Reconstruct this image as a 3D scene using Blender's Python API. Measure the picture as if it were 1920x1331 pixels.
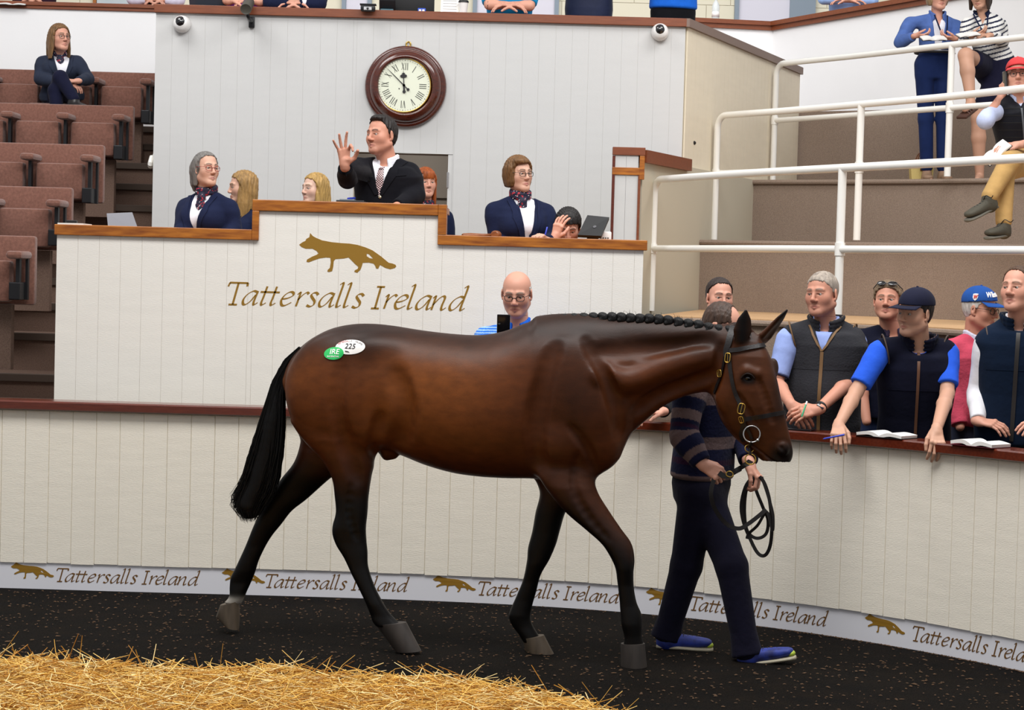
import bpy, bmesh, math, random
import numpy as np
from mathutils import Vector, Matrix
from mathutils.bvhtree import BVHTree
from mathutils.geometry import tessellate_polygon

for _o in list(bpy.data.objects):
    bpy.data.objects.remove(_o, do_unlink=True)
SC = bpy.context.scene
COL = SC.collection
RNG = random.Random(7)

# ------------------------------------------------------------------ camera
FPX, CU, CV = 3890.0, 960.0, 665.5
CAMZ = 1.865
PITCH = math.atan((CV - 505.0) / FPX)
ROLL = 0.0275
_F = Vector((0, math.cos(PITCH), -math.sin(PITCH)))
_U0 = Vector((0, math.sin(PITCH), math.cos(PITCH)))
_R0 = Vector((1, 0, 0))
_R = math.cos(ROLL) * _R0 + math.sin(ROLL) * _U0
_U = -math.sin(ROLL) * _R0 + math.cos(ROLL) * _U0
cd = bpy.data.cameras.new('camera')
cd.sensor_width = 36.0
cd.lens = FPX / 1920.0 * 36.0
cd.clip_end = 200
cam = bpy.data.objects.new('camera', cd)
COL.objects.link(cam)
cam.matrix_world = Matrix(((_R.x, _U.x, -_F.x, 0), (_R.y, _U.y, -_F.y, 0), (_R.z, _U.z, -_F.z, CAMZ), (0, 0, 0, 1)))
SC.camera = cam


def ray(u, v):
    return _F + _R * ((u - CU) / FPX) - _U * ((v - CV) / FPX)


def P(u, v, Y):
    d = ray(u, v)
    t = Y / d.y
    return Vector((d.x * t, Y, CAMZ + d.z * t))


def G(u, v, z=0.0):
    d = ray(u, v)
    t = (z - CAMZ) / d.z
    return Vector((d.x * t, d.y * t, z))


def PX(p):
    """world point -> pixel (for checks)"""
    q = Vector(p) - Vector((0, 0, CAMZ))
    w = q.dot(_F)
    return (CU + FPX * q.dot(_R) / w, CV - FPX * q.dot(_U) / w)


# ------------------------------------------------------------------ light
SC.view_settings.view_transform = 'Standard'
SC.view_settings.look = 'None'
SC.view_settings.exposure = 0.0
SC.view_settings.gamma = 1.0
SC.view_settings.use_curve_mapping = False
world = bpy.data.worlds.new('World')
SC.world = world
world.use_nodes = True
world.node_tree.nodes['Background'].inputs[0].default_value = (0.98, 0.985, 1.0, 1)
world.node_tree.nodes['Background'].inputs[1].default_value = 0.50


def area(name, loc, target, sx, sy, power, color=(1, 0.988, 0.975)):
    l = bpy.data.lights.new(name, 'AREA')
    l.shape = 'RECTANGLE'
    l.size, l.size_y = sx, sy
    l.energy = power
    l.color = color
    o = bpy.data.objects.new(name, l)
    COL.objects.link(o)
    o.location = loc
    o.rotation_euler = (Vector(target) - Vector(loc)).to_track_quat('-Z', 'Y').to_euler()
    return o


area('ceiling_light', (0.0, 8.1, 7.4), (0, 10.6, 0.3), 7.0, 2.5, 640)
area('ceiling_light', (-4.6, 13.2, 8.0), (-4.4, 16.8, 2.4), 3.5, 2.5, 230)
area('ceiling_light', (4.0, 12.5, 8.0), (3.2, 15.5, 1.5), 4.0, 2.5, 250)
area('ceiling_light', (-0.5, 20.5, 7.6), (-0.5, 24.5, 3.5), 9.0, 1.5, 300)
SUNNY = None

# ------------------------------------------------------------------ materials
MATS = {}


def srgb(r, g, b):
    f = lambda c: (c / 255 / 12.92) if c <= 10 else ((c / 255 + 0.055) / 1.055) ** 2.4
    return (f(r), f(g), f(b))


def mat(name, col=(0.8, 0.8, 0.8), rough=0.6, metal=0.0, bump=0.0, bscale=200.0, var=0.0, vscale=20.0, spec=0.5, vcol=False,
        stretch=(1, 1, 1), coat=0.0, sheen=0.0, alpha=1.0, trans=0.0, col2=None, voro=False, thr=0.5):
    if name in MATS:
        return MATS[name]
    m = bpy.data.materials.new(name)
    MATS[name] = m
    m.use_nodes = True
    nt = m.node_tree
    N, L = nt.nodes, nt.links
    b = N['Principled BSDF']
    b.inputs['Base Color'].default_value = (*col, 1)
    b.inputs['Roughness'].default_value = rough
    b.inputs['Metallic'].default_value = metal
    b.inputs['Specular IOR Level'].default_value = spec
    b.inputs['Coat Weight'].default_value = coat
    b.inputs['Coat Roughness'].default_value = 0.12
    b.inputs['Sheen Weight'].default_value = sheen
    b.inputs['Transmission Weight'].default_value = trans
    b.inputs['Alpha'].default_value = alpha
    tc = N.new('ShaderNodeTexCoord')
    mp = N.new('ShaderNodeMapping')
    mp.inputs['Scale'].default_value = stretch
    L.new(tc.outputs['Object'], mp.inputs['Vector'])
    src = None
    if vcol:
        a = N.new('ShaderNodeAttribute')
        a.attribute_name = 'col'
        src = a.outputs['Color']
    if var > 0 or col2:
        n = N.new('ShaderNodeTexVoronoi' if voro else 'ShaderNodeTexNoise')
        n.inputs['Scale'].default_value = vscale
        if not voro:
            n.inputs['Detail'].default_value = 4
        L.new(mp.outputs['Vector'], n.inputs['Vector'])
        mx = N.new('ShaderNodeMix')
        mx.data_type = 'RGBA'
        if col2:
            mx.inputs['A'].default_value = (*col, 1)
            mx.inputs['B'].default_value = (*col2, 1)
            r = N.new('ShaderNodeMapRange')
            r.inputs['From Min'].default_value = thr - var
            r.inputs['From Max'].default_value = thr + var
            L.new(n.outputs[0], r.inputs['Value'])
            L.new(r.outputs['Result'], mx.inputs['Factor'])
        else:
            mx.blend_type = 'MULTIPLY'
            mx.inputs['Factor'].default_value = 1.0
            if src is not None:
                L.new(src, mx.inputs['A'])
            else:
                mx.inputs['A'].default_value = (*col, 1)
            r = N.new('ShaderNodeMapRange')
            r.inputs['From Min'].default_value = 0.3
            r.inputs['From Max'].default_value = 0.7
            r.inputs['To Min'].default_value = 1 - var
            r.inputs['To Max'].default_value = 1 + var
            L.new(n.outputs[0], r.inputs['Value'])
            cb = N.new('ShaderNodeCombineColor')
            for k in ('Red', 'Green', 'Blue'):
                L.new(r.outputs['Result'], cb.inputs[k])
            L.new(cb.outputs['Color'], mx.inputs['B'])
        src = mx.outputs['Result']
    if src is not None:
        L.new(src, b.inputs['Base Color'])
    if bump > 0:
        n2 = N.new('ShaderNodeTexNoise')
        n2.inputs['Scale'].default_value = bscale
        n2.inputs['Detail'].default_value = 3
        L.new(mp.outputs['Vector'], n2.inputs['Vector'])
        bp = N.new('ShaderNodeBump')
        bp.inputs['Strength'].default_value = min(1.0, bump)
        bp.inputs['Distance'].default_value = 0.004
        L.new(n2.outputs['Fac'], bp.inputs['Height'])
        L.new(bp.outputs['Normal'], b.inputs['Normal'])
    return m


M_wallw = mat('gallery_white_paint', srgb(236, 236, 237), 0.55, bump=0.1, bscale=40, var=0.01, vscale=3)
M_white = mat('white_paint', srgb(199, 199, 198), 0.55, bump=0.15, bscale=60, stretch=(1, 1, 6), var=0.012, vscale=3)
M_warm = mat('warm_white_paint', srgb(234, 230, 222), 0.5, bump=0.25, bscale=50, stretch=(1, 1, 6), var=0.02, vscale=4)
M_ring = mat('ring_board_paint', srgb(242, 235, 220), 0.5, bump=0.35, bscale=60, stretch=(1, 1, 7), var=0.03, vscale=5)
M_beige = mat('beige_paint', srgb(232, 221, 198), 0.55, bump=0.15, bscale=60, stretch=(1, 1, 6), var=0.02, vscale=4)
M_groove = mat('groove_paint', srgb(196, 188, 168), 0.7)
M_wood = mat('golden_wood', srgb(184, 112, 34), 0.36, bump=0.12, bscale=30, var=0.22, vscale=5, stretch=(1.4, 11, 11), col2=srgb(124, 62, 14))
M_redwood = mat('mahogany_wood', srgb(106, 42, 22), 0.24, bump=0.05, bscale=30, var=0.4, vscale=7, stretch=(1.5, 12, 12), col2=srgb(72, 25, 14), coat=0.25)
M_brownwood = mat('brown_wood', srgb(136, 72, 38), 0.45, bump=0.1, bscale=40, var=0.45, vscale=6, stretch=(1.5, 10, 10), col2=srgb(104, 50, 24))
M_carpet = mat('brown_carpet', srgb(152, 134, 120), 0.98, bump=1.0, bscale=420, var=0.22, vscale=160, spec=0.05)
M_carpet_d = mat('dark_carpet', srgb(116, 95, 84), 0.98, bump=1.0, bscale=420, var=0.25, vscale=160, spec=0.05)
M_nosing = mat('step_nosing', srgb(66, 52, 42), 0.75)
M_seat = mat('seat_cloth', srgb(124, 86, 74), 0.95, bump=0.7, bscale=300, var=0.18, vscale=60, spec=0.1, sheen=0.3)
M_blackm = mat('black_metal', srgb(22, 22, 26), 0.45, 0.3)
M_rail = mat('white_rail_paint', srgb(240, 238, 232), 0.28, coat=0.2)
M_banner = mat('banner_vinyl', srgb(226, 226, 232), 0.4)
M_gold = mat('gold_print', srgb(150, 112, 34), 0.45, 0.15)
M_goldd = mat('bronze_print', srgb(112, 76, 28), 0.5, 0.1)
M_block = mat('cream_block', srgb(228, 222, 200), 0.8)
M_greyf = mat('grey_blue_frame', srgb(128, 142, 156), 0.5)
M_lil = mat('lilac_panel', srgb(214, 212, 224), 0.5)
M_black = mat('matt_black', srgb(18, 18, 20), 0.5)
M_paper = mat('paper', srgb(236, 234, 228), 0.8)
M_brass = mat('brass', srgb(196, 160, 78), 0.3, 0.9)
M_steel = mat('steel', srgb(190, 190, 190), 0.25, 0.9)

# ------------------------------------------------------------------ object helpers


def link(o, parent=None):
    COL.objects.link(o)
    if parent is not None:
        o.parent = parent
    return o


def tag(o, label=None, cat=None, group=None, kind=None):
    if label:
        o['label'] = label
    if cat:
        o['category'] = cat
    if group:
        o['group'] = group
    if kind:
        o['kind'] = kind
    return o


def empty(name, loc=(0, 0, 0), rz=0.0):
    o = bpy.data.objects.new(name, None)
    o.empty_display_size = 0.1
    COL.objects.link(o)
    o.location = loc
    o.rotation_euler = (0, 0, rz)
    return o


def to_local(o, parent):
    """keep world placement of o (mesh in world coords) under an unrotated/rotated parent"""
    if parent is not None:
        pw = world_of(parent)
        o.matrix_parent_inverse = pw.inverted()


def world_of(o):
    m = o.matrix_basis.copy()
    if o.parent is not None:
        m = world_of(o.parent) @ o.matrix_parent_inverse @ m
    return m


def mesh_obj(name, verts, faces, m, parent=None, smooth=False, cols=None, mats=None, fmat=None):
    """verts in world coordinates; origin kept at world origin unless parent given"""
    me = bpy.data.meshes.new(name)
    if isinstance(verts, np.ndarray) and isinstance(faces, np.ndarray):
        nv, nf, k = len(verts), len(faces), faces.shape[1]
        me.vertices.add(nv)
        me.vertices.foreach_set('co', verts.astype(np.float32).ravel())
        me.loops.add(nf * k)
        me.loops.foreach_set('vertex_index', faces.astype(np.int32).ravel())
        me.polygons.add(nf)
        me.polygons.foreach_set('loop_start', np.arange(0, nf * k, k, dtype=np.int32))
        me.polygons.foreach_set('loop_total', np.full(nf, k, dtype=np.int32))
        me.update(calc_edges=True)
    else:
        me.from_pydata([tuple(v) for v in verts], [], [tuple(f) for f in faces])
        me.update()
    if cols is not None:
        a = me.color_attributes.new('col', 'FLOAT_COLOR', 'POINT')
        c4 = np.ones((len(me.vertices), 4), dtype=np.float32)
        c4[:, :3] = cols
        a.data.foreach_set('color', c4.ravel())
    if m is not None:
        me.materials.append(m)
    if mats:
        for x in mats:
            me.materials.append(x)
    if fmat is not None:
        me.polygons.foreach_set('material_index', np.asarray(fmat, dtype=np.int32))
    if smooth:
        me.polygons.foreach_set('use_smooth', np.ones(len(me.polygons), dtype=bool))
    o = bpy.data.objects.new(name, me)
    link(o, parent)
    to_local(o, parent)
    return o


class MB:
    """collects simple solids in world coordinates -> ONE mesh"""

    def __init__(self):
        self.v, self.f = [], []

    def add(self, vs, fs):
        n = len(self.v)
        self.v += [tuple(v) for v in vs]
        self.f += [tuple(i + n for i in f) for f in fs]
        return self

    def box(self, x0, y0, z0, x1, y1, z1, b=0.0):
        if b <= 0:
            vs = [(x, y, z) for x in (x0, x1) for y in (y0, y1) for z in (z0, z1)]
            fs = [(0, 1, 3, 2), (4, 6, 7, 5), (0, 4, 5, 1), (2, 3, 7, 6), (0, 2, 6, 4), (1, 5, 7, 3)]
            return self.add(vs, fs)
        return self.obox(((x0 + x1) / 2, (y0 + y1) / 2, (z0 + z1) / 2), (1, 0, 0), (0, 1, 0), (0, 0, 1),
                         abs(x1 - x0) / 2, abs(y1 - y0) / 2, abs(z1 - z0) / 2, b)

    def obox(self, c, ax, ay, az, hx, hy, hz, b=0.0):
        c, ax, ay, az = Vector(c), Vector(ax), Vector(ay), Vector(az)
        if b <= 0:
            vs = [c + ax * (hx * i) + ay * (hy * j) + az * (hz * k) for i in (-1, 1) for j in (-1, 1) for k in (-1, 1)]
            return self.add(vs, [(0, 1, 3, 2), (4, 6, 7, 5), (0, 4, 5, 1), (2, 3, 7, 6), (0, 2, 6, 4), (1, 5, 7, 3)])
        bm = bmesh.new()
        bmesh.ops.create_cube(bm, size=1.0)
        for v in bm.verts:
            v.co = Vector((v.co.x * 2 * hx, v.co.y * 2 * hy, v.co.z * 2 * hz))
        bmesh.ops.bevel(bm, geom=bm.edges[:], offset=b, segments=2, affect='EDGES', profile=0.5)
        bm.verts.ensure_lookup_table()
        bm.verts.index_update()
        vs = [c + ax * v.co.x + ay * v.co.y + az * v.co.z for v in bm.verts]
        fs = [tuple(v.index for v in f.verts) for f in bm.faces]
        bm.free()
        return self.add(vs, fs)

    def quad(self, a, b, c, d):
        return self.add([a, b, c, d], [(0, 1, 2, 3)])

    def prism(self, pts, vec):
        """closed polygon extruded along vec"""
        n = len(pts)
        vec = Vector(vec)
        vs = [Vector(p) for p in pts] + [Vector(p) + vec for p in pts]
        fs = [tuple(range(n))[::-1], tuple(range(n, 2 * n))] + [(i, (i + 1) % n, n + (i + 1) % n, n + i) for i in range(n)]
        return self.add(vs, fs)

    def tube(self, pts, r, seg=10, closed=False, caps=True):
        pts = [Vector(p) for p in pts]
        n = len(pts)
        rs = r if isinstance(r, (list, tuple)) else [r] * n
        up = None
        rings = []
        for i in range(n):
            if closed:
                t = pts[(i + 1) % n] - pts[i - 1]
            else:
                t = pts[min(i + 1, n - 1)] - pts[max(i - 1, 0)]
            if t.length < 1e-9:
                t = Vector((0, 0, 1))
            t.normalize()
            if up is None:
                up = Vector((0, 0, 1)) if abs(t.z) < 0.9 else Vector((1, 0, 0))
            s = t.cross(up)
            if s.length < 1e-6:
                s = t.cross(Vector((0.3, 0.8, 0.2)))
            s.normalize()
            up = s.cross(t).normalized()
            rings.append([pts[i] + (s * math.cos(a) + up * math.sin(a)) * rs[i] for a in [2 * math.pi * k / seg for k in range(seg)]])
        vs = [p for rg in rings for p in rg]
        fs = []
        for i in range(n if closed else n - 1):
            j = (i + 1) % n
            for k in range(seg):
                l = (k + 1) % seg
                fs.append((i * seg + k, i * seg + l, j * seg + l, j * seg + k))
        if caps and not closed:
            fs.append(tuple(range(seg))[::-1])
            fs.append(tuple((n - 1) * seg + k for k in range(seg)))
        return self.add(vs, fs)

    def lathe(self, c, axis, prof, seg=32, side=None):
        """prof = [(r, h)...] around axis at c"""
        c, axis = Vector(c), Vector(axis).normalized()
        s = Vector(side) if side else (axis.cross(Vector((0, 0, 1))) if abs(axis.z) < 0.9 else Vector((1, 0, 0)))
        s.normalize()
        t = axis.cross(s)
        n = len(prof)
        vs = [c + axis * h + (s * math.cos(a) + t * math.sin(a)) * r for (r, h) in prof for a in [2 * math.pi * k / seg for k in range(seg)]]
        fs = []
        for i in range(n - 1):
            for k in range(seg):
                l = (k + 1) % seg
                fs.append((i * seg + k, i * seg + l, (i + 1) * seg + l, (i + 1) * seg + k))
        if prof[0][0] > 1e-6:
            fs.append(tuple(range(seg))[::-1])
        if prof[-1][0] > 1e-6:
            fs.append(tuple((n - 1) * seg + k for k in range(seg)))
        return self.add(vs, fs)

    def ball(self, c, r, sx=1, sy=1, sz=1, seg=14):
        n = 9
        prof = [(max(1e-7, r * math.sin(math.pi * i / n)), -r * math.cos(math.pi * i / n)) for i in range(n + 1)]
        k = len(self.v)
        self.lathe((0, 0, 0), (0, 0, 1), prof, seg)
        c = Vector(c)
        for i in range(k, len(self.v)):
            v = self.v[i]
            self.v[i] = (c.x + v[0] * sx, c.y + v[1] * sy, c.z + v[2] * sz)
        return self

    def build(self, name, m, parent=None, smooth=False, angle=None):
        o = mesh_obj(name, self.v, self.f, m, parent)
        bm = bmesh.new()
        bm.from_mesh(o.data)
        bmesh.ops.recalc_face_normals(bm, faces=bm.faces[:])
        bm.to_mesh(o.data)
        bm.free()
        if smooth:
            o.data.polygons.foreach_set('use_smooth', np.ones(len(o.data.polygons), dtype=bool))
            if angle:
                for e in o.data.edges:
                    pass
                o.data.set_sharp_from_angle(angle=angle)
        return o


def catmull(pts, per=8, closed=False):
    pts = [Vector(p) for p in pts]
    n = len(pts)
    out = []
    rng = range(n) if closed else range(n - 1)
    for i in rng:
        p0 = pts[i - 1] if (i > 0 or closed) else pts[0]
        p1, p2 = pts[i], pts[(i + 1) % n]
        p3 = pts[(i + 2) % n] if (closed or i + 2 < n) else pts[-1]
        for k in range(per):
            t = k / per
            out.append(0.5 * ((2 * p1) + (p2 - p0) * t + (2 * p0 - 5 * p1 + 4 * p2 - p3) * t * t + (3 * p1 - p0 - 3 * p2 + p3) * t ** 3))
    if not closed:
        out.append(pts[-1].copy())
    return out


# ------------------------------------------------------------------ lettering
def nib(pts, w=18.5, thin=6.0, ang=40.0, per=7):
    c = catmull([(x, y, 0) for x, y in pts], per)
    nd = (math.cos(math.radians(ang)), math.sin(math.radians(ang)))
    L, Rr = [], []
    for i, p in enumerate(c):
        t = c[min(i + 1, len(c) - 1)] - c[max(i - 1, 0)]
        l = math.hypot(t.x, t.y) or 1
        tx, ty = t.x / l, t.y / l
        h = math.hypot(w / 2 * abs(tx * nd[1] - ty * nd[0]), thin / 2)
        L.append((p.x - ty * h, p.y + tx * h))
        Rr.append((p.x + ty * h, p.y - tx * h))
    return L, Rr


_BOWL = [(92, 97), (66, 103), (30, 80), (9, 42), (13, 10), (32, 3), (62, 28), (88, 76)]
GLY = {
    'T': [[(38, 158), (38, 0)], [(-26, 160), (108, 160)], [(-24, 160), (-30, 132)], [(106, 160), (108, 136)], [(8, 0), (70, 0)]],
    'a': [_BOWL, [(99, 104), (92, 60), (88, 20), (95, 3), (118, 20)]],
    't': [[(30, 140), (23, 60), (18, 20), (26, 3), (52, 20)], [(-8, 98), (62, 98)]],
    'e': [[(14, 50), (52, 58), (84, 78), (80, 99), (56, 103), (26, 82), (9, 44), (20, 8), (46, 4), (86, 28)]],
    'r': [[(0, 86), (17, 102), (15, 50), (11, 0)], [(13, 46), (38, 84), (64, 103), (80, 92)]],
    's': [[(72, 88), (54, 103), (32, 99), (23, 82), (40, 60), (58, 40), (57, 14), (34, 1), (8, 10)]],
    'l': [[(12, 166), (34, 178), (31, 100), (27, 20), (35, 3), (58, 18)]],
    'I': [[(35, 158), (35, 0)], [(6, 159), (64, 159)], [(6, 0), (64, 0)]],
    'n': [[(0, 86), (17, 102), (15, 50), (11, 0)], [(13, 36), (44, 84), (70, 103), (86, 90), (80, 40), (80, 12), (90, 3), (112, 20)]],
    'd': [_BOWL, [(78, 166), (101, 178), (97, 100), (90, 22), (97, 3), (120, 20)]],
}
_LAY = [('T', 72), ('a', 170), ('t', 296), ('t', 366), ('e', 446), ('r', 562), ('s', 640), ('a', 728), ('l', 838), ('l', 894), ('s', 972),
        ('I', 1116), ('r', 1206), ('e', 1280), ('l', 1362), ('a', 1438), ('n', 1552), ('d', 1682)]


def lettering():
    """-> verts (x,y in crop px, y up), quads;  spans x 75..1830, baseline y=0"""
    V, Fc = [], []
    for ch, x0 in _LAY:
        for st in GLY[ch]:
            per = 1 if len(st) == 2 else 7
            L, Rr = nib(st, per=per)
            n = len(V)
            for a, b in zip(L, Rr):
                for q in (a, b):
                    V.append((x0 + q[0] + 0.26 * q[1], q[1]))
            for i in range(len(L) - 1):
                Fc.append((n + 2 * i, n + 2 * i + 1, n + 2 * i + 3, n + 2 * i + 2))
    return V, Fc


_FOX = [(592, 148), (615, 130), (638, 118), (642, 105), (655, 97), (665, 92), (670, 60), (690, 82), (715, 95), (760, 112), (830, 123), (900, 128),
        (960, 130), (1020, 138), (1080, 155), (1130, 175), (1190, 215), (1250, 262), (1275, 266), (1300, 275), (1306, 287), (1295, 300),
        (1262, 309), (1225, 300), (1188, 280), (1182, 290), (1175, 308), (1158, 306), (1153, 290), (1140, 272), (1105, 265), (1060, 268),
        (1055, 290), (1045, 318), (1022, 342), (1000, 336), (1002, 325), (1025, 312), (1028, 298), (1000, 275), (970, 245), (955, 232),
        (920, 240), (860, 246), (848, 260), (845, 300), (838, 335), (815, 342), (802, 338), (806, 325), (820, 312), (826, 270), (822, 238),
        (790, 236), (740, 245), (695, 262), (665, 275), (648, 272), (652, 255), (690, 232), (722, 218), (735, 208), (720, 190), (690, 175),
        (640, 176), (610, 165)]
_HOLE = [(1088, 200), (1105, 205), (1135, 235), (1110, 232), (1088, 218)]


def fox():
    """-> verts centred, y up, width 714 -> (x 0..714)"""
    o = [Vector((x - 592, 342 - y, 0)) for x, y in _FOX]
    h = [Vector((x - 592, 342 - y, 0)) for x, y in _HOLE]
    tris = tessellate_polygon([o, h])
    return [(p.x, p.y) for p in o + h], [tuple(t) for t in tris]


def slab(V2, F2, fn, name, m, parent, th=0.0015):
    """flat print: 2D verts mapped by fn(x,y,d) (d = distance proud of the surface), front plus back sheet"""
    n = len(V2)
    vs = [fn(x, y, th) for x, y in V2] + [fn(x, y, -0.0005) for x, y in V2]
    fs = [tuple(f) for f in F2] + [tuple(i + n for i in f)[::-1] for f in F2]
    cnt = {}
    for f in F2:
        for i in range(len(f)):
            e = (f[i], f[(i + 1) % len(f)])
            k = tuple(sorted(e))
            cnt[k] = None if k in cnt else e
    for e in cnt.values():
        if e:
            fs.append((e[0], e[1], e[1] + n, e[0] + n))
    return mesh_obj(name, vs, fs, m, parent)


def text_mesh(txt, size=1.0, shear=0.0, bold=0.0):
    c = bpy.data.curves.new('txt', 'FONT')
    c.body = txt
    c.size = size
    c.shear = shear
    c.offset = bold
    c.align_x = 'CENTER'
    c.align_y = 'CENTER'
    o = bpy.data.objects.new('txt', c)
    COL.objects.link(o)
    dg = bpy.context.evaluated_depsgraph_get()
    me = bpy.data.meshes.new_from_object(o.evaluated_get(dg))
    V = [(v.co.x, v.co.y) for v in me.vertices]
    Fc = [tuple(p.vertices) for p in me.polygons]
    bpy.data.objects.remove(o, do_unlink=True)
    bpy.data.curves.remove(c)
    bpy.data.meshes.remove(me)
    return V, Fc
# ================================================================== THE SETTING
# ------------------------------------------------------------------ floor
def ground_mat():
    m = bpy.data.materials.new('rubber_floor')
    m.use_nodes = True
    N, L = m.node_tree.nodes, m.node_tree.links
    b = N['Principled BSDF']
    b.inputs['Roughness'].default_value = 0.85
    b.inputs['Specular IOR Level'].default_value = 0.06
    tc = N.new('ShaderNodeTexCoord')

    def noise(s, d=3):
        n = N.new('ShaderNodeTexNoise')
        n.inputs['Scale'].default_value = s
        n.inputs['Detail'].default_value = d
        L.new(tc.outputs['Object'], n.inputs['Vector'])
        return n.outputs['Fac']

    def ramp(f, a, c0, c1, e):
        r = N.new('ShaderNodeValToRGB')
        r.color_ramp.elements[0].position, r.color_ramp.elements[1].position = a, e
        r.color_ramp.elements[0].color, r.color_ramp.elements[1].color = (*c0, 1), (*c1, 1)
        L.new(f, r.inputs['Fac'])
        return r.outputs['Color']
    base = ramp(noise(90, 5), 0.35, (0.0014, 0.0013, 0.0012), (0.0075, 0.006, 0.005), 0.75)
    warm = ramp(noise(6, 4), 0.35, (0.0008, 0.0008, 0.0008), (0.007, 0.0042, 0.002), 0.8)
    mx = N.new('ShaderNodeMix')
    mx.data_type = 'RGBA'
    mx.blend_type = 'ADD'
    mx.inputs['Factor'].default_value = 0.7
    L.new(base, mx.inputs['A'])
    L.new(warm, mx.inputs['B'])
    mask = ramp(noise(260, 1), 0.72, (0, 0, 0), (1, 1, 1), 0.76)
    m2 = N.new('ShaderNodeMix')
    m2.data_type = 'RGBA'
    L.new(mask, m2.inputs['Factor'])
    L.new(mx.outputs['Result'], m2.inputs['A'])
    m2.inputs['B'].default_value = (0.10, 0.062, 0.028, 1)
    L.new(m2.outputs['Result'], b.inputs['Base Color'])
    bp = N.new('ShaderNodeBump')
    bp.inputs['Strength'].default_value = 1.0
    bp.inputs['Distance'].default_value = 0.012
    L.new(noise(110, 5), bp.inputs['Height'])
    L.new(bp.outputs['Normal'], b.inputs['Normal'])
    return m


M_ground = ground_mat()
fl = MB()
n = 40
X0, X1, Y0, Y1 = -9, 9, 1.0, 27.0
vs, fs = [], []
for i in range(n + 1):
    for j in range(n + 1):
        vs.append((X0 + (X1 - X0) * i / n, Y0 + (Y1 - Y0) * j / n, 0))
for i in range(n):
    for j in range(n):
        a = i * (n + 1) + j
        fs.append((a, a + n + 1, a + n + 2, a + 1))
floor = mesh_obj('floor', vs, fs, M_ground)
tag(floor, 'black rubber chip floor of the sale ring', kind='structure')

# ------------------------------------------------------------------ ring wall (curved, boarded)
_pts = [(5, 1101.4), (640, 1120), (960, 1134), (1160, 1146), (1215, 1151), (1560, 1192.6), (1880, 1250)]
_g = [G(u, v) for u, v in _pts]
_c = np.polyfit([q.x for q in _g], [q.y for q in _g], 4)
_xs = np.linspace(-2.6, 2.55, 400)
_ys = np.polyval(_c, _xs)
_xs = np.concatenate([np.linspace(-5.2, -2.61, 60), _xs])
_ys = np.concatenate([np.full(60, _ys[0]), _ys])
_sl = math.atan2(_ys[-1] - _ys[-2], _xs[-1] - _xs[-2])
_ex = [(_xs[-1], _ys[-1])]
for i in range(80):                                   # carry the same curve on past the frame
    _sl -= 0.02 * 0.19
    _ex.append((_ex[-1][0] + 0.02 * math.cos(_sl), _ex[-1][1] + 0.02 * math.sin(_sl)))
_xs = np.concatenate([_xs, [e[0] for e in _ex[1:]]])
_ys = np.concatenate([_ys, [e[1] for e in _ex[1:]]])
_s = np.concatenate([[0], np.cumsum(np.hypot(np.diff(_xs), np.diff(_ys)))])


def WC(s, off=0.0, z=0.0):
    """point on the ring wall at arc length s, moved off (towards the ring = +)"""
    x, y = np.interp(s, _s, _xs), np.interp(s, _s, _ys)
    d = 0.02
    tx, ty = np.interp(s + d, _s, _xs) - np.interp(s - d, _s, _xs), np.interp(s + d, _s, _ys) - np.interp(s - d, _s, _ys)
    l = math.hypot(tx, ty) or 1
    return Vector((x + ty / l * off, y - tx / l * off, z))


def WS(x):
    return float(np.interp(x, _xs, _s))


SEND = float(_s[-1]) - 0.03
HW = 1.06                                              # wall height
wall = MB()


def sweep(mb, prof, s0, s1, step=0.06):
    """prof [(off,z)...] closed, swept along the ring wall"""
    k = max(2, int((s1 - s0) / step))
    rings = [[WC(s0 + (s1 - s0) * i / k, o, z) for o, z in prof] for i in range(k + 1)]
    m = len(prof)
    vs = [p for r in rings for p in r]
    fs = []
    for i in range(k):
        for j in range(m):
            l = (j + 1) % m
            fs.append((i * m + j, i * m + l, (i + 1) * m + l, (i + 1) * m + j))
    fs += [tuple(range(m)), tuple(k * m + j for j in range(m))[::-1]]
    mb.add(vs, fs)
    return mb


wall_front = sweep(MB(), [(0.0095, 0.155), (0.0095, HW - 0.055), (-0.09, HW - 0.055), (-0.09, 0), (0.0, 0), (0.0, 0.155)], 0.1, SEND).build('wall_front', M_groove)
tag(wall_front, 'low curved ring wall of cream vertical boards with mahogany top rail', kind='structure')
BW = 0.1325
s = WS(-2.84) - 16 * BW
bi = 0
rb = random.Random(3)
while s < SEND - BW:
    if s > 0.15:
        zb = 0.148 + rb.uniform(-0.003, 0.003)
        a0, a1 = s + 0.001, s + BW - 0.001
        t = 0.0125 + rb.uniform(-0.0008, 0.0008)
        b = MB()
        ztop = HW - 0.058
        A = [WC(a0, 0.0096, zb), WC(a0 + 0.0015, t, zb), WC(a1 - 0.0015, t, zb), WC(a1, 0.0096, zb)]
        b.prism(A, (0, 0, ztop - zb)).build('board', M_ring, wall_front)
    s += BW
cap = sweep(MB(), [(0.045, HW - 0.052), (0.052, HW - 0.046), (0.052, HW - 0.008), (0.045, HW), (-0.125, HW), (-0.132, HW - 0.008), (-0.132, HW - 0.052)], 0.1, SEND)
capo = cap.build('cap_rail', M_redwood, wall_front)
ban = sweep(MB(), [(0.0005, 0.0), (0.0035, 0.0), (0.0035, 0.152), (0.0005, 0.152)], 0.1, SEND).build('banner', M_banner, wall_front)
ban['label'] = 'white printed strip along the foot of the wall'
TV, TF = lettering()
FV, FF = fox()
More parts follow.
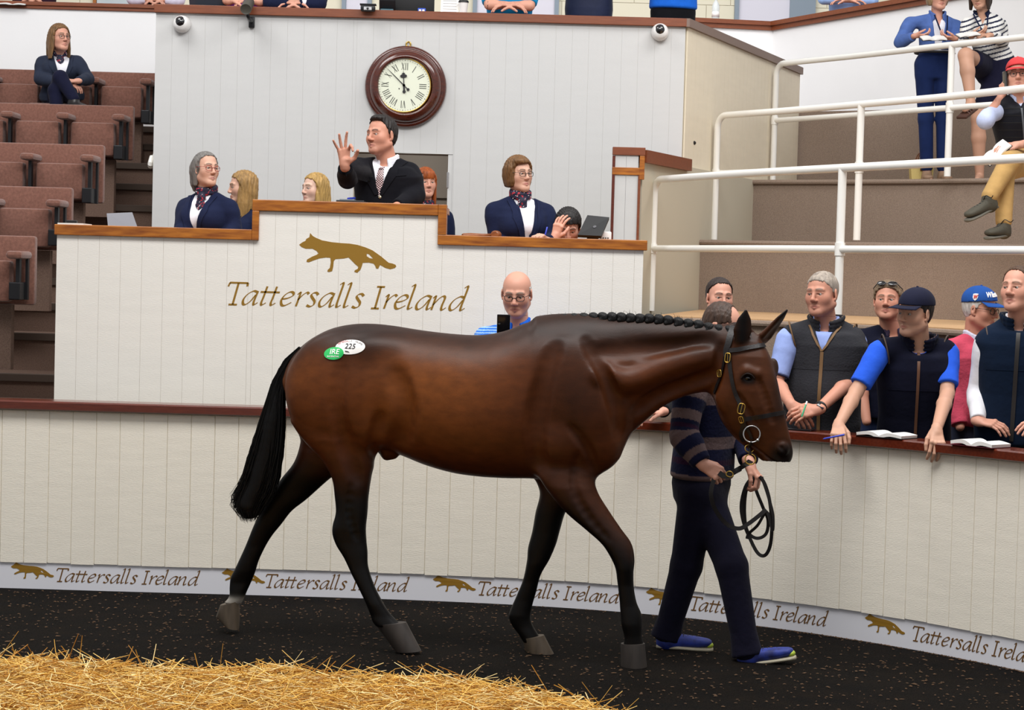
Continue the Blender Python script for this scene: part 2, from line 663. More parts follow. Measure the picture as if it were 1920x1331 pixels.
# five repeats: fox nose pixel, text start/end pixel
K = 0.00                                                # set below
for (uf, ut) in ((22, 108), (415, 500), (811, 896), (1211, 1296), (1622, 1712)):
    def s_at(u):
        v = np.interp(u, [p[0] for p in _pts], [p[1] for p in _pts]) - 25
        best = min(np.linspace(0.2, SEND, 900), key=lambda q: abs(PX(WC(q, 0.004, 0.07))[0] - u))
        return float(best)
    sf, st = s_at(uf), s_at(ut)
    kf = 0.243 / 714
    slab(FV, FF, lambda x, y, d: WC(sf + x * kf, 0.0036 + d, 0.056 + y * kf), 'fox_emblem', M_gold, ban)
    kt = 0.805 / 1760
    slab(TV, TF, lambda x, y, d: WC(st + (x - 75) * kt, 0.0036 + d, 0.046 + y * kt), 'lettering', M_goldd, ban)

# scattered light chips on the rubber: too small and many to count
rg = np.random.default_rng(5)
NCH = 3600
cv, cf = [], []
for i in range(NCH):
    x = rg.uniform(-3.2, 3.2)
    y = min(rg.uniform(8.9, 11.5), float(np.interp(x, _xs, _ys)) - 0.05)
    s = rg.uniform(0.003, 0.009) * (1.6 if rg.random() < 0.06 else 1)
    a = rg.uniform(0, 6.28)
    ca, sa = math.cos(a), math.sin(a)
    l, w = s, s * rg.uniform(0.3, 0.7)
    k = len(cv)
    z = 0.002 + rg.uniform(0, 0.004)
    for (p, q, h) in ((-l, -w, 0), (l, -w, 0), (l, w, 0), (-l, w, 0), (0, 0, rg.uniform(0.002, 0.005))):
        cv.append((x + ca * p - sa * q, y + sa * p + ca * q, z + h))
    cf += [(k, k + 1, k + 4), (k + 1, k + 2, k + 4), (k + 2, k + 3, k + 4), (k + 3, k, k + 4)]
M_chip = mat('wood_chip', srgb(104, 74, 44), 0.9, var=0.5, vscale=9, col2=srgb(34, 24, 18))
tag(mesh_obj('wood_chips', cv, cf, M_chip), 'tiny pale wood chips strewn over the black ring floor', 'wood chips', kind='stuff')

# ------------------------------------------------------------------ rostrum
YR = 12.3


def RX(u, v=440, Y=YR):
    return P(u, v, Y).x


ZL, ZC = 2.058, 2.236
xl, xa, xb, xr = RX(107, 425), RX(486, 425), RX(821, 430), RX(1207, 460)
xa0, xb0 = RX(473, 425), RX(837, 430)
ros = empty('auctioneer_rostrum', ((xl + xr) / 2, YR + 0.3, 0))
tag(ros, 'white boarded auctioneer rostrum with stepped golden wood rail and gold fox sign', 'rostrum')
MB().box(xl, YR + 0.0025, 0, xr, YR + 0.05, ZL - 0.055).box(xa - 0.037, YR + 0.0026, ZL - 0.06, xb0 - 0.003, YR + 0.0499, ZC - 0.06).build('carcass', M_groove, ros)
BR = 0.1265
x = xl
while x < xr - 0.02:
    x2 = min(x + BR, xr)
    for xc in (xa - 0.03, xb + 0.03):
        if x + 0.004 < xc < x2 - 0.004:
            x2 = xc
    if x2 <= xa - 0.02 or x >= xb + 0.02:
        top = ZL - 0.06
    else:
        top = ZC - 0.07
    MB().box(x + 0.0006, YR, 0.0, x2 - 0.0006, YR + 0.0024, top).build('board', M_warm, ros)
    x = x2


def rail_piece(name, x0, x1, z1, hh, m=M_wood):
    MB().box(x0, YR - 0.022, z1 - hh, x1, YR + 0.14, z1, 0.004).build(name, m, ros)


rail_piece('wood_rail', xl - 0.012, xa - 0.0405, ZL, 0.062)
rail_piece('wood_rail', xa0 + 0.0005, xb - 0.0005 + 0.0, ZC, 0.066)
rail_piece('wood_rail', xb + 0.0005, xr + 0.02, ZL, 0.06)
MB().box(xa - 0.04, YR - 0.024, ZL - 0.062, xa, YR + 0.14, ZC - 0.0665, 0.003).build('wood_rail_post', M_wood, ros)
MB().box(xb, YR - 0.024, ZL + 0.0005, xb0 - 0.0005, YR + 0.14, ZC, 0.003).build('wood_rail_post', M_wood, ros)
# desk tops behind the rail and the platform
MB().box(xl + 0.02, YR + 0.14, ZL - 0.04, xa - 0.05, YR + 0.62, ZL - 0.012).box(xa0, YR + 0.14, ZC - 0.05, xb0, YR + 0.5, ZC - 0.014) \
    .box(xb0 + 0.01, YR + 0.14, ZL - 0.04, xr - 0.02, YR + 0.62, ZL - 0.012).build('desk_top', M_wood, ros)
XS = -2.75
MB().box(xl + 0.001, YR + 0.051, 0, xl + 0.03, 15.99, 1.9).build('side_panel', M_warm, ros)
MB().box(xl + 0.04, YR + 0.06, 0.0, xr - 0.02, 15.98, 0.93).build('platform', M_carpet_d, ros)
# sign
kt = (RX(877, 570) - RX(427, 540)) / 1757
xs0, zs0 = RX(427, 540), P(660, 577, YR).z
slab(TV, TF, lambda x, y, d: Vector((xs0 + (x - 72) * kt, YR - d, zs0 + y * kt)), 'lettering', M_gold, ros)
kf = (RX(743, 500) - RX(561, 460)) / 714
xf0, zf0 = RX(561, 460), P(655, 511, YR).z
slab(FV, FF, lambda x, y, d: Vector((xf0 + x * kf, YR - d, zf0 + y * kf)), 'fox_emblem', M_gold, ros)

# ------------------------------------------------------------------ white boarded box behind (with clock and doorway)
YB = 16.0
bxl, bxr = RX(288.5, 230, YB), RX(1282, 170, YB)
zbt, zbb = P(790, 37, YB).z, P(1278, 311, YB).z
dxl, dxr = RX(664, 290, YB), RX(851, 290, YB)
dzt = P(760, 287, YB).z
wb = MB()
wb.box(bxl, YB + 0.002, 0.93, dxl, YB + 0.1, zbt).box(dxr, YB + 0.002, 0.93, bxr, YB + 0.1, zbt).box(dxl, YB + 0.002, dzt, dxr, YB + 0.1, zbt)
wall_back = wb.build('wall_back', M_groove)
tag(wall_back, 'tall white boarded front of the gallery box behind the rostrum', kind='structure')
x = bxl
BB = 0.1265
while x < bxr - 0.01:
    x2 = min(x + BB, bxr)
    for xc in (dxl, dxr):
        if x + 0.004 < xc < x2 - 0.004:
            x2 = xc
    zb = 0.93
    if x2 > dxl + 0.01 and x < dxr - 0.01:
        zb = dzt
    MB().box(x + 0.0004, YB, zb, x2 - 0.0004, YB + 0.0019, zbt).build('board', M_white, wall_back)
    x = x2
MB().box(bxl - 0.01, YB - 0.035, zbt - 0.002, bxr + 0.005, YB + 0.16, zbt + 0.062, 0.004).build('wood_rail', M_brownwood, wall_back)
# left return of the box
wl2 = MB().box(bxl, YB + 0.1, 0.3, bxl + 0.08, 18.3, zbt).build('wall_side', M_white)
tag(wl2, 'white return wall of the box beside the stairs', kind='structure')
# right return of the box, receding
E0 = Vector((bxr, YB, 0))
E1 = P(1497, 130, 19.45)
dv = Vector((E1.x - E0.x, E1.y - E0.y, 0))
LW = dv.length
dv.normalize()
nv = Vector((dv.y, -dv.x, 0))                           # facing right / the terraces


def wall_boards(name, label, a, length, z0, z1, m, off, bw=0.12, backing=M_groove, zf=None):
    a = Vector(a)
    c = a + dv * (length / 2)
    w = MB().obox((c.x - nv.x * 0.03, c.y - nv.y * 0.03, (z0 + z1) / 2), dv, nv, (0, 0, 1), length / 2, 0.03, (z1 - z0) / 2).build(name, backing)
    tag(w, label, kind='structure')
    s = 0.0
    while s < length - 0.01:
        s2 = min(s + bw, length)
        c = a + dv * ((s + s2) / 2)
        zz0 = z0
        MB().obox((c.x + nv.x * off, c.y + nv.y * off, (zz0 + z1) / 2), dv, nv, (0, 0, 1), (s2 - s) / 2 - 0.0012, 0.006, (z1 - zz0) / 2).build('board', m, w)
        s = s2
    return w


wr = wall_boards('wall_right', 'beige boarded side of the gallery box above the terraces', E0 + dv * 0.02, LW, zbb, zbt, M_beige, 0.008)
c = E0 + dv * (LW / 2)
MB().obox((c.x + nv.x * 0.0, c.y + nv.y * 0.0, zbt + 0.03), dv, nv, (0, 0, 1), LW / 2 + 0.03, 0.04, 0.032).build('wood_rail', mat('grey_brown_rail', srgb(128, 108, 98), 0.6), wr)
# underside of the box overhang
# lower beige wall with parapet (rostrum's right return)
Q0 = P(1204, 283, 14.93)
Q0 = Vector((Q0.x, Q0.y, 0))
zq = P(1204, 281, 14.93).z
lq = (E0 - Q0).dot(dv)
lower = wall_boards('wall_terrace', 'beige boarded wall between rostrum and carpeted terraces', Q0 + dv * 0.02, lq - 0.04 + LW + 0.2, 0.0, zbb - 0.004, M_beige, -0.05)
A0 = Vector((xr - 0.004, YR + 0.052, 0))
_d0, _n0 = dv, nv
dv = Vector((Q0.x - A0.x, Q0.y - A0.y, 0))
_l0 = dv.length
dv = dv.normalized()
nv = Vector((dv.y, -dv.x, 0))
wall_boards('wall_corner', 'beige boarded return of the rostrum beside the lowest terrace', A0, _l0, 0.0, ZL - 0.07, M_beige, -0.012)
dv, nv = _d0, _n0
par = wall_boards('wall_parapet', 'beige parapet wall with wooden top at the right of the rostrum', Q0, lq - 0.02, zbb - 0.03, zq - 0.09, M_beige, -0.02)
q1 = Q0 + dv * (lq + 0.01)
cc = (Q0 + q1) / 2
MB().obox((cc.x - nv.x * 0.02, cc.y - nv.y * 0.02, zq - 0.045), dv, nv, (0, 0, 1), (q1 - Q0).length / 2, 0.06, 0.045).build('wood_rail', M_brownwood, par)
# white end panel with its wooden frame (front of the parapet)
px0, px1 = RX(1148, 300, 14.93), RX(1200, 300, 14.93)
YP = 14.90
pan = empty('parapet_end_panel', ((px0 + px1) / 2, YP, 0.93))
tag(pan, 'narrow white panel framed in wood at the right end of the rostrum', 'panel')
zz = lambda v: P(1175, v, YP).z
MB().box(px0 + 0.02, YP + 0.002, 0.93, (px0 + px1) / 2 - 0.001, YP + 0.03, zz(284)).build('board', M_white, pan)
MB().box((px0 + px1) / 2 + 0.001, YP + 0.002, 0.93, px1 - 0.012, YP + 0.03, zz(284)).build('board', M_white, pan)
MB().box(px0, YP - 0.012, zz(291), px1 + 0.035, YP + 0.05, zz(276), 0.003).build('top_rail', M_brownwood, pan)
MB().box(px0, YP - 0.01, zz(328), px1 + 0.0, YP + 0.02, zz(314), 0.003).build('middle_rail', M_wood, pan)
MB().box(px1 - 0.004, YP - 0.012, zz(336), px1 + 0.032, YP + 0.03, zz(291) - 0.001, 0.003).build('frame_post', M_wood, pan)
MB().box(px0, YP - 0.008, 0.93, px0 + 0.02, YP + 0.03, zz(292)).build('frame_strip', M_redwood, pan)
MB().box(px1 - 0.012, YP - 0.008, 0.93, px1 + 0.006, YP + 0.03, zz(328) - 0.001).build('frame_strip', M_brownwood, pan)

# doorway in the box
door = empty('door_1', ((dxl + dxr) / 2, YB + 0.1, 0.93))
_l = bpy.data.lights.new('room_fill_light', 'POINT')  # unseen point light, added to brighten the room behind the doorway
_l.energy, _l.shadow_soft_size = 34, .15
_lo = bpy.data.objects.new('room_fill_light', _l)
COL.objects.link(_lo)
_lo.location = ((dxl + dxr) / 2, YB + 0.8, dzt + 0.1)
tag(door, 'open doorway behind the auctioneer with dark room beyond', kind='structure')
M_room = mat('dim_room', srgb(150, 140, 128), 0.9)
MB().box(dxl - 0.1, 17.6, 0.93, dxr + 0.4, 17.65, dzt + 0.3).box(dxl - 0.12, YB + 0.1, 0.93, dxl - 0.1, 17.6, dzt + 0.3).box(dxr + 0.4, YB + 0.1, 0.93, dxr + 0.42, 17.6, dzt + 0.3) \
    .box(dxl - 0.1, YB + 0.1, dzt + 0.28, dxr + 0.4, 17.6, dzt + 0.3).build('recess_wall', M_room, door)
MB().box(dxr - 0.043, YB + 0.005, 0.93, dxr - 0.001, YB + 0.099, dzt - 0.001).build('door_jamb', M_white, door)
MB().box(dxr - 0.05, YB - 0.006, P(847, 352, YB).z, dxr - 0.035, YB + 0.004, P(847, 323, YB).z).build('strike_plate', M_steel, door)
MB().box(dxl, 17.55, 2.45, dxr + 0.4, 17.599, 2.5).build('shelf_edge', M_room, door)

# ------------------------------------------------------------------ left gallery wall + stairs
YLW = 18.3
zlt = P(150, 19, YLW).z
wl = MB().box(-8, YLW, 0.3, bxl + 0.08, YLW + 0.15, zlt).build('wall_left', M_wallw)
tag(wl, 'plain white gallery wall behind the raked seats', kind='structure')
MB().box(-8, YLW - 0.02, zlt, bxl + 0.2, YLW + 0.2, zlt + 0.03, 0.004).box(-8, YLW - 0.035, zlt + 0.028, bxl + 0.2, YLW + 0.2, zlt + 0.062, 0.004).build('wood_rail', M_brownwood, wl)
STEPS = [(237, 18.2), (270, 17.8), (306, 17.4), (345, 17.0), (385, 16.6), (428, 16.2), (473, 15.8), (521, 15.4), (568, 15.0), (625, 14.6), (702, 14.1)]
st = empty('staircase', (XS - 0.6, 16, 0))
tag(st, 'dark carpeted stair beside the raked seating with dark nosings', kind='structure')
zprev = 0.75
for i, (v, Y) in list(enumerate(STEPS))[::-1]:
    u = 270 if Y > 16.3 else 80
    z = P(u, v, Y).z
    yb = STEPS[i - 1][1] if i else 18.29
    sp = MB().box(-5.2, Y + 0.012, 0.0, XS, yb + 0.012, z - 0.002).build('step', M_carpet_d, st)
    MB().box(-5.2, Y - 0.012, z - 0.052, XS, Y + 0.055, z + 0.001, 0.004).build('nosing', M_nosing, sp)
MB().box(-5.2, 13.5, 0.0, XS, 14.1, 0.9).build('step', M_carpet_d, st)
MB().tube(catmull([(bxl - 0.02, YB - 0.02 + 0.1, P(285, 315, YB).z + 0.09), (bxl - 0.03, YB + 0.06, P(285, 308, YB).z), (bxl - 0.035, YB + 0.3, P(285, 300, YB).z + 0.05), (bxl - 0.04, YB + 1.8, P(285, 300, YB).z + 0.8)], 6), 0.022).build('stair_handrail', M_rail, st)
MB().tube(catmull([(xl - 0.0, YR + 0.25, P(100, 655, YR).z), (xl - 0.028, YR + 0.22, P(100, 645, YR).z), (xl - 0.03, YR + 0.7, P(100, 600, YR).z), (xl - 0.03, YR + 2.0, 2.0)], 6), 0.02).build('stair_handrail', M_rail, st)

# raked seat rows
ROWS = [(135, 288, 165, 233), (197, 241, 232, 300), (270, 187, 308, 381), (350, 129, 392, 460), (441, 62, 488, 560)]
XE = -3.05
rowname = ['top', 'second', 'third', 'fourth', 'fifth', 'sixth']
SEATY = []
for i, (vt, ue, vp, vbr) in enumerate(ROWS):
    Y = XE * FPX / (ue - 960.0)
    xe = XE
    zt = P(ue - 60, vt, Y).z
    zp = P(ue - 60, vp, Y).z
    zbk = P(ue - 60, vbr, Y).z
    SEATY.append((Y, zt, zp, zbk))
    row = empty('seat_row', (xe - 1.2, Y, zbk))
    tag(row, '%s row from the top of the raked brown tip-up seats' % rowname[i], 'seats', 'rows of raked tip-up seats')
    x0 = -6.0
    MB().box(x0, Y, zp - 0.28, xe, Y + 0.07, zt, 0.018).build('backrest', M_seat, row, smooth=True, angle=0.6)
    x = xe - 0.062
    while x > x0 + 0.5:
        # armrest with post and bracket
        a = MB().box(x - 0.055, Y - 0.30, zp + 0.012, x + 0.05, Y - 0.015, zp + 0.062, 0.022).build('armrest', M_seat, row, smooth=True, angle=0.7)
        sm = MB().box(x - 0.012, Y - 0.20, zbk, x + 0.012, Y - 0.15, zp + 0.02)
        if x > xe - 0.1:
            sm.box(x + 0.02, Y - 0.08, zbk, x + 0.036, Y - 0.04, zp + 0.02).box(x - 0.05, Y - 0.22, zbk, x + 0.02, Y - 0.06, zbk + 0.11, 0.006).box(x - 0.10, Y - 0.12, zbk + 0.075, x, Y - 0.09, zbk + 0.10)
        sm.build('support', M_blackm, a)
        if x - 0.43 > x0:
            MB().box(x - 0.402, Y - 0.16, zp - 0.26, x - 0.058, Y - 0.045, zp, 0.02).build('seat', M_seat, row, smooth=True, angle=0.6)
        x -= 0.435
    MB().box(x0, Y - 0.02, zbk - 0.45, xe - 0.14, Y + 0.06, zp - 0.282).build('seat_base', M_carpet_d, row)

# ------------------------------------------------------------------ right terraces
def WL(Y, o=0.0):
    t = (Y - E0.y) / dv.y
    return Vector((E0.x + dv.x * t + nv.x * o, Y, 0))


def left_end(u):
    for Y in np.linspace(15, 21, 1200):
        if PX(WL(Y) + Vector((0, 0, 2.2)))[0] > u:
            return WL(Y)


def line_y(z, pts):
    """horizontal edge at height z through pixels -> world points"""
    return [Vector(G(u, v, z)) for u, v in pts]


T1l, T2l, T3l = left_end(1308), left_end(1404), left_end(1492)
z1 = P(1303, 582, T1l.y).z
z2 = P(1312, 450, T1l.y).z
z3 = P(1406, 338, T2l.y).z
z4 = P(1494, 210, T3l.y).z
TDIR = 1.5                                              # terraces turn towards the camera on the right
def edge(start, length=4.6, n=14, turn=0.55):
    pts = []
    p = Vector((start.x - 0.1, start.y + 0.0, 0))
    a = math.radians(-31)
    for i in range(n + 1):
        pts.append(p.copy())
        p = p + Vector((math.cos(a), math.sin(a), 0)) * (length / n)
        a -= math.radians(34) / n
    return pts


def terrace(name_label, front, back, z0, z1, over=0.03):
    """solid step between a front edge polyline and a back polyline"""
    n = len(front)
    vs, fs = [], []
    for a, b in zip(front, back):
        vs += [(a.x, a.y, z0), (a.x, a.y, z1), (b.x, b.y, z1), (b.x, b.y, z0)]
    for i in range(n - 1):
        for j in range(4):
            l = (j + 1) % 4
            fs.append((4 * i + j, 4 * i + l, 4 * i + 4 + l, 4 * i + 4 + j))
    fs += [(0, 1, 2, 3), tuple(4 * (n - 1) + j for j in (3, 2, 1, 0))]
    b = MB()
    b.add(vs, fs)
    return b


e2, e3, e4 = edge(T1l), edge(T2l), edge(T3l)
ew = [p + Vector((1.6, 2.4, 0)) for p in e4]
e1 = [Vector((-0.2 + 0.33 * i, 0, 0)) for i in range(15)]
# front edge of lowest terrace follows the ring wall at a distance
e1 = catmull([G(u, v, z1) for u, v in ((1216, 594), (1400, 600), (1594, 608), (1770, 617), (1920, 628), (2110, 645), (2400, 672))], 2)
e1 = [Vector((p.x, p.y, 0)) for p in e1]
while len(e1) < 15:
    e1.append(e1[-1] + (e1[-1] - e1[-2]))
e1 = e1[:15]
tb = empty('terrace', (2.5, 14, 0))
tag(tb, 'brown carpeted standing terraces rising to the right', kind='structure')
M_tread = mat('lit_tread_carpet', srgb(196, 160, 122), 0.98, bump=0.8, bscale=420, var=0.12, vscale=120, spec=0.05)  # carpet made paler: overhead light on the lowest tread is put into its colour
terrace('', e1, [p + Vector((0.25, 0.4, 0)) for p in e2], 0.0, z1).build('terrace_step', M_carpet, tb)
terrace('', [p + Vector((0.02, -0.0, 0)) for p in e1], [p + Vector((0.2, 0.3, 0)) for p in e2], z1 + 0.0005, z1 + 0.008).build('tread', M_tread, tb)
terrace('', e2, [p + Vector((0.25, 0.4, 0)) for p in e3], 0.0, z2).build('terrace_step', M_carpet, tb)
terrace('', e3, [p + Vector((0.25, 0.4, 0)) for p in e4], 0.0, z3).build('terrace_step', M_carpet, tb)
terrace('', e4, ew, 0.0, z4).build('terrace_step', M_carpet, tb)
for e, z in ((e2, z2), (e3, z3), (e1, z1)):
    MB().tube([Vector((p.x - 0.012, p.y - 0.014, z - 0.018)) for p in e[0:]], 0.02, 8).build('nosing', M_carpet, tb)

# right gallery wall (white, high), with wooden rail
ZG = 4.75
wgp = [G(1250, 31, ZG), G(1450, 41, ZG), G(1700, -3, ZG), G(1920, -42, ZG), G(2150, -85, ZG)]
vs, fs = [], []
for p in wgp:
    vs += [(p.x, p.y, 0), (p.x, p.y, ZG - 0.1), (p.x + 0.2, p.y + 0.25, ZG - 0.1), (p.x + 0.2, p.y + 0.25, 0)]
for i in range(len(wgp) - 1):
    for j in range(4):
        l = (j + 1) % 4
        fs.append((4 * i + j, 4 * i + l, 4 * i + 4 + l, 4 * i + 4 + j))
b = MB()
b.add(vs, fs)
wgr = b.build('wall_gallery', M_wallw)
tag(wgr, 'plain white gallery wall above the terraces', kind='structure')
vs, fs = [], []
for p in wgp:
    for (o, z) in ((-0.03, -0.10), (-0.03, -0.05), (-0.055, -0.048), (-0.055, 0), (0.3, 0), (0.3, -0.1)):
        vs.append((p.x + o * 0.7, p.y + o, ZG + z))
for i in range(len(wgp) - 1):
    for j in range(6):
        l = (j + 1) % 6
        fs.append((6 * i + j, 6 * i + l, 6 * i + 6 + l, 6 * i + 6 + j))
b = MB()
b.add(vs, fs)
b.build('wood_rail', M_brownwood, wgr)

# far back wall of the gallery: cream blocks, frames, pale panels
YG = 26.0
wg = MB().box(-11, YG, 0, 11, YG + 0.2, 8.5).build('wall_far', M_groove)
tag(wg, 'cream block wall at the back of the gallery', kind='structure')
u0, bwid = -10, None
zz0 = P(960, 26, YG).z - 0.5
x = -10.9
while x < 10.5:
    for k in range(6):
        xo = 0.3 if k % 2 else 0.0
        MB().box(x + xo + 0.003, YG - 0.012, zz0 + k * 0.225 + 0.003, x + xo + 0.595, YG - 0.0005, zz0 + k * 0.225 + 0.222).build('block', M_block, wg)
    x += 0.6


def back_panel(u0, u1, name, m, y0=YG - 0.05, y1=YG - 0.0125):
    return MB().box(P(u0, 0, YG).x, y0, zz0 - 0.6, P(u1, 0, YG).x, y1, 7.5)


for k, (u0, u1, fr) in enumerate([(183, 262, 'b'), (650, 690, 'f'), (895, 1040, 'f'), (1385, 1520, 'f')]):
    if fr == 'b':
        d = back_panel(u0, u1, '', None).build('window_%d' % (k + 1), mat('grey_photo_panel', srgb(170, 184, 192), 0.4, var=0.3, vscale=1.5, col2=srgb(214, 218, 220)))
        tag(d, 'grey picture window on the back wall of the gallery', kind='structure')
        back_panel(u0 - 7, u0 - 1, '', None, YG - 0.06).build('frame', M_wood, d)
    else:
        d = back_panel(u0, u1, '', None).build('window_%d' % (k + 1), M_lil)
        tag(d, 'pale lilac pane in grey-blue frame on the gallery back wall', kind='structure')
        back_panel(u0 - 8, u0, '', None, YG - 0.09).build('frame', M_greyf, d)
        back_panel(u1 - (0 if k != 3 else 40), u1 + 8, '', None, YG - 0.09).build('frame', M_greyf, d)
gf = MB().prism([(bxl + 0.1, YB + 0.11, zbt - 0.95), (bxr - 0.12, YB + 0.11, zbt - 0.95), (E1.x - 0.12, E1.y, zbt - 0.95), (E1.x - 0.1, YG - 0.06, zbt - 0.95), (bxl + 0.1, YG - 0.06, zbt - 0.95)], (0, 0, 0.05)) \
    .box(-8, YLW + 0.21, zbt - 0.95, bxl + 0.09, YG - 0.06, zbt - 0.9).build('floor_gallery', M_carpet_d)
tag(gf, 'gallery floor behind the white box front', kind='structure')

# ------------------------------------------------------------------ white tube rails on the terraces
def handrail(label, Y_l, top, mid, posts, foot, rdia=0.021):
    """top/mid: pixel polylines with depths; posts: (u, vtop, Y)"""
    h = empty('handrail', (2.2, Y_l, foot))
    tag(h, label, 'handrail', 'white tube rails on the terraces')
    tp = [P(*q) for q in top]
    MB().tube(tp, rdia, 12).build('top_rail', M_rail, h, smooth=True, angle=0.8)
    mp = [P(*q) for q in mid]
    MB().tube(mp, rdia, 12).build('middle_rail', M_rail, h, smooth=True, angle=0.8)
    for (u, v, Y, zf) in posts:
        a = P(u, v, Y)
        # the post leans a hair in the photo only through the camera roll: true vertical here
        MB().tube([(a.x, a.y, a.z - 0.01), (a.x, a.y, zf)], rdia, 12).build('post', M_rail, h, smooth=True, angle=0.8)
        for (mu, mv, mY) in mid:
            pass
    return h


def hr_depth(u_ref, Y_ref, v_ref, pix):
    """depth of pixels lying on one level rail"""
    z = P(u_ref, v_ref, Y_ref).z
    return [(u, v, G(u, v, z).y) for u, v in pix]


def bend_rail(label, ref, toppix, midpix, postpix, zf, corner):
    z = P(*ref).z
    out = []
    for u, v in toppix:
        g = G(u, v, z)
        out.append(g)
    lp = out[0]
    h = empty('handrail', (out[len(out) // 2].x, out[len(out) // 2].y, zf))
    tag(h, label, 'handrail', 'white tube rails on the terraces')
    d = (out[1] - out[0]).normalized()
    r = 0.10
    bend = [lp + Vector((0, 0, zf - z)), lp + Vector((0, 0, -r))]
    for k in range(1, 6):
        a = math.pi / 2 * k / 6
        bend.append(lp + Vector((0, 0, -r)) + d * (r * (1 - math.cos(a))) + Vector((0, 0, r * math.sin(a))))
    path = bend + [lp + d * r] + catmull(out, 6)[3:]
    MB().tube(path, 0.026, 12).build('top_rail', M_rail, h, smooth=True, angle=0.8)
    zm = G_z_mid = None
    ms = []
    for (u, v), o in zip(midpix, out):
        ms.append(v)
    # middle rail level: height read where it meets the left post
    hz = P(midpix[0][0], midpix[0][1], lp.y).z
    mo = [Vector((o.x, o.y, hz)) for o in out]
    mo[0] = Vector((lp.x, lp.y, hz))
    MB().tube(catmull(mo, 6), 0.024, 12).build('middle_rail', M_rail, h, smooth=True, angle=0.8)
    MB().lathe((lp.x, lp.y, hz), (0, 0, 1), [(0.0, -0.035), (0.032, -0.035), (0.032, 0.035), (0.0, 0.035)], 12).build('clamp', M_rail, h, smooth=True, angle=0.6)
    for (u, v) in postpix:
        # where the top rail passes this pixel column
        best = min(catmull(out, 30), key=lambda q: abs(PX(q)[0] - u))
        MB().tube([(best.x, best.y, z - 0.005), (best.x, best.y, zf)], 0.027, 12).build('post', M_rail, h, smooth=True, angle=0.8)
        MB().lathe((best.x, best.y, hz), (0, 0, 1), [(0.0, -0.04), (0.033, -0.04), (0.033, 0.04), (0.0, 0.04)], 12).build('clamp', M_rail, h, smooth=True, angle=0.6)
    return h


bend_rail('lowest and nearest white tube handrail across the terrace front', (1580, 315, 12.9),
          [(1228, 337), (1400, 325), (1580, 315), (1750, 306), (1935, 296), (2100, 288)], [(1226, 466)], [(1579, 315)], z1 + 0.01, 0)
bend_rail('middle white tube handrail in front of the seated man', (1620, 195, 15.2),
          [(1346, 217), (1480, 207), (1620, 195), (1780, 181), (1935, 164), (2100, 147)], [(1340, 325)], [(1617, 195)], z2 + 0.01, 0)
bend_rail('uppermost white tube handrail with two women standing behind it', (1785, 85, 16.6),
          [(1456, 120), (1620, 103), (1785, 84), (1935, 68), (2060, 55)], [(1450, 226)], [(1783, 85)], z3 + 0.01, 0)
# ================================================================== SDF MODELLING (numpy, surface nets)
def smin(a, b, k):
    if k <= 0:
        return np.minimum(a, b)
    h = np.maximum(k - np.abs(a - b), 0) / k
    return np.minimum(a, b) - h * h * (k * 0.25)


def smax(a, b, k):
    return -smin(-a, -b, k)


def V3(p):
    return np.array([p[0], p[1], p[2]], dtype=np.float32)


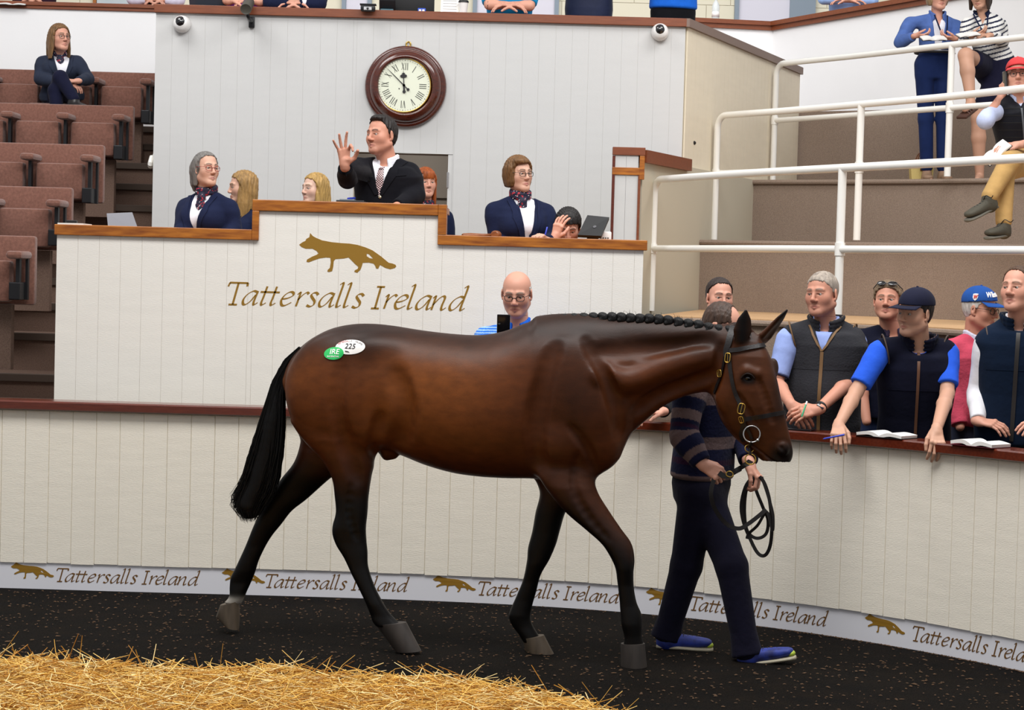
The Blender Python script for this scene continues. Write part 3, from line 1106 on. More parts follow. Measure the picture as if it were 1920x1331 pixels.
class Field:
    def __init__(self):
        self.p = []

    def _add(self, fn, lo, hi, k, op, pad=0.02):
        self.p.append((fn, np.asarray(lo, np.float32) - pad - k, np.asarray(hi, np.float32) + pad + k, k, op))
        return self

    def cap(self, a, b, ra, rb=None, k=0.015, op='u'):
        rb = ra if rb is None else rb
        a, b = V3(a), V3(b)
        ab = b - a
        l2 = float(ab @ ab) + 1e-12
        r = max(ra, rb)

        def fn(X, Y, Z):
            t = np.clip(((X - a[0]) * ab[0] + (Y - a[1]) * ab[1] + (Z - a[2]) * ab[2]) / l2, 0, 1)
            return np.sqrt((X - a[0] - t * ab[0]) ** 2 + (Y - a[1] - t * ab[1]) ** 2 + (Z - a[2] - t * ab[2]) ** 2) - (ra + t * (rb - ra))
        return self._add(fn, np.minimum(a, b) - r, np.maximum(a, b) + r, k, op)

    def chain(self, pts, rs, k=0.015, op='u'):
        for i in range(len(pts) - 1):
            self.cap(pts[i], pts[i + 1], rs[i], rs[i + 1], k, op)
        return self

    def ell(self, c, r, axes=None, k=0.015, op='u'):
        c = V3(c)
        r = np.asarray(r, np.float32)
        A = np.eye(3, dtype=np.float32) if axes is None else np.array([V3(q) for q in axes], np.float32)
        ext = np.sqrt(((A * r[:, None]) ** 2).sum(0))

        def fn(X, Y, Z):
            dx, dy, dz = X - c[0], Y - c[1], Z - c[2]
            q = [(dx * A[i, 0] + dy * A[i, 1] + dz * A[i, 2]) / r[i] for i in range(3)]
            k0 = np.sqrt(q[0] ** 2 + q[1] ** 2 + q[2] ** 2) + 1e-9
            k1 = np.sqrt((q[0] / r[0]) ** 2 + (q[1] / r[1]) ** 2 + (q[2] / r[2]) ** 2) + 1e-9
            return k0 * (k0 - 1.0) / k1
        return self._add(fn, c - ext, c + ext, k, op)

    def loft(self, a, b, S, ts, ws, ds, k=0.02, op='u', n=2.3, foff=None, soff=None, round_=0.02):
        """elliptical loft along a->b; S = side axis; ws half widths along S, ds half depths"""
        a, b, S = Vector(a), Vector(b), Vector(S)
        ax = (b - a)
        L = ax.length
        ax = ax / L
        S = (S - ax * S.dot(ax)).normalized()
        D = ax.cross(S)
        A, X1, S1, D1 = V3(a), V3(ax), V3(S), V3(D)
        ts, ws, ds = np.array(ts, np.float32), np.array(ws, np.float32), np.array(ds, np.float32)
        fo = np.zeros(len(ts), np.float32) if foff is None else np.array(foff, np.float32)
        so = np.zeros(len(ts), np.float32) if soff is None else np.array(soff, np.float32)
        R = float(max(ws.max(), ds.max()) + np.abs(fo).max() + np.abs(so).max())
        e0, e1 = A + X1 * (ts[0] * L), A + X1 * (ts[-1] * L)

        def fn(X, Y, Z):
            dx, dy, dz = X - A[0], Y - A[1], Z - A[2]
            t = (dx * X1[0] + dy * X1[1] + dz * X1[2]) / L
            s = dx * S1[0] + dy * S1[1] + dz * S1[2]
            d = dx * D1[0] + dy * D1[1] + dz * D1[2]
            w = np.interp(t, ts, ws)
            q = np.interp(t, ts, ds)
            s = np.abs(s - np.interp(t, ts, so)) / w
            d = np.abs(d - np.interp(t, ts, fo)) / q
            rr = ((s ** n + d ** n) ** (1.0 / n) - 1.0) * np.minimum(w, q)
            e = np.maximum(np.maximum(ts[0] - t, t - ts[-1]) * L + round_, 0)
            rr2 = np.maximum(rr + round_, 0)
            return np.where(e > 0, np.sqrt(rr2 ** 2 + e ** 2) - round_, rr).astype(np.float32)
        return self._add(fn, np.minimum(e0, e1) - R, np.maximum(e0, e1) + R, k, op)

    def raw(self, fn, lo, hi, k=0.0, op='u'):
        return self._add(fn, lo, hi, k, op)

    def bounds(self):
        u = [q for q in self.p if q[4] == 'u']
        return np.min([q[1] + q[3] for q in u], 0) - 0.005, np.max([q[2] - q[3] for q in u], 0) + 0.005

    def eval(self, lo, hi, h):
        lo = np.asarray(lo, np.float32)
        n = np.ceil((np.asarray(hi) - lo) / h).astype(int) + 1
        D = np.full(n, 0.3, np.float32)
        for fn, a, b, k, op in self.p:
            i0 = np.clip(np.floor((a - lo) / h).astype(int), 0, n)
            i1 = np.clip(np.ceil((b - lo) / h).astype(int) + 1, 0, n)
            if np.any(i1 <= i0):
                continue
            X = (lo[0] + h * np.arange(i0[0], i1[0], dtype=np.float32))[:, None, None]
            Y = (lo[1] + h * np.arange(i0[1], i1[1], dtype=np.float32))[None, :, None]
            Z = (lo[2] + h * np.arange(i0[2], i1[2], dtype=np.float32))[None, None, :]
            sl = (slice(i0[0], i1[0]), slice(i0[1], i1[1]), slice(i0[2], i1[2]))
            d = fn(X, Y, Z)
            if op == 'u':
                D[sl] = smin(D[sl], d, k)
            elif op == 's':
                D[sl] = smax(D[sl], -d, k)
            elif op == 'i':
                D[sl] = smax(D[sl], d, k)
        return D, lo

    def mesh(self, h, lo=None, hi=None):
        if lo is None:
            lo, hi = self.bounds()
        D, lo = self.eval(lo, hi, h)
        return nets(D, lo, h)


def nets(D, lo, h):
    S = (D < 0)
    c = S[:-1, :-1, :-1].astype(np.uint8)
    for (i, j, k) in ((1, 0, 0), (0, 1, 0), (0, 0, 1), (1, 1, 0), (1, 0, 1), (0, 1, 1), (1, 1, 1)):
        c += S[i:S.shape[0] - 1 + i, j:S.shape[1] - 1 + j, k:S.shape[2] - 1 + k]
    act = (c > 0) & (c < 8)
    idx = np.argwhere(act)
    if len(idx) == 0:
        return np.zeros((0, 3), np.float32), np.zeros((0, 4), np.int32)
    vid = np.full(act.shape, -1, np.int32)
    vid[idx[:, 0], idx[:, 1], idx[:, 2]] = np.arange(len(idx))
    cor = [(i, j, k) for i in (0, 1) for j in (0, 1) for k in (0, 1)]
    val = np.stack([D[idx[:, 0] + i, idx[:, 1] + j, idx[:, 2] + k] for (i, j, k) in cor], 1)
    acc = np.zeros((len(idx), 3), np.float32)
    cnt = np.zeros(len(idx), np.float32)
    for a in range(8):
        for b in range(a + 1, 8):
            ca, cb = np.array(cor[a]), np.array(cor[b])
            if np.abs(ca - cb).sum() != 1:
                continue
            va, vb = val[:, a], val[:, b]
            m = (va < 0) != (vb < 0)
            t = va / np.where(m, va - vb, 1)
            acc += np.where(m[:, None], ca + t[:, None] * (cb - ca), 0)
            cnt += m
    V = (lo + h * (idx + acc / np.maximum(cnt, 1)[:, None])).astype(np.float32)
    F = []
    nx, ny, nz = S.shape
    for ax in range(3):
        sl0 = [slice(None)] * 3
        sl1 = [slice(None)] * 3
        sl0[ax], sl1[ax] = slice(0, -1), slice(1, None)
        s0, s1 = S[tuple(sl0)], S[tuple(sl1)]
        e = np.argwhere(s0 != s1)
        o1, o2 = [(1, 2), (2, 0), (0, 1)][ax]
        ok = (e[:, o1] > 0) & (e[:, o2] > 0) & (e[:, o1] < act.shape[o1]) & (e[:, o2] < act.shape[o2])
        e = e[ok]
        if not len(e):
            continue
        flip = s0[e[:, 0], e[:, 1], e[:, 2]]
        q = []
        for (da, db) in ((0, 0), (-1, 0), (-1, -1), (0, -1)):
            c = e.copy()
            c[:, o1] += da
            c[:, o2] += db
            q.append(vid[c[:, 0], c[:, 1], c[:, 2]])
        q = np.stack(q, 1)
        q = q[(q >= 0).all(1)] if not (q >= 0).all() else q
        if len(q) == len(flip):
            q[~flip] = q[~flip][:, ::-1]
        F.append(q)
    return V, np.concatenate(F).astype(np.int32)


def joined(parts):
    vs, fs, n = [], [], 0
    for v, f in parts:
        vs.append(v)
        fs.append(f + n)
        n += len(v)
    return np.concatenate(vs), np.concatenate(fs)


def drop_inside(v, f, lo, hi, m=0.0):
    """faces whose centre lies inside the box are removed (a finer piece of the same surface goes there)"""
    c = v[f].mean(1)
    ins = ((c > lo + m) & (c < hi - m)).all(1)
    f = f[~ins]
    used = np.zeros(len(v), bool)
    used[f.ravel()] = True
    mp = np.cumsum(used) - 1
    return v[used], mp[f].astype(np.int32)


def lerp(a, b, t):
    return np.asarray(a) + (np.asarray(b) - np.asarray(a)) * t


def sstep(a, b, x):
    t = np.clip((x - a) / (b - a), 0, 1)
    return t * t * (3 - 2 * t)
# ================================================================== THE HORSE
def HY(x):
    """depth of the horse's spine at x (the horse stands a little turned towards the camera)"""
    return 9.93 + (0.31 - np.minimum(x, 0.55)) * 0.19 - np.maximum(x - 0.55, 0) * 0.22


def hp(u, v, dy=0.0):
    Y = 9.95
    for _ in range(3):
        Y = float(HY(P(u, v, Y).x)) + dy
    return P(u, v, Y)


HF = Field()


def pxloft(F, top, bot, hw, k=0.03, n=2.2, dy=0.0, yoff=None, axis='x'):
    """loft whose silhouette is the photo's outline: upper/lower edges (axis x) or left/right edges (axis z)"""
    A = np.array([[*hp(u, v, dy)] for u, v in top], np.float32)
    B = np.array([[*hp(u, v, dy)] for u, v in bot], np.float32)
    i, j = (0, 2) if axis == 'x' else (2, 0)
    A, B = A[np.argsort(A[:, i])], B[np.argsort(B[:, i])]
    if axis == 'x':
        hs = np.array([[hp(u, 700, dy).x, w] for u, w in hw], np.float32)
    else:
        hs = np.array([[hp(900, v, dy).z, w] for v, w in hw], np.float32)
    hs = hs[np.argsort(hs[:, 0])]
    lo_i, hi_i = max(A[0, i], B[0, i]), min(A[-1, i], B[-1, i])

    # smooth the outlines (Catmull-Rom resample)
    def smooth(M):
        c = catmull([Vector(m) for m in M], 6)
        return np.array([[*q] for q in c], np.float32)
    A, B = smooth(A), smooth(B)

    def fn(X, Y, Z):
        T = X if axis == 'x' else Z
        O = Z if axis == 'x' else X
        tc = np.clip(T, lo_i, hi_i)
        a, b = np.interp(tc, A[:, i], A[:, j]), np.interp(tc, B[:, i], B[:, j])
        w = np.interp(tc, hs[:, 0], hs[:, 1])
        c, hh = (a + b) / 2, np.maximum(np.abs(a - b) / 2, 0.004)
        if axis == 'x':
            yc = HY(tc) + dy
        else:
            yc = HY(c) + dy
        if yoff is not None:
            yc = yc + yoff(tc, O - c)
        s, d = np.abs(O - c) / hh, np.abs(Y - yc) / w
        r = ((s ** n + d ** n) ** (1 / n) - 1) * np.minimum(hh, w)
        e = np.abs(T - tc)
        return np.sqrt(np.maximum(r, 0) ** 2 + e ** 2) * (e > 0) + r * (e <= 0)
    allp = np.concatenate([A, B])
    W = float(hs[:, 1].max()) + 0.12
    lo, hi = allp.min(0), allp.max(0)
    lo[1] -= W
    hi[1] += W
    lo[i], hi[i] = lo_i, hi_i
    F.raw(lambda X, Y, Z: fn(X, Y, Z).astype(np.float32), lo, hi, k, 'u')


# trunk
pxloft(HF, [(533, 706), (540, 684), (556, 660), (590, 632), (622, 616), (660, 608), (700, 607), (740, 611), (790, 619), (850, 626), (900, 628), (945, 621), (985, 606), (1020, 599),
            (1060, 598), (1100, 602), (1140, 622), (1170, 655), (1190, 700)],
       [(533, 725), (545, 765), (562, 800), (600, 845), (650, 862), (690, 850), (712, 838), (735, 846), (760, 856), (800, 872), (850, 886), (900, 893), (950, 896), (1000, 897), (1040, 903),
        (1080, 905), (1120, 892), (1150, 862), (1172, 825), (1190, 770)],
       [(533, .07), (545, .13), (565, .175), (600, .22), (640, .25), (690, .265), (740, .255), (800, .262), (860, .275), (920, .27), (980, .235), (1040, .205), (1090, .195), (1130, .17), (1160, .13), (1190, .07)], k=0.03, n=2.15)
# neck
pxloft(HF, [(1000, 604), (1050, 598), (1100, 596), (1150, 596), (1200, 597), (1240, 599), (1280, 602), (1320, 606), (1360, 610), (1390, 616)],
       [(1000, 850), (1050, 845), (1100, 838), (1150, 830), (1180, 815), (1205, 793), (1240, 764), (1280, 744), (1320, 735), (1360, 735), (1390, 730)],
       [(1000, .15), (1050, .15), (1100, .145), (1150, .13), (1200, .112), (1250, .096), (1300, .088), (1350, .084), (1390, .078)], k=0.05, n=2.1)
Nm = lambda u, v, w: hp(u, v, -w)                        # point on the near side
# muscles, near and far alike
for sg in (-1, 1):
    HF.ell(hp(622, 735, sg * .135), (.22, .11, .27), k=.09)              # croup / thigh
    HF.ell(hp(1085, 735, sg * .115), (.13, .07, .22), ((.87, 0, .5), (0, 1, 0), (-.5, 0, .87)), k=.11)   # shoulder
    HF.ell(hp(1052, 830, sg * .125), (.12, .07, .10), k=.06)             # triceps / upper arm
    HF.ell(hp(1128, 835, sg * .075), (.09, .07, .11), k=.05)             # breast
    HF.ell(hp(705, 655, sg * .15), (.10, .06, .05), k=.09)               # point of hip
    HF.ell(hp(700, 800, sg * .17), (.07, .06, .10), k=.06)               # stifle / flank fold
    HF.ell(hp(1215, 665, sg * .065), (.24, .035, .05), ((.98, 0, .05), (0, 1, 0), (-.05, 0, .98)), k=.04)   # neck muscle

# legs: outline from the photo, own depth
def leg(L, Rr, hw, dy, k=.035):
    pxloft(HF, L, Rr, hw, k=k, n=2.2, dy=dy, axis='z')


# near hind
leg([(560, 790), (580, 830), (607, 865), (623, 896), (628, 930), (630, 960), (624, 985), (624, 1002), (631, 1022), (645, 1045), (659, 1075), (673, 1103), (685, 1128), (694, 1150), (699, 1165), (712, 1180)],
    [(716, 790), (712, 830), (704, 865), (697, 890), (691, 930), (689, 960), (686, 990), (687, 1015), (689, 1035), (690, 1060), (697, 1085), (706, 1107), (718, 1130), (726, 1143), (737, 1157), (757, 1176)],
    [(790, .02), (815, .07), (835, .09), (870, .08), (900, .066), (940, .05), (980, .047), (1003, .047), (1030, .036), (1075, .03), (1120, .034), (1143, .038), (1165, .032), (1180, .036)], -.125)
# far hind (trailing)
leg([(564, 800), (564, 830), (552, 866), (528, 897), (506, 930), (487, 962), (474, 990), (462, 1020), (449, 1049), (440, 1068), (433, 1082), (431, 1100), (430, 1118), (420, 1130)],
    [(690, 800), (670, 840), (640, 880), (612, 903), (575, 936), (547, 958), (528, 982), (506, 1010), (487, 1046), (478, 1073), (470, 1093), (463, 1108), (458, 1120), (450, 1136)],
    [(800, .02), (830, .06), (860, .075), (900, .062), (935, .05), (970, .045), (1000, .04), (1046, .03), (1080, .036), (1095, .036), (1118, .03), (1135, .036)], .12)
# near fore (leading)
leg([(1012, 850), (1010, 890), (1035, 930), (1063, 962), (1098, 992), (1126, 1017), (1141, 1038), (1153, 1063), (1157, 1088), (1161, 1122), (1163, 1150), (1165, 1172), (1170, 1192), (1168, 1212)],
    [(1110, 850), (1112, 890), (1122, 925), (1142, 958), (1165, 992), (1184, 1019), (1190, 1048), (1188, 1075), (1189, 1104), (1194, 1130), (1203, 1152), (1204, 1172), (1204, 1192), (1208, 1212)],
    [(850, .02), (880, .06), (905, .074), (930, .068), (962, .056), (1000, .048), (1025, .05), (1050, .048), (1080, .034), (1120, .032), (1152, .04), (1175, .034), (1195, .034), (1212, .04)], -.105)
# far fore (supporting, behind)
leg([(1003, 860), (1004, 895), (1012, 925), (1004, 960), (998, 995), (990, 1026), (988, 1050), (981, 1085), (969, 1115), (958, 1140), (954, 1155), (960, 1172), (972, 1188), (983, 1206)],
    [(1095, 860), (1090, 900), (1076, 935), (1060, 962), (1050, 995), (1043, 1020), (1031, 1048), (1014, 1078), (1006, 1108), (999, 1132), (995, 1152), (998, 1170), (1008, 1188), (1021, 1206)],
    [(860, .02), (890, .06), (915, .07), (940, .06), (990, .05), (1026, .048), (1050, .046), (1085, .032), (1120, .032), (1148, .04), (1170, .033), (1190, .034), (1206, .04)], .105)
# sheath
HF.ell(hp(726, 846, 0), (.035, .05, .045), k=.03)
HF.cap(hp(716, 838, 0), hp(738, 852, 0), .028, .022, k=.02)

# head: outline loft, turned a little towards the camera
HEADX = hp(1400, 730).x


def headoff(t, dx):
    return -0.30 * dx


pxloft(HF, [(1378, 606), (1367, 622), (1356, 650), (1349, 680), (1343, 710), (1340, 740), (1345, 768), (1357, 795), (1377, 820), (1400, 840), (1422, 858), (1438, 870), (1449, 878)],
       [(1398, 606), (1415, 622), (1431, 645), (1442, 665), (1450, 690), (1457, 715), (1462, 740), (1469, 770), (1476, 800), (1482, 825), (1486, 848), (1482, 864), (1468, 878)],
       [(606, .012), (622, .05), (650, .085), (680, .098), (710, .10), (740, .095), (770, .082), (800, .066), (825, .056), (850, .05), (866, .040), (878, .016)], k=.035, n=2.3, dy=-.02, axis='z', yoff=headoff)


def hd(u, v, w=0.0):
    """head point: w metres towards the camera from the head's own middle"""
    p = hp(u, v, -.02)
    c = 1405 + (v - 700) * 0.22
    p = hp(u, v, -.02 - w - 0.30 * (u - c) / 389.0)
    return p


for sg in (1, -1):
    HF.ell(hd(1367, 742, sg * .062), (.062, .03, .075), k=.03)                       # cheek
    HF.chain([hd(1384, 716, sg * .083), hd(1401, 695, sg * .085), hd(1420, 700, sg * .08)], [.013, .014, .011], k=.03)   # brow over the eye
    HF.chain([hd(1412, 735, sg * .078), hd(1432, 782, sg * .056)], [.011, .009], k=.02)   # facial crest
    HF.ell(hd(1468, 842, sg * .036), (.022, .012, .026), k=.022)                      # nostril rim
    HF.ell(hd(1444, 862, sg * .022), (.03, .016, .014), k=.016)                       # lip
HF.ell(hd(1450, 690, -.08), (.024, .03, .045), k=.035)
HF.ell(hd(1441, 872, 0), (.024, .022, .013), k=.012)                                 # lower lip
# eye sockets, nostril, mouth line
HF.ell(hd(1403, 709, .105), (.019, .014, .0125), k=.008, op='s')
HF.chain([hd(1458, 836, .060), hd(1466, 840, .058), hd(1472, 850, .054), hd(1464, 858, .052)], [.006, .011, .0125, .007], k=.006, op='s')
HF.chain([hd(1408, 832, .058), hd(1428, 848, .053), hd(1446, 862, .044), hd(1458, 868, .036)], [.0045, .0045, .004, .003], k=.006, op='s')
# ears
def ear(base, mid, tip, S, wb, wm, tip_r, hollow):
    b, m, t = Vector(base), Vector(mid), Vector(tip)
    HF.loft(b, t, S, [0, .18, .45, .75, 1.0], [wb * .8, wb, wm, wm * .72, .004], [.018, .020, .016, .010, .004], k=.012, n=2.0, round_=.004)
    ax = (t - b)
    f = ax.cross(Vector(S)).normalized()
    HF.loft(b + f * hollow + ax * .12, b + f * hollow + ax * .88, S, [0, .4, .75, 1.0], [wb * .55, wm * .68, wm * .4, .002], [.012, .012, .008, .002], k=.006, op='s', n=2.0, round_=.002)


ear(hd(1387, 652, .055), None or hd(1388, 615, .06), hd(1399, 580, .062), (1, 0.15, 0.1), .032, .045, .004, .016)
ear(hd(1427, 640, -.05), hd(1450, 615, -.05), hd(1477, 580, -.055), (.75, .0, .66), .046, .036, .004, -.02)

# shallow creases between the muscles, laid on the surface found by a coarse first pass
_lo, _hi = HF.bounds()
_v, _f = HF.mesh(0.014, _lo, _hi)
_bv = BVHTree.FromPolygons([Vector(q) for q in _v.tolist()], _f.tolist())


def crease(px, r, depth=.45, k=.02, op='s', per=4):
    pts, far = [], []
    for q in catmull([Vector((u, v, 0)) for u, v in px], per):
        d = ray(q.x, q.y).normalized()
        l, n, _, _ = _bv.ray_cast(Vector((0, 0, CAMZ)), d)
        if l is None:
            continue
        if n.dot(d) > 0:
            n = -n
        p_ = l + n * (r * (1 - depth)) * (1 if op == 's' else -1)
        pts.append(p_)
        far.append(Vector((p_.x, 2 * float(HY(p_.x)) - p_.y, p_.z)))
    for c_ in (pts, far):
        m_ = len(c_)
        if m_ > 2:
            HF.chain(c_, [r * (.35 + .65 * math.sin(math.pi * (i + .6) / (m_ + .2))) for i in range(m_)], k=k, op=op)


crease([(1352, 648), (1345, 690), (1338, 735)], .018, .5, .03)                     # jaw against the neck
crease([(1338, 700), (1290, 718), (1235, 740), (1195, 770)], .022, .35, .05)       # jugular groove
crease([(1330, 640), (1270, 652), (1190, 655), (1110, 662)], .022, .25, .06)       # under the crest
crease([(1320, 668), (1250, 690), (1180, 715), (1120, 700)], .024, .66, .07, 'u')  # long neck muscle
crease([(1098, 640), (1130, 700), (1152, 760), (1160, 815)], .020, .40, .04)       # front of the shoulder
crease([(1040, 650), (1015, 730), (1005, 800), (1010, 870)], .022, .30, .06)       # behind the shoulder
crease([(1070, 800), (1100, 840), (1118, 880)], .016, .35, .03)                    # arm against the breast
crease([(1085, 850), (1075, 905), (1098, 960), (1140, 1010)], .012, .35, .025)     # forearm
crease([(712, 780), (702, 830), (706, 868)], .018, .40, .04)                       # flank fold
crease([(640, 680), (632, 760), (650, 840), (668, 900)], .020, .30, .05)           # hamstring
crease([(660, 900), (655, 960), (668, 1010)], .010, .35, .02)                      # gaskin tendon
crease([(745, 700), (760, 770), (755, 830)], .022, .25, .07)                       # last rib
crease([(1384, 740), (1402, 770), (1416, 800)], .010, .35, .02)                    # below the cheek
crease([(1424, 715), (1436, 750), (1448, 790)], .010, .30, .02)                    # side of the nose
XCUT = hp(1325, 700).x
lo, hi = HF.bounds()
lo[0] = hp(400, 1150).x - .01
lo[2] = 0.02
hv, hf = HF.mesh(0.0075, lo, np.array([XCUT + 0.0075, hi[1], hi[2]], np.float32))
hv2, hf2 = HF.mesh(0.0042, np.array([XCUT, 9.3, 1.0], np.float32), np.array([hi[0], 10.15, 1.9], np.float32))
hv, hf = joined([(hv, hf), (hv2, hf2)])
# hooves cut away from the leg colour by height: legs end at the coronet
# ---- coat colour: bay with black points
def horse_cols(v):
    x, y, z = v[:, 0], v[:, 1], v[:, 2]
    bay = np.array([0.085, 0.022, 0.005])
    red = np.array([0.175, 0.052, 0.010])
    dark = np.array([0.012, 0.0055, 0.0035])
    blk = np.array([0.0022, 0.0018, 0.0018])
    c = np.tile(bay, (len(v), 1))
    rib = np.exp(-((x + 0.42) / .34) ** 2 - ((z - 1.27) / .22) ** 2)             # lighter barrel: coat tone with the rib highlight mixed into the colour
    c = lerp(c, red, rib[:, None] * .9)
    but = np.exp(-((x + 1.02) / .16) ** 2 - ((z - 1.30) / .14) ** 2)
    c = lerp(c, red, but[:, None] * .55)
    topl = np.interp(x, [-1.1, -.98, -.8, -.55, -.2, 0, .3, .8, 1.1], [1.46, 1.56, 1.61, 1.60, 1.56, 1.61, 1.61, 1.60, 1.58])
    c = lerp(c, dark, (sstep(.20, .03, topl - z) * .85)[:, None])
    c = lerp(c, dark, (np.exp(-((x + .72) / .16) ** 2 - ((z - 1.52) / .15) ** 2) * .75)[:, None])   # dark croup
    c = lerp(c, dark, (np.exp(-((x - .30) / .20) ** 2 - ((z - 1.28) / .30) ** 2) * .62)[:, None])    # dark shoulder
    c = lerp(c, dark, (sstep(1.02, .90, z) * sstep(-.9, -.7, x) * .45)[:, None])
    # points
    leghi = np.interp(x, [-1.4, -1.05, -.85, -.6, 0.0, .3, .6], [1.02, 1.0, .93, .90, .86, .88, .66])
    lg = sstep(leghi + .05, leghi - .22, z)
    c = lerp(c, blk, lg[:, None])
    # head: darker brown, black muzzle
    hx = sstep(.95, 1.05, x)
    hb = np.array([0.062, 0.018, 0.005])
    c = lerp(c, hb, (hx * .8)[:, None])
    pm = np.array([*hp(1470, 858)])
    dm = np.sqrt((x - pm[0]) ** 2 + (z - pm[2]) ** 2)
    c = lerp(c, blk * 1.2, (sstep(.115, .045, dm) * hx * .93)[:, None])
    pe = np.array([*hd(1402, 709, .09)])
    de = np.sqrt((x - pe[0]) ** 2 * 0.8 + (z - pe[2]) ** 2 * 1.3)
    c = lerp(c, blk, (sstep(.045, .016, de) * hx * .85)[:, None])
    # front of the face darker, ear near black
    fx = hp(1440, 690).x
    c = lerp(c, dark, (sstep(fx - .02, fx + .05, x) * sstep(1.1, 1.3, z) * .7)[:, None])
    e0 = np.array([*hp(1388, 615)])
    c = lerp(c, blk, (np.exp(-((x - e0[0]) / .055) ** 2) * sstep(e0[2] - .10, e0[2] - .05, z) * hx * .97)[:, None])
    tp = np.array([*hp(1475, 583)])
    c = lerp(c, blk, (sstep(.07, .03, np.sqrt((x - tp[0]) ** 2 + (z - tp[2]) ** 2)) * .9)[:, None])
    # white coronet on the far hind
    wz = hp(430, 1124, .12)
    ww = np.exp(-((z - wz.z + 0.004) / .020) ** 2) * (x < -1.2) * (z < .30)
    c = lerp(c, np.array([.45, .42, .37]), np.clip(ww * 1.3, 0, .9)[:, None])
    return c


M_coat = mat('bay_coat', rough=0.44, spec=0.20, vcol=True, var=0.18, vscale=26, bump=0.10, bscale=330, stretch=(0.5, 1, 1))
horse = mesh_obj('horse', hv, hf, M_coat, smooth=True, cols=horse_cols(hv))
tag(horse, 'dark bay horse with black plaited mane walking led across the sale ring', 'horse')
HBVH = BVHTree.FromPolygons([Vector(v) for v in hv.tolist()], hf.tolist())


def on_horse(u, v, off=0.0):
    d = ray(u, v).normalized()
    loc, nor, _, _ = HBVH.ray_cast(Vector((0, 0, CAMZ)), d)
    if loc is None:
        p = hp(u, v, -.06)
        loc, nor, _, _ = HBVH.find_nearest(p)
    if nor.dot(d) > 0:
        nor = -nor
    return loc + nor * off, nor


# hooves
M_hoof = mat('hoof_horn', srgb(84, 72, 58), 0.55, var=0.3, vscale=30, stretch=(1, 1, .15))
M_hoofd = mat('hoof_dark', srgb(52, 46, 42), 0.55, var=0.3, vscale=30, stretch=(1, 1, .15))


def hoof(top_l, top_r, bot_l, bot_r, dy, m, w=.055, mid=None):
    """truncated cone between coronet and ground edge, pixel corners"""
    tl, tr, bl, br = [hp(*q, dy) for q in (top_l, top_r, bot_l, bot_r)]
    vs = []
    seg = 20
    for (l, r, ww) in ((tl, tr, w * .82), (hp(*mid[0], dy) if mid else tl.lerp(bl, .5), hp(*mid[1], dy) if mid else tr.lerp(br, .5), w * .95), (bl, br, w)):
        c = (l + r) / 2
        a = (r - l) / 2
        for k in range(seg):
            t = 2 * math.pi * k / seg
            vs.append(c + a * math.cos(t) + Vector((0, ww * math.sin(t), 0)))
    fs = [(i * seg + k, i * seg + (k + 1) % seg, (i + 1) * seg + (k + 1) % seg, (i + 1) * seg + k) for i in range(2) for k in range(seg)]
    fs += [tuple(range(seg))[::-1], tuple(2 * seg + k for k in range(seg))]
    b = MB()
    b.add(vs, fs)
    return b.build('hoof', m, horse, smooth=True, angle=0.9)


hoof((704, 1170), (762, 1166), (741, 1221), (790, 1219), -.125, M_hoofd)
o = hoof((413, 1134), (449, 1125), (422, 1173), (448, 1180), .12, M_hoof, mid=((405, 1156), (450, 1152)))
hoof((1164, 1206), (1209, 1206), (1164, 1250), (1213, 1250), -.105, M_hoofd)
hoof((978, 1196), (1020, 1190), (990, 1232), (1040, 1228), .105, M_hoof)

# eye
M_eye = mat('horse_eye', (0.004, 0.003, 0.003), 0.06, coat=1.0)
pe, ne = on_horse(1403, 709)
MB().ball(pe - ne * 0.006, .017, 1.15, 1, .9).build('eye', M_eye, horse, smooth=True)
pe2, ne2 = on_horse(1402, 703)
M_lid = mat('eyelid_skin', (0.012, 0.006, 0.004), 0.6, spec=.15)
lid = [on_horse(u, v, .004)[0] for u, v in ((1390, 710), (1395, 703), (1402, 700), (1410, 703), (1415, 710))]
MB().tube(catmull(lid, 4), .0045, 8).build('eyelid', M_lid, horse, smooth=True)

# plaited mane: one knot per plait
M_mane = mat('black_hair', (0.003, 0.0026, 0.003), 0.5, spec=0.25, bump=0.9, bscale=260, stretch=(1, 1, .25))
tops = [(1002, 598), (1030, 593), (1060, 591), (1100, 588), (1140, 587), (1180, 587), (1220, 590), (1260, 594), (1300, 600), (1330, 606), (1352, 611)]
pu = [1008]
while pu[-1] < 1352:
    pu.append(pu[-1] + (17.5 if pu[-1] < 1250 else 19))
tu, tv = [t[0] for t in tops], [t[1] for t in tops]
for i, u in enumerate(pu):
    v = float(np.interp(u, tu, tv)) + 6 + RNG.uniform(-1, 1)
    p = hp(u, v, -.018)
    F1 = Field()
    F1.ell(p, (.026, .03, .018 + RNG.uniform(0, .003)), ((.96, 0, -.2), (0, 1, 0), (.2, 0, .96)), k=.006)
    F1.ell(p + Vector((.004, -.012, -.014)), (.021, .02, .02), k=.008)
    F1.ell(p + Vector((-.013, -.018, -.019)), (.011, .014, .012), k=.006)
    F1.cap(p + Vector((0, .01, -.005)), p + Vector((-.006, 0, -.035)), .014, .008, k=.006)
    v_, f_ = F1.mesh(.0055)
    mesh_obj('plait', v_, f_, M_mane, horse, smooth=True)
# wisps along the plaits
wv = MB()
for i in range(46):
    u = RNG.uniform(1005, 1340)
    v = float(np.interp(u, tu, tv)) + 1
    p = hp(u, v, RNG.uniform(-.03, .02))
    q = p + Vector((RNG.uniform(-.02, .02), RNG.uniform(-.01, .01), RNG.uniform(.008, .022)))
    wv.tube([p - Vector((0, 0, .02)), (p + q) / 2 + Vector((.003, 0, 0)), q], [.0012, .0009, .0003], 3)
tag(wv.build('mane_wisps', M_mane, horse), kind='stuff')
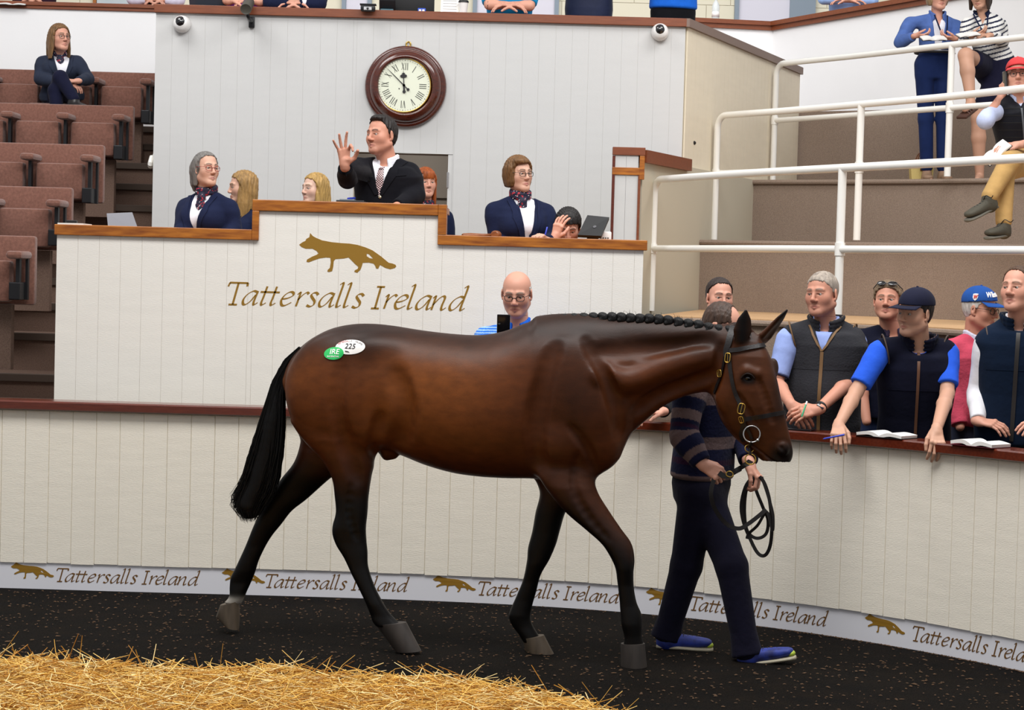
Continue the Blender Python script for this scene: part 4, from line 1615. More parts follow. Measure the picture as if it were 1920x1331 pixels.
# forelock tuft beside the far ear
F1 = Field()
F1.chain([hd(1404, 628, .0), hd(1413, 640, .01), hd(1425, 650, .02), hd(1432, 646, .0)], [.014, .014, .012, .006], k=.01)
v_, f_ = F1.mesh(.005)
mesh_obj('forelock', v_, f_, M_mane, horse, smooth=True)

# tail: dock plus strands
tl = [(561, 650), (532, 676), (508, 722), (494, 770), (481, 812), (466, 860), (455, 902), (438, 935), (446, 958), (462, 980)]
tr = [(566, 655), (545, 690), (534, 725), (534, 770), (532, 833), (526, 885), (514, 920), (500, 948), (488, 966), (478, 978)]
TL, TR = catmull([hp(u, v, -.01) for u, v in tl], 3), catmull([hp(u, v, -.01) for u, v in tr], 3)
nt = len(TL)
F1 = Field()
for i in range(nt - 5):
    a, b = TL[i], TR[i]
    c = (a + b) / 2
    r = max(.008, (a - b).length / 2 * .86 - .004)
    c2 = (TL[i + 1] + TR[i + 1]) / 2
    r2 = max(.008, (TL[i + 1] - TR[i + 1]).length / 2 * .86 - .004) * (1 if i < nt - 9 else .8)
    F1.cap(c, c2, min(r, .05), min(r2, .05), k=.02)
    if r > .03:
        F1.cap(c - Vector((r * .4, 0, 0)), c2 - Vector((r2 * .4, 0, 0)), r * .55, r2 * .55, k=.02)
        F1.cap(c + Vector((r * .4, 0, 0)), c2 + Vector((r2 * .4, 0, 0)), r * .55, r2 * .55, k=.02)
v_, f_ = F1.mesh(.007)
M_tail = mat('tail_hair', (0.002, 0.0018, 0.002), 0.5, spec=0.2, bump=0.6, bscale=120, stretch=(3, 3, .15))
tail = mesh_obj('tail', v_, f_, M_tail, horse, smooth=True)
sb = MB()
for i in range(620):
    f = RNG.random()
    g0, g1 = RNG.randint(0, 6), nt - 1
    ln = RNG.uniform(.72, 1.0)
    ph = RNG.uniform(-.01, .01)
    yy = RNG.uniform(-.055, .055)
    pts = []
    for k in range(9):
        t = g0 + (g1 * ln - g0) * k / 8
        i0 = min(nt - 2, int(t))
        a = TL[i0].lerp(TL[i0 + 1], t - i0)
        b = TR[i0].lerp(TR[i0 + 1], t - i0)
        ff = f + (RNG.uniform(-.04, .04) if k > 3 else 0)
        if f < .25:
            ff -= .12 * (k / 8) ** 3 * RNG.uniform(0, 1.6)
        p = a.lerp(b, ff)
        pts.append(p + Vector((ph * k / 8, yy * (0.3 + .7 * math.sin(min(1, k / 5) * 1.5)), 0)))
    sb.tube(pts, [.0022] * 6 + [.0018, .0012, .0004], 3)
tag(sb.build('tail_strands', M_tail, horse), kind='stuff')

# ------------------------------------------------------------------ hip stickers
def decal(V2, F2, cu, cv, sc, ang, off, name, m, parent, flip=False):
    ca, sa = math.cos(ang), math.sin(ang)

    def fn(x, y, d):
        X, Yv = x * sc, y * sc
        p, n = on_horse(cu + ca * X + sa * Yv, cv + sa * X - ca * Yv)
        return p + n * (off + d)
    return slab(V2, F2, fn, name, m, parent, th=.0006)


def disc(rx, ry, nr=5, seg=36):
    V2 = [(0, 0)]
    F2 = []
    for r in range(1, nr + 1):
        for k in range(seg):
            a = 2 * math.pi * k / seg
            V2.append((rx * r / nr * math.cos(a), ry * r / nr * math.sin(a)))
    for k in range(seg):
        F2.append((0, 1 + k, 1 + (k + 1) % seg))
    for r in range(nr - 1):
        for k in range(seg):
            a, b = 1 + r * seg + k, 1 + r * seg + (k + 1) % seg
            F2.append((a, b + seg, b)) if False else F2.append((a, a + seg, b + seg, b))
    return V2, F2


def fillfix(V2, F2):
    return V2, F2


M_lab = mat('sticker_white', srgb(244, 242, 240), 0.5)
M_grn = mat('sticker_green', srgb(30, 186, 92), 0.5)
M_ink = mat('black_ink', (0.01, 0.01, 0.012), 0.6)
M_redink = mat('red_ink', srgb(206, 120, 120), 0.6)
M_greyink = mat('grey_ink', srgb(150, 146, 146), 0.6)
lot = decal(*disc(28, 13.5), 657, 651, 1.0, math.radians(-3), .0025, 'lot_sticker', M_lab, None)
tag(lot, 'white oval sticker numbered 225 on the horse hip', 'sticker')
decal(*text_mesh('225', 13.5, .25), 656.5, 650, 1.0, math.radians(2), .0042, 'lot_number', M_ink, lot)
fx, ff = fox()
decal([(x - 357, y - 140) for x, y in fx], ff, 651.5, 659.5, 9.0 / 714, math.radians(4), .0042, 'fox_emblem', M_ink, lot)
for ch, a in zip('TATTERSALLS IRELAND', np.linspace(152, 28, 19)):
    if ch == ' ':
        continue
    ar = math.radians(a)
    decal(*text_mesh(ch, 4.2), 657 + 24.5 * math.cos(ar), 651 - 10.9 * math.sin(ar), 1.0, math.radians((90 - a) * .55), .0042, 'arc_letter', M_redink if a > 90 else M_greyink, lot)
irs = decal(*disc(18.5, 11.5), 626.5, 663, 1.0, math.radians(-8), .0046, 'green_sticker', M_grn, None)
tag(irs, 'green oval sticker reading IRE beside the white one', 'sticker')
decal(*text_mesh('IRE', 13.5, .22, .12), 627, 660.5, 1.0, 0.0, .0062, 'lettering', M_lab, irs)
decal(*text_mesh('INCENTIVE', 4.4, .1, .03), 624.5, 669, 1.0, 0.0, .0062, 'lettering', M_lab, irs)
# ================================================================== PEOPLE
def nrm(v):
    return Vector(v).normalized()


SKIN = {'fair': (0.62, 0.36, 0.26), 'pink': (0.63, 0.315, 0.225), 'ruddy': (0.57, 0.265, 0.18), 'tan': (0.56, 0.31, 0.21), 'pale': (0.68, 0.44, 0.34)}
M_skin = mat('skin', rough=0.5, spec=0.35, vcol=True, bump=0.08, bscale=220)
M_skin.node_tree.nodes['Principled BSDF'].inputs['Subsurface Weight'].default_value = 0.0
M_scl = mat('eye_white', srgb(226, 220, 214), 0.25, vcol=True)


def hairmat(name, rgb, rough=.5):
    return mat('hair_' + name, srgb(*rgb), rough, bump=1.0, bscale=170, stretch=(1, 1, .18), var=.35, vscale=60, spec=.35)


def cloth(name, rgb, rough=.85, var=.08, bump=.8, bscale=24, sheen=0.03, vcol=False):
    return mat('cloth_' + name, srgb(*rgb), rough, bump=bump, bscale=bscale, var=var, vscale=14, spec=.12, sheen=sheen, vcol=vcol)


M_scarf = mat('scarf_print', srgb(20, 22, 50), .7, var=.03, vscale=55, col2=srgb(190, 44, 56), thr=.60)
M_scarfw = mat('scarf_fleck', srgb(226, 214, 220), .7)
M_glass = mat('spectacle_frame', (0.01, 0.008, 0.008), .25)
M_glassred = mat('spectacle_red', srgb(140, 34, 34), .25)


class Head:
    """head frame: origin between the eyes' level and the skull centre; r = side, f = facing, u = up"""

    def __init__(s, c, yaw, pitch=0.0, roll=0.0, size=1.0):
        y = math.radians(yaw)
        f = Vector((math.sin(y), -math.cos(y), 0))
        r = Vector((math.cos(y), math.sin(y), 0))
        u = Vector((0, 0, 1))
        p = math.radians(pitch)
        f, u = f * math.cos(p) + u * math.sin(p), u * math.cos(p) - f * math.sin(p)
        q = math.radians(roll)
        r, u = r * math.cos(q) + u * math.sin(q), u * math.cos(q) - r * math.sin(q)
        s.c, s.r, s.f, s.u, s.s = Vector(c), r, f, u, size
        s.ax = (r, f, u)

    def p(s, x, y, z):
        return s.c + (s.r * x + s.f * y + s.u * z) * s.s

    def loc(s, v):
        d = (np.asarray(v, np.float64) - np.array(s.c)) / s.s
        return np.stack([d @ np.array(s.r), d @ np.array(s.f), d @ np.array(s.u)], -1)


def head_prims(F, H, fem=False, ear=True, mouth=0.0, wide=1.0, nose=1.0, jaw=1.0):
    s, ax = H.s, H.ax
    w = wide * (0.95 if fem else 1.0)
    e = lambda c, r, k=.012, op='u': F.ell(H.p(*c), [q * s for q in r], ax, k=k * s, op=op)
    c = lambda a, b, ra, rb=None, k=.01, op='u': F.cap(H.p(*a), H.p(*b), ra * s, (ra if rb is None else rb) * s, k=k * s, op=op)
    e((0, -.014, .032), (.076 * w, .096, .083), .01)
    e((0, .027, -.036), (.0625 * w, .062, .083), .03)
    j = (.048 if fem else .054) * w * jaw
    for q in (-1, 1):
        c((q * j, -.002, -.058), (q * .018, .070, -.098), .021, .017, k=.03)
        e((q * .043 * w, .054, -.026), (.020, .019, .022), .035)
        c((q * .014, .084, .025), (q * .044, .072, .022), .0088, .0075, k=.016)          # brow ridge
        e((q * .031, .091, .001), (.016, .0125, .0100), .008, 's')                       # socket
        c((q * .016, .0835, .0075), (q * .045, .073, .005), .0058, .0055, k=.004)         # upper lid
        c((q * .018, .0815, -.0092), (q * .043, .0725, -.0085), .0048, k=.004)              # lower lid
        e((q * (.0108 if fem else .0125) * nose, .097, -.0355), (.0078 if fem else .0085, .010, .0072), .008)
    e((0, .070, -.100), (.022 if not fem else .019, .018, .016), .022)
    ny = .1035 if fem else .107
    c((0, .084, .014), (0, ny, -.027), .0078 if fem else .0085, (.0092 if fem else .0110) * nose, k=.012)
    e((0, ny, -.030), ((.0088 if fem else .0105) * nose, .0095, .0088), .009)
    # mouth
    for q in (-1, 1):
        c((0, .0915 - mouth * .2, -.062), (q * .022, .081, -.066), .0062, .004, k=.006)
        c((0, .0905 - mouth * .2, -.074 - mouth), (q * .019, .081, -.069), .0072, .0045, k=.006)
        c((0, .099, -.0675 - mouth * .4), (q * .023, .087, -.0672), .0022 + mouth * .35, .0016, k=.003, op='s')
    if ear:
        for q in (-1, 1):
            f2 = nrm(H.f * -.35 + H.r * q * .94)
            a2 = nrm(H.f.cross(H.u) * 0 + H.f * .94 + H.r * q * .35)
            F.ell(H.p(q * .078 * w, -.008, -.008), (.0075 * s, .018 * s, .031 * s), (f2, a2, H.u), k=.006 * s)
            F.ell(H.p(q * .086 * w, -.006, -.004), (.005 * s, .010 * s, .018 * s), (f2, a2, H.u), k=.004 * s, op='s')
            F.ell(H.p(q * .077 * w, .004, -.034), (.006 * s, .007 * s, .009 * s), (f2, a2, H.u), k=.004 * s)


def head_cols(v, H, base, cols, beard=0.0, brow=(0.06, 0.04, 0.03), lip=(0.36, 0.11, 0.09), flush=.5):
    L = H.loc(v)
    x, y, z = np.abs(L[:, 0]), L[:, 1], L[:, 2]
    m = (z > -.16) & (y > -.02) & (x < .1)
    fl = np.exp(-((x - .045) / .022) ** 2 - ((z + .03) / .024) ** 2) + np.exp(-(x / .016) ** 2 - ((z + .03) / .016) ** 2) * (y > .08)
    cols = lerp(cols, np.array(base) * np.array([1.0, .80, .77]), (np.clip(fl, 0, 1) * flush * .7 * m)[:, None])
    be = sstep(-.030, -.055, z) * sstep(.0, .03, y) * (np.abs(z + .068) > .009) * m
    cols = lerp(cols, np.array(base) * np.array([.60, .62, .66]), (be * beard * .55)[:, None])
    li = np.exp(-(((z + .068) / .0085) ** 4) - ((x / .021) ** 4)) * (y > .072) * m
    cols = lerp(cols, np.array(lip), (li * .75)[:, None])
    br = np.exp(-(((z - .0235 - .004 * np.sin((x - .012) * 90)) / .0052) ** 4)) * sstep(.009, .014, x) * sstep(.052, .044, x) * (y > .045)
    cols = lerp(cols, np.array(brow), (br * .85)[:, None])
    ey = np.exp(-(((x - .031) / .017) ** 4) - ((z / .010) ** 4)) * (y > .06)
    cols = lerp(cols, np.array(base) * .42, (ey * .30)[:, None])
    return cols


def eyes(H, parent, look=0.0, iris=(0.05, 0.035, 0.02)):
    for q in (-1, 1):
        c = H.p(q * .0305, .0728, -.0005)
        b = MB().ball((0, 0, 0), .0118 * H.s, seg=18)
        V = np.array(b.v)
        g = nrm(H.f + H.r * math.tan(math.radians(look)))
        Q = Vector((0, 0, 1)).rotation_difference(g).to_matrix()
        V = (np.array(Q) @ V.T).T
        d = (V / (.0118 * H.s)) @ np.array(g)
        col = np.tile(np.array([.40, .36, .33]), (len(V), 1))
        col[d > .80] = iris
        col[d > .95] = (.006, .006, .006)
        mesh_obj('eye', [Vector(p) + c for p in V], b.f, M_scl, parent, smooth=True, cols=col)


HAIRLINES = {
    'short': ([-.12, -.075, -.03, -.004, .012, .03, .055, .075, .11], [-.085, -.075, -.045, -.012, .004, .034, .062, .078, .085]),
    'receding': ([-.12, -.075, -.03, -.004, .012, .03, .045, .06, .11], [-.085, -.075, -.045, -.012, .008, .048, .085, .105, .13]),
    'balding': ([-.12, -.075, -.03, -.004, .012, .03, .11], [-.085, -.075, -.045, -.012, .02, .05, .06]),
    'back': ([-.12, -.075, -.03, -.014, .004, .022, .045, .065, .11], [-.12, -.12, -.10, -.08, .028, .052, .078, .092, .10]),
    'long': ([-.12, -.075, -.03, -.004, .012, .03, .05, .075, .11], [-.12, -.12, -.11, -.10, -.03, .03, .060, .080, .086]),
    'full': ([-.12, -.075, -.03, -.004, .014, .03, .05, .075, .11], [-.10, -.09, -.06, -.02, .0, .03, .05, .058, .07]),
}


def hair(H, parent, style, m, vol=.010, h=.0042, top_open=None, extra=None, name='hair', fringe=0.0):
    F = Field()
    s = H.s
    yy, zz = HAIRLINES[style]
    yy, zz = np.array(yy), np.array(zz)
    R = (.076 + vol * .85, .096 + vol, .083 + vol)
    ax = [np.array(q) for q in H.ax]
    cc = np.array(H.p(0, -.014, .032))
    oc = np.array(H.c)

    def fn(X, Y, Z):
        dx, dy, dz = X - cc[0], Y - cc[1], Z - cc[2]
        q = [(dx * ax[i][0] + dy * ax[i][1] + dz * ax[i][2]) / s for i in range(3)]
        # the back of the head runs down into the nape
        q2 = np.where((q[2] < 0), q[2] * (0.72), q[2])
        k0 = np.sqrt((q[0] / R[0]) ** 2 + (q[1] / R[1]) ** 2 + (q2 / R[2]) ** 2) + 1e-9
        lx, ly, lz = q[0], q[1] - .014, q[2] + .032
        d = (k0 - 1) * min(R)
        wob = .0022 * np.sin(lx * 420 + lz * 60) * np.sin(ly * 130 + lx * 50) + .002 * np.sin(ly * 260 + lz * 90)
        cut = (np.interp(ly, yy, zz) - lz) * .75 + wob * 1.5
        d = np.maximum(d + wob * (1.2 if vol > .006 else .5), cut)
        if top_open is not None:                                   # bald crown
            d = np.maximum(d, -(np.sqrt((lx / top_open[0]) ** 2 + ((ly - top_open[1]) / top_open[2]) ** 2) - 1) * .04 - (lz < .04) * 1.0)
        return (d * s).astype(np.float32)
    e = .14 * s
    F.raw(fn, cc - e * 1.15, cc + e * 1.15, 0)
    if extra:
        extra(F, H)
    v, f = F.mesh(h)
    return mesh_obj(name, v, f, m, parent, smooth=True)


def long_locks(L=.30, back=.02, spread=.075, front=True, left=True, right=True, w=.03):
    def ex(F, H):
        for q in (-1, 1):
            if (q < 0 and not left) or (q > 0 and not right):
                continue
            F.loft(H.p(q * .066, -.012, .055), H.p(q * .066, -.012, .055) - Vector((0, 0, 1)) * (L * H.s) + H.r * (q * (spread - .07) * H.s) + H.f * (-.01 if not front else .012) * H.s,
                   H.f, [0, .12, .3, .6, 1], [.012 * H.s, .036 * H.s, .05 * H.s, w * 1.3 * H.s, w * .8 * H.s], [.006 * H.s, .013 * H.s, .019 * H.s, .018 * H.s, .009 * H.s], k=.03, round_=.006)
        F.loft(H.p(0, -.080, .05), H.p(0, -.095 - back, .02) - Vector((0, 0, 1)) * (L * H.s), H.r, [0, .15, .35, .7, 1], [.02 * H.s, .05 * H.s, .070 * H.s, .072 * H.s, .05 * H.s],
               [.010 * H.s, .022 * H.s, .028 * H.s, .024 * H.s, .012 * H.s], k=.03, round_=.006)
    return ex


def glasses(H, parent, m=None, w=.0215, hgt=.0165, sun=False):
    m = m or M_glass
    b = MB()
    s = H.s
    for q in (-1, 1):
        lp = []
        for k in range(20):
            a = 2 * math.pi * k / 20
            cx = math.copysign(abs(math.cos(a)) ** .7, math.cos(a)) * w
            cz = math.copysign(abs(math.sin(a)) ** .7, math.sin(a)) * hgt
            lp.append(H.p(q * .033 + cx, .099 - abs(q * .033 + cx) ** 2 * 3.2, -.003 + cz))
        b.tube(lp, .0019 * s, 6, closed=True)
        b.tube([H.p(q * (.033 + w), .091, .004), H.p(q * .074, .06, .006), H.p(q * .083, .0, .006), H.p(q * .082, -.012, -.004)], .0017 * s, 6)
    b.tube(catmull([H.p(-.012, .100, .0), H.p(0, .104, .003), H.p(.012, .100, .0)], 4), .0017 * s, 6)
    g = b.build('spectacles', m, parent, smooth=True)
    return g


def cap_hat(H, parent, m, mb=None, tilt=8, brimlen=.075):
    """baseball cap: dome (root) with brim and button"""
    F = Field()
    s = H.s
    F.ell(H.p(0, -.012, .045), (.088 * s, .108 * s, .090 * s), H.ax, k=.0)
    F.ell(H.p(0, -.012, .030), (.080 * s, .100 * s, .085 * s), H.ax, k=.0, op='s')
    n = nrm(H.u - H.f * math.tan(math.radians(tilt)))
    o = H.p(0, 0, .042)
    N, O = np.array(n), np.array(o)
    F.raw(lambda X, Y, Z: (-( (X - O[0]) * N[0] + (Y - O[1]) * N[1] + (Z - O[2]) * N[2])).astype(np.float32), np.array(o) - .3, np.array(o) + .3, 0, 'i')
    v, f = F.mesh(.0042)
    c = mesh_obj('cap', v, f, m, parent, smooth=True)
    vs, fs = [], []
    na = 14
    fwd = nrm(H.f + H.u * math.tan(math.radians(-tilt - 1)))
    for lay in (0, 1):
        for k in range(na + 1):
            a = math.radians(-62 + 124 * k / na)
            base = H.p(math.sin(a) * .086, -.012 + math.cos(a) * .106, (.046 + .02 * math.tan(math.radians(tilt)) - .004 * math.cos(a))) + H.u * (-.004 * lay * s)
            out = math.cos(a * .9) ** .6 if abs(a) < 1.5 else 0
            for j in range(4):
                vs.append(base + fwd * (brimlen * out * j / 3 * s) - H.u * (.016 * (abs(math.sin(a)) ** 2) * j / 3 * s) + H.r * math.sin(a) * (.004 * j) * s)
    W = 4
    M_ = (na + 1) * W
    for k in range(na):
        for j in range(W - 1):
            a = k * W + j
            fs.append((a, a + 1, a + W + 1, a + W))
            fs.append((M_ + a, M_ + a + W, M_ + a + W + 1, M_ + a + 1))
        a = k * W + W - 1
        fs.append((a, M_ + a, M_ + a + W, a + W))
        a = k * W
        fs.append((a, a + W, M_ + a + W, M_ + a))
    for k in (0, na):
        for j in range(W - 1):
            a = k * W + j
            fs.append((a, M_ + a, M_ + a + 1, a + 1))
    b = MB()
    b.add(vs, fs)
    b.build('brim', mb or m, c, smooth=True)
    MB().ball(H.p(0, -.012, .136), .007 * s, 1, 1, .6).build('cap_button', m, c, smooth=True)
    return c


def hand_prims(F, W, d, n, thumb, curl=(20, 25, 15), spread=6.0, s=1.0, tcurl=20, tout=42, fan=None, curls=None):
    """hand from wrist W; d = direction of the knuckles, n = palm normal (palm faces n), thumb = side vector of the thumb"""
    d = nrm(d)
    n = nrm(Vector(n) - d * d.dot(Vector(n)))
    t = d.cross(n)
    if t.dot(Vector(thumb)) < 0:
        t = -t
    W = Vector(W)
    Ls = [(.047, .028, .022), (.050, .031, .023), (.046, .029, .022), (.036, .022, .020)]
    off = [.030, .010, -.010, -.029]
    fan = fan or [spread * 1.3, spread * .35, -spread * .6, -spread * 1.6]
    k0 = .006 * s
    for i in range(4):
        kn = W + (d * (.092 - abs(i - 1.2) * .0045) + t * off[i] - n * .002) * s
        F.cap(W + (t * off[i] * .55 + d * .008) * s, kn, .0135 * s, .0115 * s, k=.012 * s)
        a = math.radians(fan[i])
        dr = d * math.cos(a) + t * math.sin(a)
        cu = curls[i] if curls else curl
        p, ang, r = kn, 0.0, .0098 if i < 3 else .0085
        F.ell(kn - n * .003 * s, (.011 * s, .011 * s, .011 * s), k=.006 * s)
        for j in range(3):
            ang += math.radians(cu[j])
            q = p + (dr * math.cos(ang) + n * math.sin(ang)) * (Ls[i][j] * s)
            F.cap(p, q, r * s, (r - .0008) * s, k=.003 * s)
            p, r = q, r - .0009
    # thumb
    b0 = W + (t * .024 + d * .016 + n * .006) * s
    a = math.radians(tout)
    dr = nrm(d * math.cos(a) + t * math.sin(a) + n * .25)
    p1 = b0 + dr * (.042 * s)
    F.cap(b0, p1, .0155 * s, .0125 * s, k=.010 * s)
    ax2 = nrm(d * .75 + n * math.sin(math.radians(tcurl)) - t * .05 + dr * .5)
    p2 = p1 + ax2 * (.032 * s)
    ax3 = nrm(ax2 + n * math.sin(math.radians(tcurl)) * .7 - t * .25)
    p3 = p2 + ax3 * (.026 * s)
    F.cap(p1, p2, .0118 * s, .0108 * s, k=.004 * s)
    F.cap(p2, p3, .0108 * s, .0092 * s, k=.004 * s)
    F.ell(W + (d * .03 + t * .014 + n * .010) * s, (.018 * s, .022 * s, .014 * s), k=.015 * s)
    F.cap(W - d * .02 * s, W + d * .02 * s, .0225 * s, .023 * s, k=.014 * s)


class Person:
    """kp: key points in world coordinates
       head: Head;  N neck base;  V pelvis;  byaw body yaw (deg, 0 = facing the camera, + = towards the right of the picture)
       arms: list of dicts side(-1 left of picture,+1 right), S,E,W points, hand=dict(...)"""

    def __init__(s, name, label, H, byaw, skin='fair', fem=False, scale=1.0, N=None, V=None, shw=None, build=1.0, belly=0.0, bust=0.0,
                 beard=0.0, brow=(0.07, 0.045, 0.03), lip=(0.36, 0.11, 0.09), mouth=0.0, wide=1.0, nose=1.0, jaw=1.0, res=.0052, look=0.0,
                 iris=(0.05, 0.035, 0.02), group=None, flush=.5, neck=.055, cat='person', eye=True):
        s.name, s.H, s.fem, s.sc, s.skin = name, H, fem, scale, np.array(SKIN[skin]) if isinstance(skin, str) else np.array(skin)
        y = math.radians(byaw)
        s.f = Vector((math.sin(y), -math.cos(y), 0))
        s.r = Vector((math.cos(y), math.sin(y), 0))
        s.N = Vector(N) if N is not None else H.c - Vector((0, 0, .175 * scale)) - s.f * .03 * scale - H.f * .01
        s.V = Vector(V) if V is not None else s.N - Vector((0, 0, .52 * scale)) - s.f * .0
        s.up = (s.N - s.V).normalized()
        s.shw = shw or (.165 if fem else .19) * scale
        s.build, s.belly, s.bust = build, belly, bust
        s.head_kw = dict(fem=fem, mouth=mouth, wide=wide, nose=nose, jaw=jaw)
        s.col_kw = dict(beard=beard, brow=brow, lip=lip, flush=flush)
        s.res, s.look, s.iris = res, look, iris
        s.arms, s.legs = [], []
        s.shlen = 1.0
        s.label, s.group, s.cat = label, group, cat
        s.neck_r = neck * scale * (.85 if fem else 1)
        s.root = None
        s.rots = []
        s.eye = eye

    # -- skeleton helpers
    def shoulder(s, q):
        return s.N + s.r * (q * s.shw) - s.up * (.078 * s.sc)

    def arm(s, q, E=None, W=None, hand=None, r=(.046, .037, .026), S=None):
        S = Vector(S) if S is not None else s.shoulder(q)
        if E is None:
            E = S + (s.r * q * .05 - s.up * .29 + s.f * -.02) * s.sc
        if W is None:
            W = Vector(E) + (-s.up * .25 + s.f * .06) * s.sc
        s.arms.append(dict(q=q, S=S, E=Vector(E), W=Vector(W), hand=hand, r=[x * s.sc * (.84 if s.fem else 1) for x in r]))
        return s.arms[-1]

    def leg(s, q, K=None, A=None, toe=None, Hp=None):
        Hp = Vector(Hp) if Hp is not None else s.V + s.r * (q * .09 * s.sc) - Vector((0, 0, .02 * s.sc))
        K = Vector(K) if K is not None else Hp + Vector((0, 0, -.42 * s.sc)) + s.f * .02
        A = Vector(A) if A is not None else K + Vector((0, 0, -.40 * s.sc)) - s.f * .02
        s.legs.append(dict(q=q, H=Hp, K=K, A=A, toe=Vector(toe) if toe is not None else nrm(s.f + s.r * q * .15)))
        return s.legs[-1]

    def torso(s, F, off=0.0, lo=-.14, hi=1.0, k=.03, sh=True):
        b, sc = s.build, s.sc
        if s.fem:
            ts = [-.16, 0, .32, .62, .80, .93, 1.02]
            ws = [.165, .17, .132, .148, .152, .11, .058]
            ds = [.115, .118, .095, .108, .100, .078, .055]
        else:
            ts = [-.16, 0, .32, .62, .80, .93, 1.02]
            ws = [.158, .165, .155, .175, .182, .13, .066]
            ds = [.112, .115, .110, .122, .115, .088, .062]
        kp = [i for i, t in enumerate(ts) if lo <= t <= hi]
        W = [ws[i] * sc * b + off for i in kp]
        D = [ds[i] * sc * b + off for i in kp]
        F.loft(s.V, s.N, s.r, [ts[i] for i in kp], W, D, k=k, n=2.3)
        if s.belly:
            F.ell(s.V.lerp(s.N, .30) + s.f * (.05 * sc), ((.135 * b + off), (.09 + s.belly + off), .17 * sc), (s.r, s.f, s.up), k=.06)
        if s.bust:
            for q in (-1, 1):
                F.ell(s.V.lerp(s.N, .66) + s.f * (.075 * sc) + s.r * (q * .068 * sc), (.068 * sc + off, .045 * sc + s.bust + off, .066 * sc + off), (s.r, s.f, s.up), k=.04)
        if sh:
            for a in s.arms:
                n0 = s.N - s.up * (.030 * sc) + s.r * (a['q'] * .045 * sc)
                F.cap(n0, n0.lerp(a['S'], s.shlen), .044 * sc + off * .8, a['r'][0] * .98 + off * .8, k=.035)

    def sleeve(s, F, a, off, end, k=.02, taper=0.0):
        """end: 0..1 upper arm, 1..2 forearm"""
        r = a['r']
        S, E, W = a['S'], a['E'], a['W']
        t = min(end, 1.0)
        q = S.lerp(E, t)
        sd = nrm((E - S).cross(s.f + Vector((0.1, .05, .02))))
        re = (r[0] + (r[1] - r[0]) * t) + off + taper
        F.cap(S, S.lerp(E, .25), r[0] + off * .9, r[0] + off * .9, k=k)
        F.loft(S, q, sd, [0, .4, 1], [r[0] + off, (r[0] + off + re) / 2 + .003, re], [r[0] + off, (r[0] + off + re) / 2 + .003, re], k=k, n=2.0, round_=.005 if end <= 1 else re * .9)
        if end > 1:
            t = end - 1
            q2 = E.lerp(W, t)
            sd = nrm((W - E).cross(s.f + Vector((0.1, .05, .02))))
            m_ = r[1] + off
            e_ = r[1] + (r[2] - r[1]) * t + off
            F.cap(E, E.lerp(W, .3), m_, m_, k=k)
            F.loft(E, q2, sd, [0, .5, 1], [m_, (m_ + e_) / 2 + .003, e_], [m_, (m_ + e_) / 2 + .003, e_], k=k, n=2.0, round_=.006)

    def body(s, extra=None, bare_legs=None):
        F = Field()
        s.torso(F, off=-.012, k=.03)
        F.cap(s.N - s.up * .03, s.H.p(0, -.022, -.06), s.neck_r * 1.12, s.neck_r * .98, k=.02)
        F.cap(s.N - s.up * .02 + s.f * .02, s.H.p(0, .012, -.085), s.neck_r * .8, s.neck_r * .66, k=.02)
        for a in s.arms:
            r = a['r']
            F.cap(a['S'], a['E'], r[0], r[1], k=.02)
            m = a['E'].lerp(a['W'], .3)
            F.cap(a['E'], m, r[1], r[1] * 1.02, k=.015)
            F.cap(m, a['W'], r[1] * 1.02, r[2], k=.015)
        hands = []
        for a in s.arms:
            if a['hand']:
                hp_ = dict(a['hand'])
                hp_.setdefault('s', .95 * s.sc * (.9 if s.fem else 1))
                n0 = len(F.p)
                hand_prims(F, a['W'], **hp_)
                lo = np.min([q[1] + q[3] for q in F.p[n0:]], 0)
                hi = np.max([q[2] - q[3] for q in F.p[n0:]], 0)
                hands.append((lo - .004, hi + .004))
        for l in (bare_legs or []):
            F.chain(l['pts'], l['rs'], k=.02)
            if 'foot' in l:
                F.chain(l['foot'], l['fr'], k=.015)
        if extra:
            extra(F)
        n0 = len(F.p)
        head_prims(F, s.H, **s.head_kw)
        S = s.H.s
        hlo, hhi = np.array(s.H.c) - .155 * S, np.array(s.H.c) + .155 * S
        hlo[2] = s.H.c.z - .125 * S
        lo, hi = F.bounds()
        parts = []
        v, f = F.mesh(s.res, lo, hi)
        fr = min(.0032, s.res)
        for (a, b) in [(hlo, hhi)] + hands:
            v, f = drop_inside(v, f, a, b, .001)
            parts.append(F.mesh(fr, a, b))
        v, f = joined([(v, f)] + parts)
        cols = np.tile(s.skin, (len(v), 1)).astype(np.float64)
        cols = head_cols(v, s.H, s.skin, cols, **s.col_kw)
        s.root = mesh_obj(s.name, v, f, M_skin, smooth=True, cols=cols)
        tag(s.root, s.label, s.cat, s.group)
        if s.eye:
            eyes(s.H, s.root, s.look, s.iris)
        return s.root

    def vcut(s, F, depth, width, off=.0, low=None, x0=0.0, k=.006):
        """V opening at the front: from the neck down to `depth` (fraction of the torso below the neck)"""
        a = s.N + s.up * .06 * s.sc
        b = s.V.lerp(s.N, 1 - depth)
        R, Fv, U, B = V3(s.r), V3(s.f), V3(s.up), V3(b)
        L = (a - b).dot(s.up)

        def fn(X, Y, Z):
            dx, dy, dz = X - B[0], Y - B[1], Z - B[2]
            x = dx * R[0] + dy * R[1] + dz * R[2] - x0
            y = dx * Fv[0] + dy * Fv[1] + dz * Fv[2]
            z = dx * U[0] + dy * U[1] + dz * U[2]
            return np.maximum((np.abs(x) - np.maximum(z, 0) / L * width) * .8 + (z < 0) * .1, -y + .0).astype(np.float32)
        c = (a + b) / 2 + s.f * .1
        F.raw(fn, V3(c) - .35, V3(c) + .35, k, 's')

